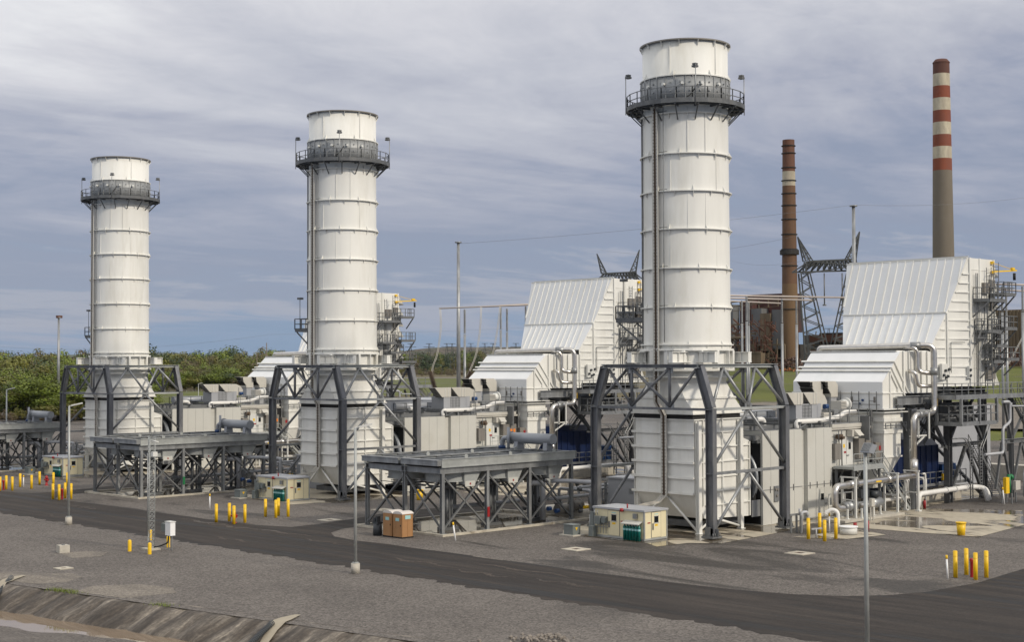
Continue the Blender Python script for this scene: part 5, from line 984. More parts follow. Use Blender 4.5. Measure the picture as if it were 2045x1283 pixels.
# basin
bs = unit(thing('cooler_basin', 'low concrete kerbed basin with standing water under the nearest cooler deck', 'basin', (-8.5, 14, 0), 'kerbed basins under the coolers'), 'low concrete kerbed basin with standing water under the middle cooler deck', 'low concrete kerbed basin under the far left cooler deck')
b = MB(); b.box(-16.35, -0.4, 9.15, 9.4, 0.008, 0.17); b.box(-16.35, -0.4, 18.95, 19.2, 0.008, 0.17); b.box(-16.35, -16.1, 9.4, 18.95, 0.008, 0.168); b.box(-0.65, -0.4, 9.4, 18.95, 0.008, 0.168); b.build('kerb', 'kerb_concrete', bs)
b = MB(); b.add([(-16.1, 9.4, 0.03), (-0.65, 9.4, 0.03), (-0.65, 18.95, 0.03), (-16.1, 18.95, 0.03)], [(0, 1, 2, 3)]); b.build('floor', 'concrete_wet', bs)
b = MB(); rnd = random.Random(8); pts = []
for i in range(40): a = i / 40 * 2 * math.pi; rr_ = 1 + 0.13 * math.sin(3 * a + 1) + 0.09 * math.sin(7 * a) + 0.05 * math.sin(13 * a); pts.append((max(-16.05, min(-0.7, -9.3 + 6.9 * rr_ * math.cos(a))), max(9.42, min(18.9, 12.9 + 3.3 * rr_ * math.sin(a))), 0.045))
b.add(pts, [tuple(range(40))]); b.build('standing_water', 'puddle_water', bs)
# pump skid behind the cooler
ps = unit(thing('pump_skid', 'crowded pump skid with grey and white pipes at the right end of the nearest cooler', 'pump skid', (2, 12, 0), 'pump skids beside the coolers'), 'crowded pump skid with grey pipes between the middle cooler and its cream shelter', 'pump skid with grey pipes left of the far cream shelter')
b = MB(); b.box(-0.3, 5.2, 9.0, 16.5, 0.03, 0.5); b.build('plinth', 'concrete_block', ps)
random.seed(21); b = MB()
b.pipe([(-3.6, 10.6, 3.2), (-2.6, 9.6, 3.2), (-1.6, 7.7, 3.1), (-1.6, 7.5, 3.05), (-1.6, 7.5, 0.1)], 0.17, 0.35, 14); b.pipe([(-5.4, 11.2, 3.1), (-4.2, 10.9, 3.1), (-4.2, 10.9, 0.2)], 0.22, 0.4, 14)
for x in (0.4, 1.6, 2.8): b.pipe([(x, 10.0, 0.6), (x, 10.0, 2.2), (x, 13.5, 2.2), (x, 13.5, 0.8)], 0.13, 0.3, 10)
b.pipe([(-1.2, 9.7, 2.6), (4.2, 9.7, 2.6), (4.2, 9.7, 0.5)], 0.12, .3, 10); b.pipe([(-3.2, 11.3, 1.7), (3.2, 11.3, 1.7)], 0.14, .3, 10); b.cyl((-9.5, 15.8, 1.2), (-2.0, 15.8, 1.2), 0.17, n=12)
for x in (-3.3, -3.05, -2.4): b.cyl((x, 12.5, 0.1), (x, 12.5, 3.6), 0.12, n=10)
b.build('piping', 'pipe_grey', ps)
b = MB()
for x, y in ((-0.2, 9.3), (1.4, 9.3), (3.3, 9.3), (4.7, 9.3), (4.7, 12), (0.6, 12.4)): b.bar((x, y, 0.5), (x, y, 2.9), 0.16)
b.bar((0.6, 12.4, 2.8), (4.7, 12, 2.8), .12); b.rail([(-0.2, 9.3, .5), (4.7, 9.3, .5), (4.7, 14, .5)], 1.9, 0.04, 1.1, 2); b.bar((-1.6, 7.6, 0.1), (-1.6, 7.6, 2.7), 0.3); b.build('frame', 'galv', ps)
b = MB(); b.cyl((-2.6, 10.9, 0.85), (-1.5, 10.9, 0.85), 0.42, n=18); b.cyl((-0.6, 11.2, 1.0), (0.5, 11.2, 1.0), 0.45, n=18); b.cyl((1.6, 10.6, 1.0), (2.6, 10.6, 1.0), 0.4, n=18); b.box(2.9, 4.3, 8.95, 9.2, 1.3, 2.5); b.build('motor', 'cabinet_brown', ps)
b = MB()
for i in range(34): x = random.uniform(-4.6, 4.6); y = random.uniform(9.6, 14); z = random.uniform(0.5, 2.6); r = random.uniform(.05, .17); b.cyl((x, y, z), (x + random.uniform(-.5, .5), y + random.uniform(-.3, .3), z + random.uniform(-.1, .5)), r, n=8)
b.build('valve', 'steel_dark', ps)
b = MB()
for x, y, z in ((-0.8, 9.6, 1.0), (1.1, 9.8, 1.25), (0.2, 10.2, 0.9)): b.cyl((x, y, z), (x + .45, y, z), 0.14, n=10)
b.build('yellow_valve', 'yellow', ps)
b = MB()
for x, y, z in ((-3.8, 9.9, 0.9), (-4.4, 10.2, 1.1), (2.2, 9.5, 1.9)): b.cyl((x, y, z), (x + .35, y, z), 0.17, n=10)
b.build('blue_valve', 'blue', ps)
gb_ = unit(thing('electrical_module', 'plain dark grey metal module between the nearest cooler and the nearest ribbed duct', 'metal module', (5, 8, 0), 'grey metal modules'), 'plain grey metal module between the middle cooler and the middle ribbed duct', 'plain grey metal module behind the far ribbed duct')
b = MB(); b.box(1.6, 8.6, 4.6, 9.2, 0.05, 3.2); b.build('wall', 'grey_wall', gb_); b = MB(); b.box(1.5, 8.7, 4.5, 9.3, 3.2, 3.32); b.build('roof', 'pipe_grey', gb_)
b = MB(); b.box(1.57, 1.6, 6.6, 7.0, 2.1, 2.5); b.build('vent', 'galv', gb_)

# ================================================================== CREAM SHELTER
sh = unit(thing('analyser_shelter', 'nearest and largest cream shelter with two windowed doors, at the foot of the tallest stack', 'shelter', (-7.1, -0.5, 0), 'cream instrument shelters'),
          'middle cream shelter with two windowed doors, at the foot of the middle stack frame', 'smallest cream shelter with two windowed doors, at the foot of the far left stack')
SX0, SX1, SY0, SY1 = -8.32, -5.88, -2.9, 1.75
b = MB(); b.box(SX0, SX1, SY0, SY1, 0.18, 2.05); b.build('wall', 'cream', sh)
b = MB(); b.box(SX0 - .1, SX1 + .1, SY0 - .1, SY1 + .12, 2.05, 2.18); b.build('roof', 'pipe_grey', sh)
b = MB(); b.box(SX0 - .04, SX1 + .04, SY0 - .04, SY1 + .04, 0.04, 0.18)
for x, y in ((SX0, SY0), (SX1, SY0), (SX0, SY1)): b.box(x - .05, x + .05, y - .05, y + .05, 0.18, 2.05)
b.build('trim', 'galv_light', sh)
for k in (0, 1):
    f0 = (lambda u0, u1, z0, z1, d0, d1: MB().box(SX0 - d1, SX0 - d0, u0, u1, z0, z1)) if k == 0 else (lambda u0, u1, z0, z1, d0, d1: MB().box(u0, u1, SY0 - d1, SY0 - d0, z0, z1))
    u0 = -0.62 if k == 0 else -7.55
    w = 1.05 if k == 0 else 1.0
    fm = f0(u0 - .04, u0 + w + .04, 0.2, 2.0, 0.0, 0.02).build('door', 'cabinet_brown', sh)
    f0(u0, u0 + w, 0.22, 1.96, 0.0, 0.035).build('door_leaf', 'cream', fm)
    f0(u0 + .27, u0 + .72, 1.25, 1.68, 0.03, 0.05).build('window', 'window_dark', fm); f0(u0 + .22, u0 + .77, 1.2, 1.25, 0.03, 0.06).build('window_frame', 'pipe_grey', fm); f0(u0 + .22, u0 + .77, 1.68, 1.72, 0.03, 0.06).build('window_frame', 'pipe_grey', fm)
    f0(u0 + .35, u0 + .65, 1.0, 1.13, 0.035, 0.045).build('yellow_label', 'yellow', fm)
    f0(u0 + (0.88 if k == 0 else 0.06), u0 + (0.99 if k == 0 else 0.17), 0.75, 1.2, 0.035, 0.08).build('handle', 'steel_grey', fm)
    f0(u0 + .3, u0 + .7, 1.80, 1.86, 0.035, 0.042).build('name_plate', 'teal_label', fm)
    f0(u0 - .42, u0 - .12, 1.22, 1.3, 0.0, 0.02).build('red_label', 'red', sh)
b = MB(); b.box(SX0 - .2, SX0, -2.32, -2.0, 1.55, 1.9); b.build('vent_louvre', 'galv', sh)
b = MB(); b.prism([(SX0 - .5, 1.22), (SX0, 1.40), (SX0, 1.34), (SX0 - .5, 1.16)], 'y', -2.75, -1.15); b.build('canopy', 'wall_panel', sh)
b = MB(); b.cyl((SX0 - .15, -0.95, 1.98), (SX0 - .15, -0.95, 2.2), 0.13, n=12); b.cyl((SX0 - .02, -0.95, 2.05), (SX0 - .25, -0.95, 2.05), 0.1, n=12); b.cyl((SX0 + .3, -1.1, 2.2), (SX0 + .3, -1.1, 2.5), 0.05, n=8); b.build('alarm_light', 'red', sh)
b = MB(); b.box(SX0 - .35, SX0, 0.95, 1.45, 0.95, 1.5); b.box(SX0 - .3, SX0, 0.5, 0.85, 1.05, 1.45); b.box(SX0 - .1, SX0 + .3, SY1 + .02, SY1 + .35, 0.7, 1.75); b.box(SX0 - .55, SX0 - .1, 1.45, 1.85, 0.05, 0.8); b.build('switch_box', 'box_greygreen', sh)
b = MB()
for z in (0.75, 0.95, 1.5): b.bar((SX0 - .12, 0.4, z), (SX0 - .12, 1.7, z), 0.04)
for y in (0.55, 0.8, 1.1, 1.35): b.bar((SX0 - .12, y, 0.3), (SX0 - .12, y, 1.5), 0.035)
for y in (1.3, 1.55): b.pipe([(SX0 - .15, y, 1.9), (SX0 - .25, y, 1.75), (SX0 - .15, y, 1.6)], 0.04, .1, 6)
b.build('conduit', 'galv', sh)
cy0 = None
for i in range(6):
    y = -2.62 + i * 0.265; t = thing('gas_cylinder', '', 'gas cylinder', (SX0 - .24, y, 0.04), 'green gas cylinders at the shelters')
    b = MB(); b.lathe([(0.0, 0.04), (0.112, 0.04), (0.115, 0.9), (0.10, 1.0), (0.05, 1.08), (0.04, 1.12), (0, 1.12)], SX0 - .24, y, 16); b.build('body', 'green_bottle', t)
    b = MB(); b.cyl((SX0 - .24, y, 1.12), (SX0 - .24, y, 1.19), 0.035, n=8); b.build('valve', 'galv', t); b = MB(); b.lathe([(0.1165, 0.72), (0.1165, 0.86)], SX0 - .24, y, 16); b.build('label', 'teal_label', t)
    W = ['first', 'second', 'third', 'fourth', 'fifth', 'sixth']; T = '%s green gas cylinder from the corner post, under the %s cream shelter canopy'
    t['label'] = T % (W[i], 'nearest'); unit(t, T % (W[i], 'middle'), T % (W[i], 'far left'))
tx = unit(thing('transformer_box', 'small grey transformer box with yellow triangle, on gravel left of the nearest cream shelter', 'electrical box', (-9.1, 3.2, 0), 'small grey transformer boxes'), 'small grey transformer box with yellow triangle, left of the middle cream shelter', 'small grey transformer box left of the far cream shelter')
b = MB(); b.box(-9.55, -8.75, 2.75, 3.65, 0.1, 0.78); b.box(-9.6, -8.7, 2.7, 3.7, 0.78, 0.83); b.build('cabinet', 'box_greygreen', tx); b = MB(); b.box(-9.8, -8.5, 2.5, 3.9, 0.01, 0.1); b.build('pad', 'concrete_block', tx)
b = MB(); b.prism([(-9.3, 0.62), (-9.05, 0.62), (-9.17, 0.4)], 'y', 2.73, 2.75); b.build('warning_triangle', 'yellow', tx)
b = MB(); b.cyl((-8.2, 2.3, 0), (-8.2, 2.3, 1.5), 0.05, n=8); b.build('conduit', 'galv', tx)

# ---- make the middle and the far unit: every thing with its own parts
for o, l1, l2 in UNIT:
    dup(o, (0, S, 0), l1); dup(o, (0, 2 * S, 0), l2)

for o in list(bpy.data.objects):        # the middle cooler carries a green sign instead of a red one
    if o.name.startswith('red_sign') and o.parent and o.parent.parent and abs((o.parent.parent.location.y / K - 14.3) - S) < 1:
        o.data = o.data.copy(); o.data.materials[0] = M['green_paint']; o.name = 'green_sign'
# ================================================================== SMALL THINGS ON THE GROUND
def bollard(x, y, lab, h=1.55, r=0.125, cap='flat'):
    t = thing('bollard', lab, 'bollard', (x, y, 0), 'yellow bollards')
    b = MB()
    if cap == 'flat': b.cyl((x, y, 0), (x, y, h), r, n=16)
    else: b.lathe([(r, 0), (r, h - r * .8), (r * .8, h - r * .3), (r * .4, h - .02), (0, h)], x, y, 16)
    b.build('post', 'yellow', t)
    if cap == 'flat': b = MB(); b.cyl((x, y, h - .02), (x, y, h + .03), r * .85, n=16); b.cyl((x, y, h - 0.30), (x, y, h - .27), r * 1.03, n=16); b.build('cap', 'yellow', t)
    return t
Q = {'the right-hand road bend': [(-8.73, -26.62, 'left'), (-7.3, -26.55, 'back'), (-8.73, -27.87, 'front'), (-7.5, -27.9, 'right')],
     'the red hydrant between road and middle shelter': [(-22.09, 29.43, 'left'), (-20.97, 29.29, 'back'), (-21.93, 27.22, 'front'), (-20.73, 27.49, 'right')],
     'the hydrant beside the left lamp post': [(-21.73, 57.06, 'left'), (-20.46, 57.16, 'back'), (-21.69, 55.95, 'front'), (-20.44, 56.05, 'right')],
     'the gravel in front of the middle shelter': [(-17.02, 30.0, 'left'), (-15.83, 29.87, 'back'), (-16.88, 28.75, 'front'), (-15.74, 28.65, 'right')],
     'the white pipes at the enclosure foot': [(0.85, -10.25, 'left'), (4.32, -8.91, 'back'), (0.55, -11.78, 'front'), (2.31, -11.56, 'right')]}
HH = {'the right-hand road bend': 1.52, 'the white pipes at the enclosure foot': 1.45}
for k, v in Q.items():
    for x, y, w in v: bollard(x, y, '%s yellow bollard of the four around %s' % (w, k), HH.get(k, 1.42))
for x, y, w in ((-35.96, 18.58, 'left one'), (-35.83, 16.26, 'front one'), (-31.84, 22.91, 'back one'), (-33.04, 18.55, 'right one')):
    bollard(x, y, 'short round-topped yellow bollard at the lattice mast, the ' + w, 0.78, 0.125, 'round')
for x, y, w in ((-14.58, 70.92, 'yellow bollard in front of the far shelter, left one beside its green cylinders'), (-13.84, 71.02 - 1.6, 'yellow bollard in front of the far shelter, at its corner post'),
                (-21.05, 69.33, 'yellow bollard cut by the left edge of the photograph'), (-19.84, 70.53, 'yellow bollard just right of the leftmost hydrant'), (-20.08, 68.71, 'yellow bollard in front of the leftmost hydrant group'),
                (-17.65, 72.02, 'yellow bollard left of the far white marker post'), (-17.81, 69.2, 'yellow bollard between the far marker post and the red hydrant'), (-14.98, 73.14, 'yellow bollard behind the pipe stand near the far shelter')):
    bollard(x, y, w, 1.35)
def hydrant(x, y, lab, h=0.85, simple=False):
    t = thing('fire_hydrant', lab, 'fire hydrant', (x, y, 0), 'red hydrants')
    b = MB()
    if simple: b.lathe([(0.10, 0), (0.09, h * .95), (0.12, h), (0.12, h + .12), (0, h + .16)], x, y, 12)
    else: b.lathe([(0.2, 0), (0.2, .06), (0.12, .08), (0.12, h * .72), (0.17, h * .74), (0.15, h * .9), (0.07, h), (0, h + .06)], x, y, 16)
    b.build('barrel', 'red', t)
    b = MB()
    if simple: b.box(x - .14, x + .02, y - .05, y + .05, h - .05, h + .1)
    else: b.cyl((x - .26, y, h * .62), (x + .26, y, h * .62), 0.085, n=10); b.cyl((x, y - .28, h * .55), (x, y, h * .55), 0.11, n=12)
    b.build('outlet', 'red', t); return t
hydrant(-7.98, -27.25, 'dark red indicator post among the four bollards at the right-hand road bend', 0.95, True)
hydrant(-21.45, 27.9, 'red fire hydrant with side outlets among four bollards beside the road in the middle', 0.95)
hydrant(-14.92, 71.73, 'red fire hydrant standing alone in front of the far shelter', 1.0)
hydrant(-20.42, 69.9, 'dark red indicator post between bollards near the left picture edge', 0.85, True)
hydrant(-21.14, 56.43, 'dark red indicator post among bollards beside the left lamp post', 0.85, True)
def marker(x, y, lab, lean=(0, 0), h=1.45):
    t = thing('marker_post', lab, 'marker post', (x, y, 0), 'white marker posts'); a = Vector((x, y, 0)); b_ = a + Vector((lean[0], lean[1], h)); m_ = a.lerp(b_, .84)
    MB().cyl(a, m_, 0.055, n=10).build('post', 'white_label', t); MB().cyl(m_, b_, 0.065, n=10).build('yellow_cap', 'yellow', t)
marker(-9.47, -26.54, 'white marker post with yellow cap left of the bollards at the right-hand road bend', (-.02, .06), 1.35)
marker(-17.41, 71.76, 'white marker post with yellow cap among the far bollards at the left', (0, 0), 1.2)
marker(-17.05, 7.03, 'leaning white marker post with yellow cap beside the nearest cooler basin', (-.1, .16), 1.3)
marker(-16.67, 38.72, 'white marker post with yellow cap on gravel between two cooler basins', (0, 0), 1.3)
marker(5.0, -9.3, 'white marker post with yellow cap in front of the nearest silver pipe elbow', (0, 0), 1.45)
marker(33.6, -8.6, 'leaning white marker post at the right beside the green valves', (-.1, .1), 1.5)
# white goose-neck pipe, tank and stand between the bollards
t = thing('vent_pipe', 'white goose-neck vent pipe beside the round white lid, between four bollards', 'pipe', (5.6, -9.6, 0)); MB().pipe([(5.2, -9.9, 0), (5.2, -9.9, 1.55), (5.0, -9.55, 1.75), (4.75, -9.2, 1.5), (4.7, -9.15, 1.35)], 0.15, 0.22, 14).build('neck', 'pipe_white', t)
t = thing('round_tank_lid', 'round white tank lid standing on a pale pad behind the bollards', 'tank lid', (5.0, -11.2, 0)); MB().cyl((5.0, -10.9, 0.06), (5.0, -10.9, 0.55), 0.62, n=28).build('drum', 'white_steel', t); MB().cyl((5.0, -10.9, 0.55), (5.0, -10.9, 0.62), 0.68, n=28).build('rim', 'white_label', t)
MBp = MB().add([(0.9, -8.9, 0.03), (2.0, -12.2, 0.03), (6.6, -13.0, 0.03), (8.2, -9.7, 0.03)], [(0, 1, 2, 3)]); tag(MBp.build('pale_pad', 'concrete'), 'pale concrete pad under the round white lid and the goose-neck pipe', 'concrete pad')
t = thing('pipe_stand', 'small grey pipe stand at the corner of the nearest enclosure, left of the bollards', 'pipe stand', (3.2, -7.6, 0)); b = MB()
for x, y in ((2.9, -7.4), (3.6, -7.4), (3.3, -8.0)): b.bar((x, y, 0), (x, y, 1.3), 0.12)
b.bar((2.6, -7.5, 1.35), (4.0, -7.6, 1.35), 0.14); b.build('frame', 'galv', t); b = MB(); b.pipe([(3.6, -7.8, .05), (3.6, -7.8, 1.5), (4.1, -8.0, 1.5), (4.1, -8.0, 1.2)], 0.12); b.cyl((3.3, -7.9, 1.4), (3.3, -7.9, 1.8), 0.1, n=10); b.build('valve', 'pipe_grey', t)
t = thing('hose_stand', 'thin grey water tap stand in front of the nearest bollard group at the enclosure', 'tap stand', (1.0, -9.7, 0)); b = MB(); b.cyl((1.6, -10.4, 0), (1.6, -10.4, .7), .05, n=8); b.bar((1.3, -10.2, .65), (2.0, -10.6, .7), .1); b.build('tap', 'pipe_grey', t)
t = thing('fire_extinguisher', 'red fire extinguisher on the slab to the right of the white pipe supports', 'extinguisher', (26.5, -4.7, 0)); MB().lathe([(0, .03), (.13, .03), (.13, .6), (.05, .72), (0, .75)], 25.6, -5.4, 14).build('bottle', 'red', t); MB().box(25.55, 25.66, -5.46, -5.34, .74, .82).build('handle', 'black', t)
t = thing('indicator_pair', 'pair of small dark red valve posts behind the round white lid', 'valve post', (7.2, -10.4, 0)); MB().cyl((7.0, -10.2, .03), (7.0, -10.2, .65), .13, n=12).cyl((8.0, -10.6, .03), (8.0, -10.6, .75), .15, n=12).build('body', 'red', t)
t = thing('valve_station', 'green valve assembly with yellow guard and grey box on gravel near the right edge', 'valve station', (34.6, -8.4, 0)); b = MB()
for x, y in ((34.0, -8.2), (35.2, -8.0), (36.2, -8.4), (34.6, -8.8)): b.bar((x, y, 0), (x, y, .9), .1)
b.build('stand', 'galv', t); MB().box(34.0, 34.6, -8.6, -8.3, .9, 2.3).build('guard', 'yellow', t); MB().cyl((35.1, -8.3, .9), (35.1, -8.3, 2.5), .18, n=10).cyl((35.3, -8.3, 2.2), (35.6, -8.3, 2.3), .25, n=10).build('valve', 'green_paint', t); b = MB(); b.box(35.8, 36.7, -8.6, -8.3, 1.1, 1.9); b.build('box', 'vent_beige', t)
# yellow bins
for x, y, lab in ((10.27, -16.9, 'tall yellow drum on the wet concrete apron at the right'), (1.13, 31.7, 'yellow drum seen under the nearest cooler deck')):
    t = thing('yellow_drum', lab, 'drum', (x, y, 0), 'yellow drums'); MB().lathe([(0, .03), (.27, .03), (.33, .85), (0, .85)], x, y, 24).build('body', 'yellow', t); MB().cyl((x, y, .85), (x, y, .95), .37, n=24).build('rim', 'yellow', t)
# square concrete surrounds of manholes
for x, y, lab in ((-14.7, -2.3, 'square pale manhole surround in the gravel left of the nearest shelter'), (-6.1, -14.2, 'square pale manhole surround in the gravel below the nearest enclosure'), (-15.0, 24.1, 'square pale manhole surround near the road branch'), (-6.9, 27.2, 'square pale manhole surround seen under the nearest cooler deck'), (-43.0, 14.2, 'square white lid lying on gravel above the ditch at the left')):
    t = thing('manhole', lab, 'manhole', (x, y, 0), 'square manhole surrounds'); b = MB(); s_ = .72 if x > -40 else .45; i_ = s_ * .38
    for x0, x1, y0, y1 in ((-s_, s_, -s_, -i_), (-s_, s_, i_, s_), (-s_, -i_, -i_, i_), (i_, s_, -i_, i_)): b.box(x + x0, x + x1, y + y0, y + y1, 0, .05)
    b.build('surround', 'kerb_concrete', t); MB().box(x - i_, x + i_, y - i_, y + i_, 0, .03).build('lid', 'scrap', t)
t = thing('concrete_block', 'single square concrete block on the gravel left of the lattice mast', 'block', (-39.4, 21.2, 0)); MB().prism([(-39.75, 20.95), (-39.1, 20.8), (-39.0, 21.45), (-39.65, 21.6)], 'z', 0, .5).build('block', 'concrete_block', t); MB().box(-39.45, -39.3, 21.1, 21.3, .5, .55).build('bolt', 'steel_grey', t)

# ---- portable toilets and wash stand
def toilet(y, lab, x=-18.9):
    t = thing('portable_toilet', lab, 'portable toilet', (x + .5, y + .5, 0), 'portable toilets')
    b = MB(); b.box(x, x + 1.0, y, y + .96, 0.1, 1.72)
    for k in (.0, .93): b.box(x - .02, x + .02, y + k - .01, y + k + .05, .1, 1.72)
    for k in (.02, .5, .95): b.box(x + k - .02, x + k + .02, y - .02, y, .12, 1.7)
    b.box(x + .02, x + .96, y - .018, y, 1.25, 1.3); b.build('cabin', 'toilet_tan', t)
    b = MB(); arc = [(y + .48 + .52 * math.cos(a), 1.72 + .20 * math.sin(a)) for a in np.linspace(0, math.pi, 13)]; b.prism(arc, 'x', x - .04, x + 1.04); b.build('roof', 'toilet_roof', t)
    b = MB(); b.prism([(y + .06, .1), (y + .9, .1), (y + .9, 1.55)] + [(y + .48 + .42 * math.cos(a), 1.55 + .22 * math.sin(a)) for a in np.linspace(0.3, math.pi - .3, 7)] + [(y + .06, 1.55)], 'x', x - .035, x); d = b.build('door', 'toilet_tan', t)
    b = MB(); b.box(x - .05, x - .035, y + .15, y + .2, .2, 1.4); b.box(x - .05, x - .035, y + .75, y + .8, .2, 1.4); b.box(x - .05, x - .035, y + .2, y + .75, .78, .84); b.build('door_ridge', 'toilet_tan', d)
    MB().box(x - .06, x - .035, y + .12, y + .19, .85, .97).build('latch', 'black', d); MB().box(x - .055, x - .035, y + .3, y + .68, 1.22, 1.44).build('sticker', 'teal_label', d)
    MB().box(x + .25, x + .75, y - .03, y - .018, 1.36, 1.62).build('sticker', 'teal_label', t); MB().box(x - .04, x + 1.04, y - .02, y + .98, 0.01, .1).build('base', 'black', t)
toilet(10.62, 'right one of the two tan portable toilets, its sunlit side wall with a pale sticker'); toilet(11.74, 'left one of the two tan portable toilets, beside the dark wash stand')
t = thing('wash_stand', 'dark grey plastic wash stand left of the tan portable toilets', 'wash stand', (-18.8, 13.6, 0)); b = MB(); b.cyl((-18.8, 13.5, 0), (-18.8, 13.5, .85), .34, .31, n=16); b.box(-19.05, -18.55, 13.2, 13.8, .85, 1.0); b.build('tank', 'plastic_grey', t); MB().box(-19.0, -18.7, 13.3, 13.45, 1.0, 1.4).box(-19.0, -18.7, 13.55, 13.75, 1.0, 1.3).build('dispenser', 'plastic_grey', t)

# ---- lamp posts
def lamp(x, y, h, lab, kind, base=.6):
    t = thing('lamp_post', lab, 'lamp post', (x, y, 0), 'grey lamp posts'); MB().cyl((x, y, 0), (x, y, base), .27, .26, n=20).build('concrete_base', 'concrete_block', t)
    MB().cyl((x, y, base), (x, y, h), .105, .08, n=14).cyl((x, y, base), (x, y, base + .06), .2, n=14).build('pole', 'galv_light', t)
    b = MB()
    if kind == 'flood':
        b.bar((x, y, h), (x + .1, y - .1, h + .1), .1); b.prism([(x - .22, h - .02), (x + .15, h - .08), (x + .42, h + .26), (x + .08, h + .34)], 'y', y - .32, y + .12); hd = b.build('lamp_head', 'tank_grey', t)
        b = MB()
        for i in range(7): yy = y - .30 + i * .062; b.bar((x - .20, yy, h + .03), (x + .09, yy, h + .37), .022, .05)
        b.build('cooling_fin', 'galv', hd)
    else:
        d = Vector((0.71, -0.70, 0)); a = Vector((x, y, h)); b.bar(a, a + d * .45 + Vector((0, 0, .08)), .06); b.bar(a + d * .2 + Vector((0, 0, .04)), a + d * 1.0 + Vector((0, 0, .22)), .32, .1); b.build('lamp_head', 'white_steel', t)
lamp(-31.81, -0.25, 8.66, 'grey lamp post in the middle of the foreground gravel, tip over the middle duct', 'flat')
lamp(-31.05, 36.31, 9.25, 'grey lamp post on a square pale base at the left edge of the road', 'flat')
lamp(-33.05, -35.67, 8.75, 'tall grey lamp post at the lower right with a finned floodlight head', 'flood')
lamp(117.5, 251.0, 7.43, 'small lamp post far off before the grass bank, right of the far frame', 'flat', .3)
lamp(-2, 108, 9.3, 'small lamp post head at the left edge of the photograph before the woods', 'flat', .3)

# ---- lattice mast with cabinet
t = thing('lattice_mast', 'thin triangular lattice mast in front of the middle cooler, with white cabinet beside it', 'mast', (-34.6, 18.1, 0)); b = MB(); mx_, my_ = -34.6, 18.2; r_ = .26
L3 = [Vector((mx_ + r_ * math.cos(a), my_ + r_ * math.sin(a), 0)) for a in (R(100), R(220), R(340))]
for p in L3: b.cyl(p, p + Vector((0, 0, 7.6)), .03, n=8)
for i in range(25):
    z = .15 + i * .3
    for k in range(3): b.bar(L3[k] + Vector((0, 0, z)), L3[(k + 1) % 3] + Vector((0, 0, z)), .018); b.bar(L3[k] + Vector((0, 0, z)), L3[(k + 1) % 3] + Vector((0, 0, z + .3)), .018)
b.build('lattice', 'galv_light', t); MB().cyl((mx_, my_, 7.4), (mx_, my_, 9.6), .02, .008, n=6).cyl(L3[0] + Vector((.0, .0, 0)), (L3[0].x, L3[0].y, 1.2), .05, n=8).build('antenna', 'galv_light', t)
MB().box(mx_ - .5, mx_ + .5, my_ - .45, my_ + .45, 0, .14).build('concrete_base', 'concrete_block', t); MB().cyl((mx_ - .28, my_ - .05, .9), (mx_ - .28, my_ - .05, 6.5), .035, n=8).build('cable', 'galv', t)
b = MB(); b.box(mx_ - .15, mx_ + .2, my_ - .5, my_ - .2, 6.3, 6.6); b.cyl((mx_, my_, 7.35), (mx_ + .2, my_ - .6, 7.25), .05, n=8); b.build('instrument', 'white_steel', t)
t = thing('control_cabinet', 'white control cabinet on posts, right of the lattice mast', 'cabinet', (-33.6, 18.4, 0)); cxx, cyy = -34.0, 17.35
MB().box(cxx, cxx + .38, cyy - .62, cyy + .02, 1.0, 1.9).build('box', 'white_label', t); MB().box(cxx - .04, cxx + .42, cyy - .66, cyy + .06, 1.9, 1.94).build('lid', 'white_steel', t)
MB().bar((cxx + .2, cyy - .5, 0), (cxx + .2, cyy - .5, 1.0), .05).bar((cxx + .2, cyy - .1, 0), (cxx + .2, cyy - .1, 1.0), .05).build('post', 'galv', t); MB().pipe([(cxx + .1, cyy - .25, 1.0), (cxx + .1, cyy - .2, .5), (cxx - .3, cyy + .3, .25), (cxx - .5, cyy + .6, .2)], .05, .2, 8).build('cable', 'black', t)
MB().box(cxx + .1, cxx + .35, cyy + .2, cyy + .7, 1.2, 1.75).build('backbox', 'box_greygreen', t)
# loose blue sheet and dark bin behind the far basin, tarpaulin on the ground
t = thing('waste_bin', 'dark grey wheeled bin seen between the legs of the middle cooler', 'bin', (3.5, 63, 0)); MB().box(3.0, 4.2, 62.4, 63.6, .1, 1.1).build('body', 'plastic_grey', t); MB().box(2.95, 4.25, 62.35, 63.65, 1.1, 1.18).build('lid', 'box_greygreen', t)
tag(sheet('blue_tarpaulin', [(30, 128), (47, 128), (50, 139), (33, 140)], 0.05, 'tarp_blue', None), 'pale blue tarpaulin lying on the yard behind the far left duct', 'tarpaulin')

# ================================================================== BEYOND THE UNITS
def far(D, s, z=0.0):      # site plan: D metres ahead of the viewpoint, s metres to its right (survey units)
    f2 = Vector((0.70435, 0.70986, 0)); r2 = Vector((0.70992, -0.70428, 0)); return Vector((-85.92, -68.08, z)) + f2 * D + r2 * s
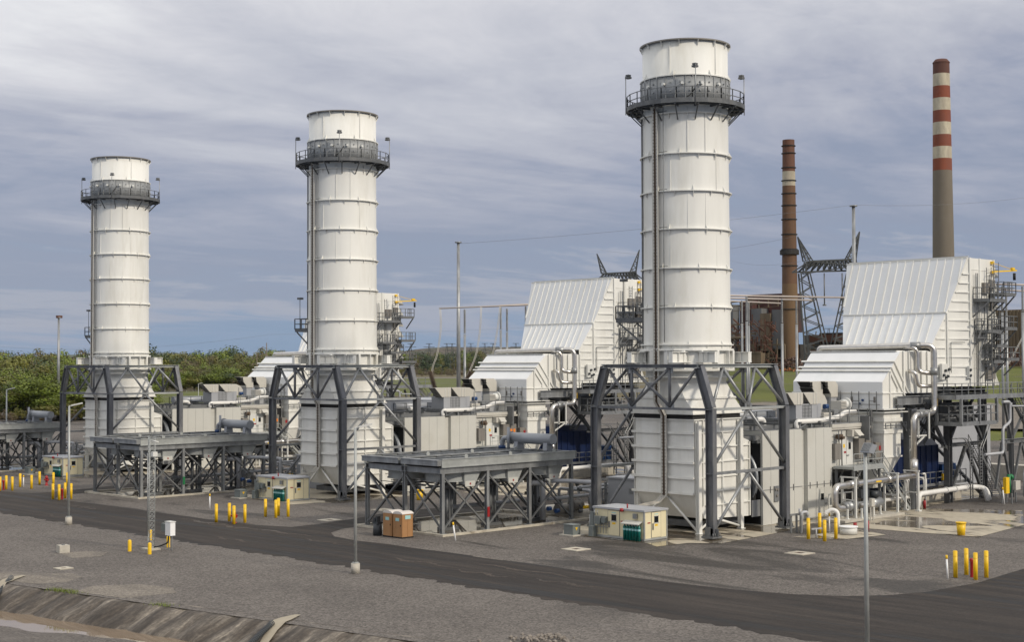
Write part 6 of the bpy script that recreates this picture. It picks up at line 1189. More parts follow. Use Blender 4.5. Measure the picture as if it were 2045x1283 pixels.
# ---- chain link fence at the left
def fence(P0, P1, lab, h=2.2):
    t = thing('chain_link_fence', lab, 'fence', P0, 'chain link fences'); P0 = Vector(P0); P1 = Vector(P1); n = int((P1 - P0).length / 3.0); b = MB(); d = (P1 - P0).normalized()
    for i in range(n + 1): p = P0.lerp(P1, i / n); b.cyl(p, p + Vector((0, 0, h)), .05, n=6)
    b.build('posts', 'galv', t); b = MB()
    for z in (h, .1, h + .25): b.bar(P0 + Vector((0, 0, z)), P1 + Vector((0, 0, z)), .03)
    ln = (P1 - P0).length; m_ = int(ln / .45)
    for i in range(m_): a = P0 + d * (i * .45); q = P0 + d * min(ln, i * .45 + h); b.bar(a, Vector((q.x, q.y, h)), .02); b.bar(Vector((a.x, a.y, h)), q, .02)
    b.build('mesh', 'fence_wire', t)
fence((60, 275, 0), (108, 262, 0), 'chain link fence in front of the woods at the left edge'); fence(tuple(far(560, (300 - 1022.5) / 2881 * 560, 0)), tuple(far(585, (470 - 1022.5) / 2881 * 585, 0)), 'chain link fence on the far side of the grass bank', 2.0)

# ---- tall masts
def pole(P, h, r0, r1, lab, m='galv', cat='mast', top=True):
    t = thing('tall_pole', lab, cat, P, None); P = Vector(P); MB().cyl(P, P + Vector((0, 0, h)), r0, r1, n=16).build('shaft', m, t)
    if top: MB().cyl(P + Vector((0, 0, h - .2)), P + Vector((0, 0, h)), r1 * 2.4, n=10).build('head', m, t)
    return t
pole(far(262, -107.0 * 262 / 2881), 34.6, .42, .26, 'tall thin grey mast rising left of the middle inlet duct')
pole(far(262, 684.5 * 262 / 2881), 41.0, .46, .30, 'tall thin grey mast just left of the sloping front of the right filter house')
t = pole(far(330, -905.5 * 330 / 2881), 23.3, .42, .22, 'tall pale pole with small orange lamp before the woods at the left', 'galv', 'mast'); MB().box(-.5, .7, -.4, .4, 23.1, 23.7).build('lamp', 'old_rust', t, (0, 0, 0))
for s_, h_, lb in ((-490, 18.6, 'brown utility pole with insulators left of the middle stack'), (-509.5, 15.6, 'thin brown utility pole at the far left of the pair beside the middle stack')):
    P = far(420, s_ * 420 / 2881); t = thing('utility_pole', lb, 'utility pole', P, 'brown utility poles'); MB().cyl(P, P + Vector((0, 0, h_)), .2, .13, n=8).build('shaft', 'pole_wood', t); b = MB()
    for z in (3, 1.2): b.bar(P + Vector((-.9, .9, h_ - z)), P + Vector((0, 0, h_ - z - .4)), .12); b.cyl(P + Vector((-.9, .9, h_ - z - .9)), P + Vector((-.9, .9, h_ - z)), .12, n=6)
    b.build('insulator', 'pole_wood', t)

# ---- switchyard bus bars
def bus(pts, r, lab): b = MB(); b.pipe(pts, r, .5, 10); t = b.build('bus_bar', 'bus_brown', None, tuple(pts[0])); return tag(t, lab, 'bus bar', 'tubular bus bars')
def buspost(P, h, lab):
    t = thing('bus_post', lab, 'post', P, 'switchyard posts'); P = Vector(P); MB().cyl(P, P + Vector((0, 0, h - 3.6)), .20, .17, n=12).build('pipe_column', 'galv', t); b = MB()
    for i in range(12): z = h - 3.5 + i * .28; b.cyl(P + Vector((0, 0, z)), P + Vector((0, 0, z + .14)), .16, n=8); b.cyl(P + Vector((0, 0, z + .14)), P + Vector((0, 0, z + .28)), .12, n=8)
    b.build('insulator', 'galv', t)
def up(u, v, D): return far(D, (u - 1022.5) / 2881 * D, 12.5 + (725.4 - v) / 2881 * D)
bus([up(877, 616, 200), up(1130, 606, 205)], .10, 'front bus bar of the three left of the middle filter house'); bus([up(960, 613, 210), up(1130, 607, 214)], .12, 'middle bus bar of the three left of the middle filter house'); bus([up(998, 610.5, 220), up(1130, 604, 224)], .12, 'rear bus bar of the three left of the middle filter house')
for u, v, D, lb in ((928, 616, 201, 'first post from the left under the bus bars by the middle filter house'), (1000, 612, 219, 'second post from the left under the bus bars'), (1012.5, 615, 213, 'third post from the left under the bus bars'), (1050, 610, 221, 'last post under the bus bars, touching the middle filter house')):
    P = up(u, v, D); buspost((P.x, P.y, 0), P.z, lb)
bus([up(1330, 590, 195), up(1456, 592, 199), up(1700, 597, 206)], .13, 'longest upper bus bar between the nearest stack and the right filter house'); bus([up(1380, 596, 205), up(1456, 597, 207), up(1622, 602, 213)], .13, 'short middle bus bar ending left of the transmission tower'); bus([up(1380, 600, 216), up(1456, 603, 218), up(1560, 608, 222)], .12, 'short lower bus bar right of the nearest stack')
for u, v, D, lb in ((1482, 600, 218, 'post nearest the tall stack under the right bus bars'), (1491.5, 592, 200, 'thick second post right of the tall stack'), (1495.5, 604, 214, 'thin third post right of the tall stack'), (1562, 597, 203, 'post just left of the brown chimney foot'), (1591, 601, 212, 'post in front of the brown chimney foot')):
    P = up(u, v, D); buspost((P.x, P.y, 0), P.z, lb)
bus([up(1990, 571, 190), up(2100, 574, 193)], .13, 'upper bus bar at the right edge of the photograph'); bus([up(1990, 582, 200), up(2100, 588, 203)], .13, 'lower bus bar at the right edge of the photograph')
for u, v, D, lb in ((2002, 573, 190.5, 'thick post right of the filter house walkways'), (2010.5, 584, 201, 'second post right of the filter house walkways'), (2043, 573, 191, 'post at the right picture edge')):
    P = up(u, v, D); buspost((P.x, P.y, 0), P.z, lb)
# drooping cables from the left bus
for k, (q, lb) in enumerate((([(878, 617), (880, 655), (872, 710), (861, 735), (863, 760)], 'drooping cable pair at the left end of the bus bars'), ([(960, 613), (958, 660), (950, 710), (935, 745), (925, 765)], 'middle drooping cable pair under the bus bars'), ([(998, 611), (994, 650), (985, 700), (975, 725)], 'right drooping cable pair under the bus bars'),
                             ([(2060, 640), (2040, 680), (2010, 735), (1985, 745)], 'drooping cable pair at the right picture edge'))):
    b = MB()
    for o_ in (0, 2.2): b.pipe([up(u + o_, v, 196 + 4 * k) for u, v in q], .045, 3.0, 6)
    tag(b.build('drooping_cable', 'vent_beige', None, tuple(up(*q[0], 196 + 4 * k))), lb, 'cable', 'drooping cables')
# cable terminations (slanted dark bushings) behind the enclosure roof
for u, lb in ((865, 'dark slanted bushing at the foot of the left drooping cable'), (938, 'dark slanted bushing beside the middle inlet duct')):
    P = up(u - 6 if u < 900 else u + 2, 742, 180); Q_ = up(u + 3 if u < 900 else u - 14, 775, 180); t = thing('bushing', lb, 'bushing', P, 'transformer bushings'); b = MB(); n_ = 14
    for i in range(n_): a = Vector(P).lerp(Vector(Q_), i / n_); c_ = Vector(P).lerp(Vector(Q_), (i + .6) / n_); b.cyl(a, c_, .33, n=10)
    b.cyl(P, Q_, .2, n=10); b.build('sheds', 'rusty_brown', t)

# ---- transmission towers (portal type with two peaks)
def tower(P, lab, sc=1.0, hs=.62):
    t = thing('transmission_tower', lab, 'pylon', P, 'lattice transmission towers'); P = Vector(P); r2 = Vector((0.709, -0.705, 0)); f2 = Vector((0.705, 0.709, 0))
    def p(s, z, d=0): return P + r2 * s * hs * sc + f2 * d * sc + Vector((0, 0, z * sc))
    def lat(a0, a1, b0, b1, n, w=.16):          # lattice panel between two chords
        b = MB(); b.bar(a0, a1, w * 1.5); b.bar(b0, b1, w * 1.5)
        for i in range(n): x0 = Vector(a0).lerp(a1, i / n); x1 = Vector(b0).lerp(b1, (i + .5) / n); x2 = Vector(a0).lerp(a1, (i + 1) / n); b.bar(x0, x1, w); b.bar(x1, x2, w)
        return b
    for d in (-1.3, 1.3):
        lat(p(-12.2, 31.2, d * .1), p(13.0, 31.6, d * .1), p(-7, 33.4, d), p(8.2, 33.8, d), 12, .2).build('bridge', 'pylon_steel', t)
        lat(p(-7.6, 33.4, d), p(-8.2, 30.9, d), p(8.8, 33.8, d), p(9.2, 31.2, d), 1, .18).build('bridge', 'pylon_steel', t)
        lat(p(-6.6, 31, d), p(-0.6, 14.5, d * 1.4), p(-9.6, 31, d), p(-7.5, 14.5, d * 1.4), 6, .17).build('window_leg', 'pylon_steel', t)
        lat(p(6.6, 31, d), p(0.6, 14.5, d * 1.4), p(9.6, 31, d), p(7.5, 14.5, d * 1.4), 6, .17).build('window_leg', 'pylon_steel', t)
        lat(p(-8, 33.5, d), p(-10.2, 38.6, 0), p(-5.6, 33.5, d), p(-10.2, 38.6, 0), 5, .15).build('peak', 'pylon_steel', t)
        lat(p(8.8, 33.8, d), p(10.6, 39.6, 0), p(6, 33.8, d), p(10.6, 39.6, 0), 5, .15).build('peak', 'pylon_steel', t)
        lat(p(-7.5, 14.5, d * 1.4), p(5.5, 5.0, d * 2), p(-0.6, 14.5, d * 1.4), p(8.5, 0, d * 2.4), 4, .18).build('lower_leg', 'pylon_steel', t)
        lat(p(7.5, 14.5, d * 1.4), p(-5.5, 5.0, d * 2), p(0.6, 14.5, d * 1.4), p(-8.5, 0, d * 2.4), 4, .18).build('lower_leg', 'pylon_steel', t)
        lat(p(-7.5, 14.5, d * 1.4), p(-9.0, 0, d * 2.4), p(7.5, 14.5, d * 1.4), p(9.0, 0, d * 2.4), 1, .16).build('lower_leg', 'pylon_steel', t)
    for s_ in (-1.4, 4.6): MB().cyl(p(s_, 31), p(s_, 24.5), .13, n=6).cyl(p(s_, 24.5), p(s_, 24.2), .4, n=8).build('insulator_string', 'steel_grey', t)
    return t
tower(far(300, 633 * 300 / 2881), 'dark lattice transmission tower between the brown chimney and the right filter house', 1.0)
tower(far(452, 212 * 452 / 2881), 'farther lattice tower top rising behind the middle filter house', 1.21, .53)
# power lines
def wire(a, b_, sag, r=.03): b = MB(); n = 12; a = Vector(a); b_ = Vector(b_); b.pipe([a.lerp(b_, i / n) - Vector((0, 0, sag * 4 * (i / n) * (1 - i / n))) for i in range(n + 1)], r, .1, 5); return b
for i, (a, b_, sg, lb) in enumerate(((up(918, 486, 262), up(1707, 411, 262), 0.6, 'thin sky wire between the two tall grey masts'), (up(1707, 411, 262), up(2100, 390, 330), 1.0, 'thin sky wire from the right mast to the picture edge'),
                                     (up(1200, 500, 452), up(1596, 472, 300), 2.5, 'thin wire between the two lattice towers'), (up(532, 667, 420), up(1600, 600, 700), 4, 'thin line low over the woods right of the utility poles'), (up(-20, 688, 500), up(532, 668, 420), 2.5, 'thin line low over the woods left of the utility poles'), (up(1456, 520, 430), up(1600, 524, 300), 1.2, 'thin wire passing behind the brown chimney'))):
    tag(wire(a, b_, sg, .022).build('power_line', 'steel_grey', None, tuple(a)), lb, 'power line', 'thin power lines')
# distant pylons
PY = [(820, 1500), (857, 1500), (892, 1700), (903, 1500), (940, 1900), (968, 1700), (985, 1400), (1030, 1600), (1655, 1300), (1990, 1200), (1978, 1350)]
for i, (u, D) in enumerate(PY):
    v = 684 if u < 1100 else (655 if u < 1800 else 613); P = far(D, (u - 1022.5) / 2881 * D); h = 12.5 + (725.4 - v) / 2881 * D
    t = thing('distant_pylon', {0: 'tiny pylon on the horizon just right of the middle stack', 1: 'tiny pylon over the far woods, second right of the middle stack', 2: 'tiny wide pylon behind the left drooping cable', 3: 'tiny pylon close left of the thin mast', 4: 'tiny pylon right of the thin mast on the hill', 5: 'tiny tall pylon on the hill between cables', 6: 'tiny pylon left of the right drooping cable', 7: 'tiny pylon at the sloping edge of the middle filter house', 8: 'small hazy pylon seen through the near lattice tower', 9: 'hazy pylon right of the big filter house', 10: 'faint pylon close right of the filter house hoods'}[i], 'pylon', P, 'distant pylons')
    b = MB(); r2 = Vector((0.709, -0.705, 0)); w = h * .09
    for s_ in (-1, 1): b.bar(P + r2 * w * s_, P + Vector((0, 0, h * .97)) + r2 * w * .12 * s_, .5); 
    for k in range(6): b.bar(P + r2 * w * (1 - k / 7) + Vector((0, 0, h * k / 7)), P - r2 * w * (1 - (k + 1) / 7) + Vector((0, 0, h * (k + 1) / 7)), .3)
    for z, ww in ((.75, 1.5), (.86, 1.9), (.96, 1.1)): b.bar(P - r2 * w * ww + Vector((0, 0, h * z)), P + r2 * w * ww + Vector((0, 0, h * z)), .5)
    b.build('lattice', 'pylon_steel', t)

# ---- old power station
def bandchimney(P, prof, lab, name, extra=None):
    """prof: [(z0,z1,material)], radii from rad(z)"""
    t = thing(name, lab, 'chimney', P, 'chimneys of the old power station'); P = Vector(P)
    for z0, z1, m_, r0, r1 in prof: MB().lathe([(r0, z0), (r1, z1)], P.x, P.y, 40).build('band', m_, t)
    return t
P = far(378, 555.5 * 378 / 2881); zt = 12.5 + (725.4 - 280) / 2881 * 378
def rb(z): return 1.56 + (zt - z) / zt * 0.80
t = bandchimney(P, [(0, 33, 'old_tan', rb(0), rb(33)), (33, 58.8, 'old_brown', rb(33), rb(58.8)), (58.8, 62.6, 'chimney_white', rb(58.8), rb(63.2)), (62.6, zt, 'old_rust', rb(62.6), rb(zt))], 'rusty brown chimney with one pale band, left of the striped chimney', 'brown_chimney')
for v in (292, 307, 336, 362, 388, 412, 440, 470, 500, 533, 620): z = 12.5 + (725.4 - v) / 2881 * 378; MB().ring(P.x, P.y, rb(z) * .98, rb(z) + .28, z - .1, z + .1, 32).build('hoop', 'far_dark', t)
MB().ring(P.x, P.y, rb(41), rb(41) + .6, 40.7, 40.9, 24).ring(P.x, P.y, rb(41) + .55, rb(41) + .6, 40.9, 41.9, 24).build('gallery', 'far_dark', t); MB().cyl((P.x, P.y, zt - .1), (P.x, P.y, zt + .02), 1.4, n=24).build('mouth', 'black', t)
P = far(500, 863.5 * 500 / 2881)
def zc_(v): return 12.5 + (725.4 - v) / 2881 * 500
def rc(z): return (16 + (zc_(120) - z) / (zc_(120) - zc_(515)) * 5.0) / 2881 * 500
ed = [(125, 148, 'chimney_brown'), (148, 173, 'chimney_white'), (173, 197, 'chimney_red'), (197, 222, 'chimney_white'), (222, 246, 'chimney_red'), (246, 271, 'chimney_white'), (271, 295, 'chimney_red'), (295, 319, 'chimney_white'), (319, 343, 'chimney_red'), (343, 797, 'chimney_concrete')]
t = bandchimney(P, [(max(0, zc_(v1)), zc_(v0), m_, rc(max(0, zc_(v1))), rc(zc_(v0))) for v0, v1, m_ in ed], 'tallest chimney with red and white stripes above grey concrete, behind the right filter house', 'striped_chimney')
MB().lathe([(rc(zc_(125)) + .15, zc_(126)), (rc(zc_(125)) + .15, zc_(124.5)), (rc(zc_(125)) * .75, zc_(118.5)), (0.1, zc_(118.5))], P.x, P.y, 32).build('cap', 'chimney_brown', t)
# halls, bunkers, ducts
def bld(name, lab, cat, parts, P):
    t = thing(name, lab, cat, P, None); P = Vector(P)
    for n_, m_, x0, x1, y0, y1, z0, z1 in parts: MB().box(P.x + x0, P.x + x1, P.y + y0, P.y + y1, z0, z1).build(n_, m_, t)
    return t
t = bld('boiler_house', 'dark red and grey boiler house of the old power station, left of the brown chimney', 'power station building',
    [('grey_wing', 'far_grey', -6, -3, 6.2, 12, 0, 28.2), ('red_block', 'far_red', -3, 0, 2.2, 6.1, 16, 29.3), ('roof_block', 'far_red', 0.1, 6, -8, 6.4, 20.5, 31.0), ('grey_casing', 'far_grey', -3.2, 0, -1.2, 2.1, 17, 27), ('tan_casing', 'far_tan', -4, 0, -4.6, -1.3, 15.5, 25.6), ('pale_casing', 'far_grey', -3.4, 2, -9, -4.7, 16, 26.5), ('dark_basement', 'far_dark', -1, 4, -12, 12, 0, 17.2), ('olive_hopper', 'far_tan', -5, -3.3, -0.5, 2.6, 13, 17.5)], far(392, 505 * 392 / 2881))
Pb = far(384, 497 * 384 / 2881); b = MB(); random.seed(9)
for i in range(10):
    y = -11 + i * 2.4
    b.bar((Pb.x - 5, Pb.y + y, 9), (Pb.x - 5, Pb.y + y, 17 + (i % 3) * 1.5), .3); 
    if i % 2: b.bar((Pb.x - 5, Pb.y + y, 11), (Pb.x - 5, Pb.y + y + 2.4, 16.6), .2); b.bar((Pb.x - 5, Pb.y + y + 2.4, 11), (Pb.x - 5, Pb.y + y, 16.6), .2)
for z in (13.5, 17.0, 20, 22.5): b.bar((Pb.x - 5, Pb.y - 11 if z < 18 else Pb.y - 2, z), (Pb.x - 5, Pb.y + 12 if z < 18 else Pb.y + 9, z), .4)
for y0, y1 in ((5, 9), (9, 14)): b.bar((Pb.x - 5, Pb.y + y0, 18), (Pb.x - 5, Pb.y + y1, 22.5), .3)
b.cyl((Pb.x - 6, Pb.y - 1, 19.0), (Pb.x - 6, Pb.y + 7, 19.0), .45, n=10); b.rail([(Pb.x - 5, Pb.y - 9, 27), (Pb.x - 5, Pb.y + 6, 26)], 2.4, .12, 3); tag(b.build('pipe_bridge', 'far_tan', None, tuple(Pb)), 'rusty steelwork and pipe bridge in front of the old boiler house', 'steelwork')
b = MB(); b.box(Pb.x - 8, Pb.x - 4, Pb.y - 5.6, Pb.y - 2.6, 12.2, 14.9); b.bar((Pb.x - 8.05, Pb.y - 5.7, 15), (Pb.x - 8.05, Pb.y - 2.5, 15), .45); b.bar((Pb.x - 8.05, Pb.y - 5.7, 12), (Pb.x - 8.05, Pb.y - 5.7, 15), .4); b.bar((Pb.x - 8.05, Pb.y - 2.5, 12), (Pb.x - 8.05, Pb.y - 2.5, 15), .4); tag(b.build('duct_opening', 'far_tan', None, tuple(Pb)), 'square rusty duct mouth at the foot of the old boiler house', 'duct')
bld('conveyor_gallery', 'dark rusty conveyor galleries behind the near lattice tower', 'conveyor building', [('shed', 'far_dark', -3, 3, -12, 1, 0, 20.5), ('gallery', 'old_rust', -3.4, -3, -14, 4, 18.0, 20.0), ('lower_gallery', 'old_rust', -6, -4, -14, 3, 14.0, 15.8), ('grey_shed', 'far_grey', -2, 2, 3, 7, 0, 20), ('tower', 'far_grey', 0, 3, -9, -6, 15, 22.5)], far(400, 632 * 400 / 2881))
b = MB(); Pq = far(395, 645 * 395 / 2881)
for i in range(7): b.bar((Pq.x, Pq.y + 8 - i * 2.6, 10), (Pq.x, Pq.y + 6 - i * 2.6, 21 - i * .4), .22); b.bar((Pq.x, Pq.y + 8 - i * 2.6, 20 - i * .4), (Pq.x, Pq.y + 5 - i * 2.6, 12), .18); b.bar((Pq.x, Pq.y + 8, 12 + i * 1.3), (Pq.x, Pq.y - 10, 12.5 + i * 1.1), .16)
tag(b.build('conveyor_trestle', 'far_tan', None, tuple(Pq)), 'pale steel trestles under the conveyor galleries', 'trestle')
b = MB(); rn_ = random.Random(31)
for i in range(260):
    y = rn_.uniform(-9, 10); z = rn_.uniform(11.2, 23); x = rn_.uniform(-6.5, -4.2); l = rn_.uniform(.6, 2.6)
    d = ((0, l, 0), (0, 0, l), (0, l, l * .8), (l * .4, 0, 0))[rn_.randrange(4)]; b.bar((Pb.x + x, Pb.y + y, z), (Pb.x + x + d[0], Pb.y + y + d[1], z + d[2]), rn_.uniform(.1, .32))
tag(b.build('rusty_pipework', 'old_rust', None, tuple(Pb)), 'tangle of rusty pipes and ducts at the foot of the old boiler house', 'pipework')
# scrap heaps
def heap(P, w, h, m_, lab, seed, n=420):
    rn = random.Random(seed); b = MB(); P = Vector(P)
    for i in range(n):
        a = rn.uniform(0, 6.28); q = rn.random() ** .6; x = q * w * math.cos(a) * .7; y = q * w * math.sin(a); z = h * (1 - q) ** .7 * rn.uniform(.5, 1.0); r = rn.uniform(.12, .5)
        c_ = P + Vector((x, y, z)); d = Vector((rn.uniform(-1, 1), rn.uniform(-1, 1), rn.uniform(-.5, .5))).normalized(); b.bar(c_ - d * r, c_ + d * r, r * rn.uniform(.2, 1), r * rn.uniform(.1, .7))
    return tag(b.build('scrap_heap', m_, None, tuple(P)), lab, 'scrap heap', 'scrap heaps')
heap(far(372, 560 * 372 / 2881, 10.6), 6, 3.6, 'scrap', 'brown scrap heap at the foot of the brown chimney', 1); heap(far(362, 553 * 362 / 2881, 10.2), 3, .8, 'debris_orange', 'low orange debris strip in front of the brown scrap heap', 2, 120); heap(far(372, 985 * 372 / 2881, 10.8), 9, 4.5, 'scrap', 'reddish scrap heap at the right picture edge', 3, 500)
t = bld('ribbed_hall', 'tan ribbed hall at the right edge of the photograph', 'hall', [('wall', 'far_tan', -4, 12, -8, 8, 9, 26.5), ('annex', 'far_tan', -6, 10, -26, -8, 8, 27.0), ('lower_hall', 'old_rust', -5, 10, -20, 8, 0, 16)], far(395, 1000 * 395 / 2881))
b = MB(); Ph = far(395, 1000 * 395 / 2881)
for i in range(16): b.box(Ph.x - 4.3, Ph.x - 4.0, Ph.y - 7.8 + i, Ph.y - 7.5 + i, 9, 26.4)
for z in (3, 7, 11, 15): b.bar((Ph.x - 7, Ph.y - 20, z), (Ph.x - 7, Ph.y + 9, z), .5)
for i in range(9): b.bar((Ph.x - 7, Ph.y - 20 + i * 3.6, 0), (Ph.x - 7, Ph.y - 20 + i * 3.6, 17), .4)
ORIG[t] = Ph; b.build('rib', 'far_tan', t)
# control building behind the right unit and beyond the middle unit
for k, lab in ((0, 'plain pale grey service building behind the steel columns at the right'), (1, 'long grey panelled building behind the enclosure of the middle unit')):
    t = thing('service_building', lab, 'building', (50, 12 + S * k, 0), 'grey service buildings')
    if k == 0: MB().box(44, 56, 4.0, 20, 0, 7.6).build('wall', 'grey_wall', t); MB().box(43.8, 56.2, 3.8, 20.2, 7.6, 7.9).build('roof', 'pipe_grey', t)
    else: MB().box(24, 34, 50 + 3, 66, 0, 8.1).build('wall', 'grey_wall', t); MB().box(23.9, 34.1, 52.9, 66.1, 8.1, 8.3).build('roof', 'pipe_grey', t)
    b = MB()
    for i in range(10): y = (4.6 + i * 1.5) if k == 0 else (53.6 + i * 1.25); x = 43.99 if k == 0 else 23.99; b.box(x - .02, x, y, y + .03, 0.1, 7.5)
    b.build('panel_joint', 'steel_grey', t)
t = thing('retaining_wall', 'low pale concrete wall in the distance at the right edge', 'wall', (60, -4, 0)); MB().box(58, 60, -14, 6, 0, 1.6).build('wall', 'concrete_block', t)

# ================================================================== WOODS
def crown_mesh(seed, h, r, n, style, leaf=.38):
    rn = np.random.RandomState(seed); V = []; F = []; lobes = []
    k = 9 if style != 'bare' else 8
    for i in range(k): a = rn.rand() * 6.28; q = rn.rand() ** .5 * .68; lobes.append((q * r * math.cos(a), q * r * math.sin(a), h * (.26 + .62 * rn.rand()), r * (.34 + .34 * rn.rand())))
    for i in range(n):
        lx, ly, lz, lr = lobes[rn.randint(k)]; d = rn.randn(3); d /= np.linalg.norm(d) + 1e-6; q = rn.rand() ** .33
        c = np.array((lx, ly, lz)) + d * lr * q * np.array((1, 1, .85)); c[2] = max(c[2], h * (.04 + .1 * rn.rand()))
        nn_ = d + rn.randn(3) * .16 + np.array((0, 0, .15)); u = np.cross(nn_, rn.randn(3)); u /= np.linalg.norm(u) + 1e-6; w = np.cross(nn_, u); w /= np.linalg.norm(w) + 1e-6; s1 = leaf * (.5 + .8 * rn.rand()); s2 = s1 * (.5 + .4 * rn.rand())
        o = len(V); V += [tuple((c + u * s1 * a + w * s2 * b) * K) for a, b in ((-.5, -.3), (.1, -.5), (.5, .2), (-.1, .5))]; F.append((o, o + 1, o + 2, o + 3))
    return V, F
def trunk_mb(h, seed):
    rn = random.Random(seed); b = MB(); b.cyl((0, 0, 0), (rn.uniform(-.3, .3), rn.uniform(-.3, .3), h * .85), .24, .06, 7)
    for i in range(9):
        z = h * rn.uniform(.2, .75); a = rn.uniform(0, 6.28); l = h * rn.uniform(.2, .36); e = Vector((l * .62 * math.cos(a), l * .62 * math.sin(a), z + l * .8)); b.cyl((0, 0, z), e, .09, .025, 5)
        for j in range(3): f = Vector((e.x + rn.uniform(-1.3, 1.3), e.y + rn.uniform(-1.3, 1.3), e.z + rn.uniform(.3, 1.5))); b.cyl(Vector((0, 0, z)).lerp(e, rn.uniform(.4, .9)), f, .035, .012, 4)
    return b
VAR = []
for i, (st_, mt, n_) in enumerate((('full', 'leaf_fresh', 4600), ('full', 'leaf_olive', 3800), ('full', 'leaf_dark', 4600), ('bare', 'leaf_brown', 2200), ('full', 'leaf_yellow', 3600), ('full', 'leaf_fresh', 4200), ('bare', 'leaf_brown', 2800), ('full', 'leaf_olive', 3400))):
    V, F = crown_mesh(40 + i, 13.0, 5.2, n_, st_); me = bpy.data.meshes.new('crown'); me.from_pydata(V, [], F); me.materials.append(M[mt]); tm = trunk_mb(12.5, i)
    me2 = bpy.data.meshes.new('trunk'); me2.from_pydata([tuple(c * K for c in v) for v in tm.v], [], tm.f); me2.materials.append(M['bark']); VAR.append((me, me2, mt, V, F))
KIND = {'leaf_fresh': 'fresh green leafy tree', 'leaf_olive': 'olive brown budding tree', 'leaf_dark': 'dark green dense tree', 'leaf_brown': 'half bare brown tree', 'leaf_yellow': 'pale yellow-green tree'}
rn = random.Random(77); EDGE = [(-160, 340), (-60, 333), (150, 318), (286, 330), (300, 600), (450, 610), (640, 640)]
def edgeD(u):
    for (u0, d0), (u1, d1) in zip(EDGE, EDGE[1:]):
        if u <= u1: return d0 + (d1 - d0) * (u - u0) / (u1 - u0)
    return EDGE[-1][1]
WHERE = lambda u: 'at left edge' if u < 110 else ('left of far stack' if u < 180 else ('behind far stack' if u < 320 else ('between far and middle stack' if u < 560 else 'behind middle stack')))
u = -150.0; TREES = {}
while u < 640:
    for row in range(2):
        D = edgeD(u) + 3 + row * 16 + rn.uniform(-4, 4); P = far(D, (u + rn.uniform(-5, 5) - 1022.5) / 2881 * D)
        me, me2, mt, V, F = VAR[rn.choice((0, 0, 1, 1, 2, 3, 3, 4, 5, 6, 7, 1, 0))]; hs = rn.uniform(.45, .85) if row == 0 else rn.uniform(.78, 1.06); ws = rn.uniform(1.1, 1.6); hs *= 1.12 if D > 500 else 1; ws *= 1.3 if D > 500 else 1
        t = bpy.data.objects.new('tree', None); C.objects.link(t); t.location = P * K; t.scale = (ws, ws, hs); t.rotation_euler.z = rn.uniform(0, 6.28)
        tag(t, '%s %s, %s row' % (KIND[mt], WHERE(u), 'front' if row == 0 else 'second'), 'tree', KIND[mt] + 's ' + WHERE(u) + (' front' if row == 0 else ' second'))
        for nm, m_ in (('crown', me), ('trunk', me2)): c = bpy.data.objects.new(nm, m_); C.objects.link(c); c.parent = t
        TREES.setdefault((KIND[mt], WHERE(u), row), []).append((u, t))
    u += rn.uniform(17, 25)
NTH = ['first', 'second', 'third', 'fourth', 'fifth', 'sixth', 'seventh', 'eighth', 'ninth', 'tenth', 'eleventh', 'twelfth']
for (kd, wh, row), lst in TREES.items():
    lst.sort(key=lambda q: q[0])
    for i, (_, t) in enumerate(lst): t['label'] = ('%s from left of the %ss, %s row, %s' % (NTH[min(i, 11)], kd, 'front' if row == 0 else 'back', wh)) if len(lst) > 1 else ('%s, %s row, %s' % (kd, 'front' if row == 0 else 'back', wh)); t['group'] = 'trees of the woods at the left'
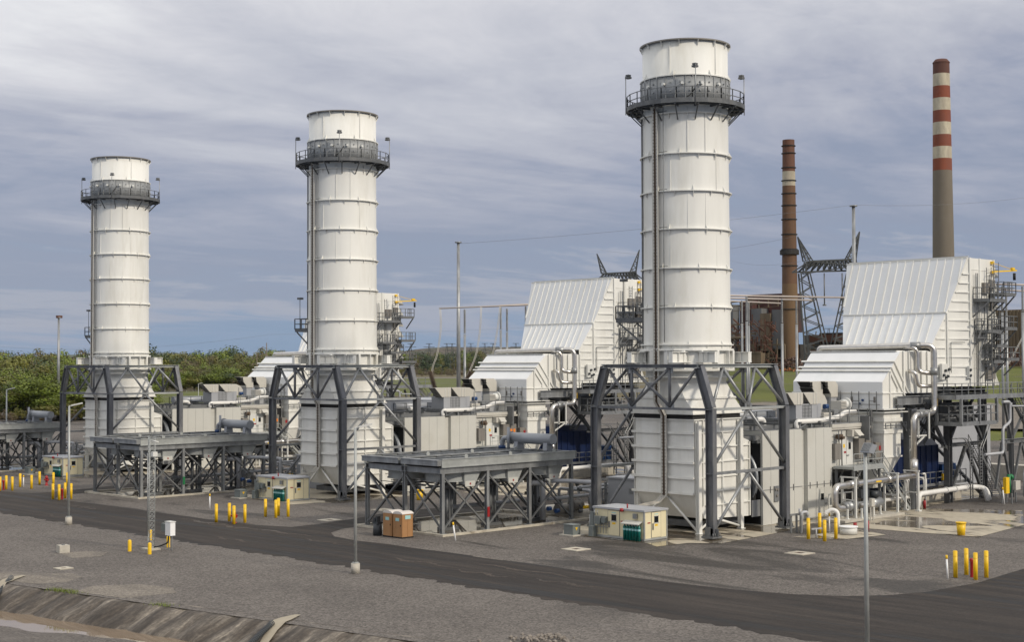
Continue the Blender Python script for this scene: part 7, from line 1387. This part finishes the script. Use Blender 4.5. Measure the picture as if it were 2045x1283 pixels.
# the mass of the woods behind the front rows
def woods(name, rows, pick, seed, hz=(.78, 1.12)):
    rn = random.Random(seed); by = {}
    for (u0, u1, D0, D1, cnt, sc) in rows:
        for i in range(cnt):
            u = rn.uniform(u0, u1); D = rn.uniform(D0, D1); P = far(D, (u - 1022.5) / 2881 * D) * K; me, me2, mt, V, F = VAR[rn.choice(pick)]; s_ = sc * rn.uniform(*hz); a = rn.uniform(0, 6.28); ca, sa = math.cos(a) * s_, math.sin(a) * s_
            arr = np.array(V[: len(V) // (4 if D > 600 else 2) // 4 * 4]); w = 1.5 if D < 600 else 1.9
            ctr = arr.reshape(-1, 4, 3).mean(1, keepdims=True); arr = (ctr + (arr.reshape(-1, 4, 3) - ctr) * w).reshape(-1, 3)
            out_ = np.empty_like(arr); out_[:, 0] = arr[:, 0] * ca - arr[:, 1] * sa + P.x; out_[:, 1] = arr[:, 0] * sa + arr[:, 1] * ca + P.y; out_[:, 2] = arr[:, 2] * s_; by.setdefault(mt, []).append(out_)
    allv = []; mats = []; fc = []
    for mi, (mt, lst) in enumerate(by.items()):
        A_ = np.concatenate(lst); fc += [mi] * (len(A_) // 4); allv.append(A_); mats.append(mt)
    A_ = np.concatenate(allv); nf = len(A_) // 4; me = bpy.data.meshes.new(name); me.vertices.add(len(A_)); me.vertices.foreach_set('co', A_.ravel()); me.loops.add(nf * 4); me.loops.foreach_set('vertex_index', np.arange(nf * 4)); me.polygons.add(nf); me.polygons.foreach_set('loop_start', np.arange(0, nf * 4, 4)); me.polygons.foreach_set('loop_total', np.full(nf, 4)); me.polygons.foreach_set('material_index', np.array(fc)); me.update(calc_edges=True)
    for mt in mats: me.materials.append(M[mt])
    o = bpy.data.objects.new(name, me); C.objects.link(o); tag(o, kind='stuff')
woods('woodland', [(-300, 290, 375, 480, 85, 1.08), (-300, 290, 480, 640, 80, 1.18), (290, 680, 650, 760, 90, 1.3), (290, 680, 760, 900, 60, 1.4)], (0, 1, 2, 3, 3, 4, 6, 7, 1), 5)
woods('distant_woodland', [(-80, 700, 800, 1300, 90, 1.7), (760, 1080, 1500, 1900, 130, 1.9), (1080, 2500, 1500, 2000, 150, 1.6)], (0, 1, 2, 3, 1, 6, 2), 6)
woods('brush', [(-80, 286, 312, 322, 50, .26), (300, 640, 585, 600, 40, .3), (760, 1080, 1310, 1470, 110, .75)], (3, 6, 1), 8, (.5, 1.0))

# ---- air: one closed box of thin haze round camera and scene, sky outside
b = MB(); b.box(-700, 6400, -900, 6400, -2.5, 160); hz_ = tag(b.build('haze', 'black'), kind='stuff'); hm = bpy.data.materials.new('haze_air'); hm.use_nodes = True; t = hm.node_tree; t.nodes.remove(t.nodes['Principled BSDF'])
pv = t.nodes.new('ShaderNodeVolumePrincipled'); pv.inputs['Color'].default_value = (0.70, 0.82, 0.97, 1); pv.inputs['Density'].default_value = 0.000012; t.links.new(pv.outputs[0], t.nodes['Material Output'].inputs['Volume']); hz_.data.materials.clear(); hz_.data.materials.append(hm)
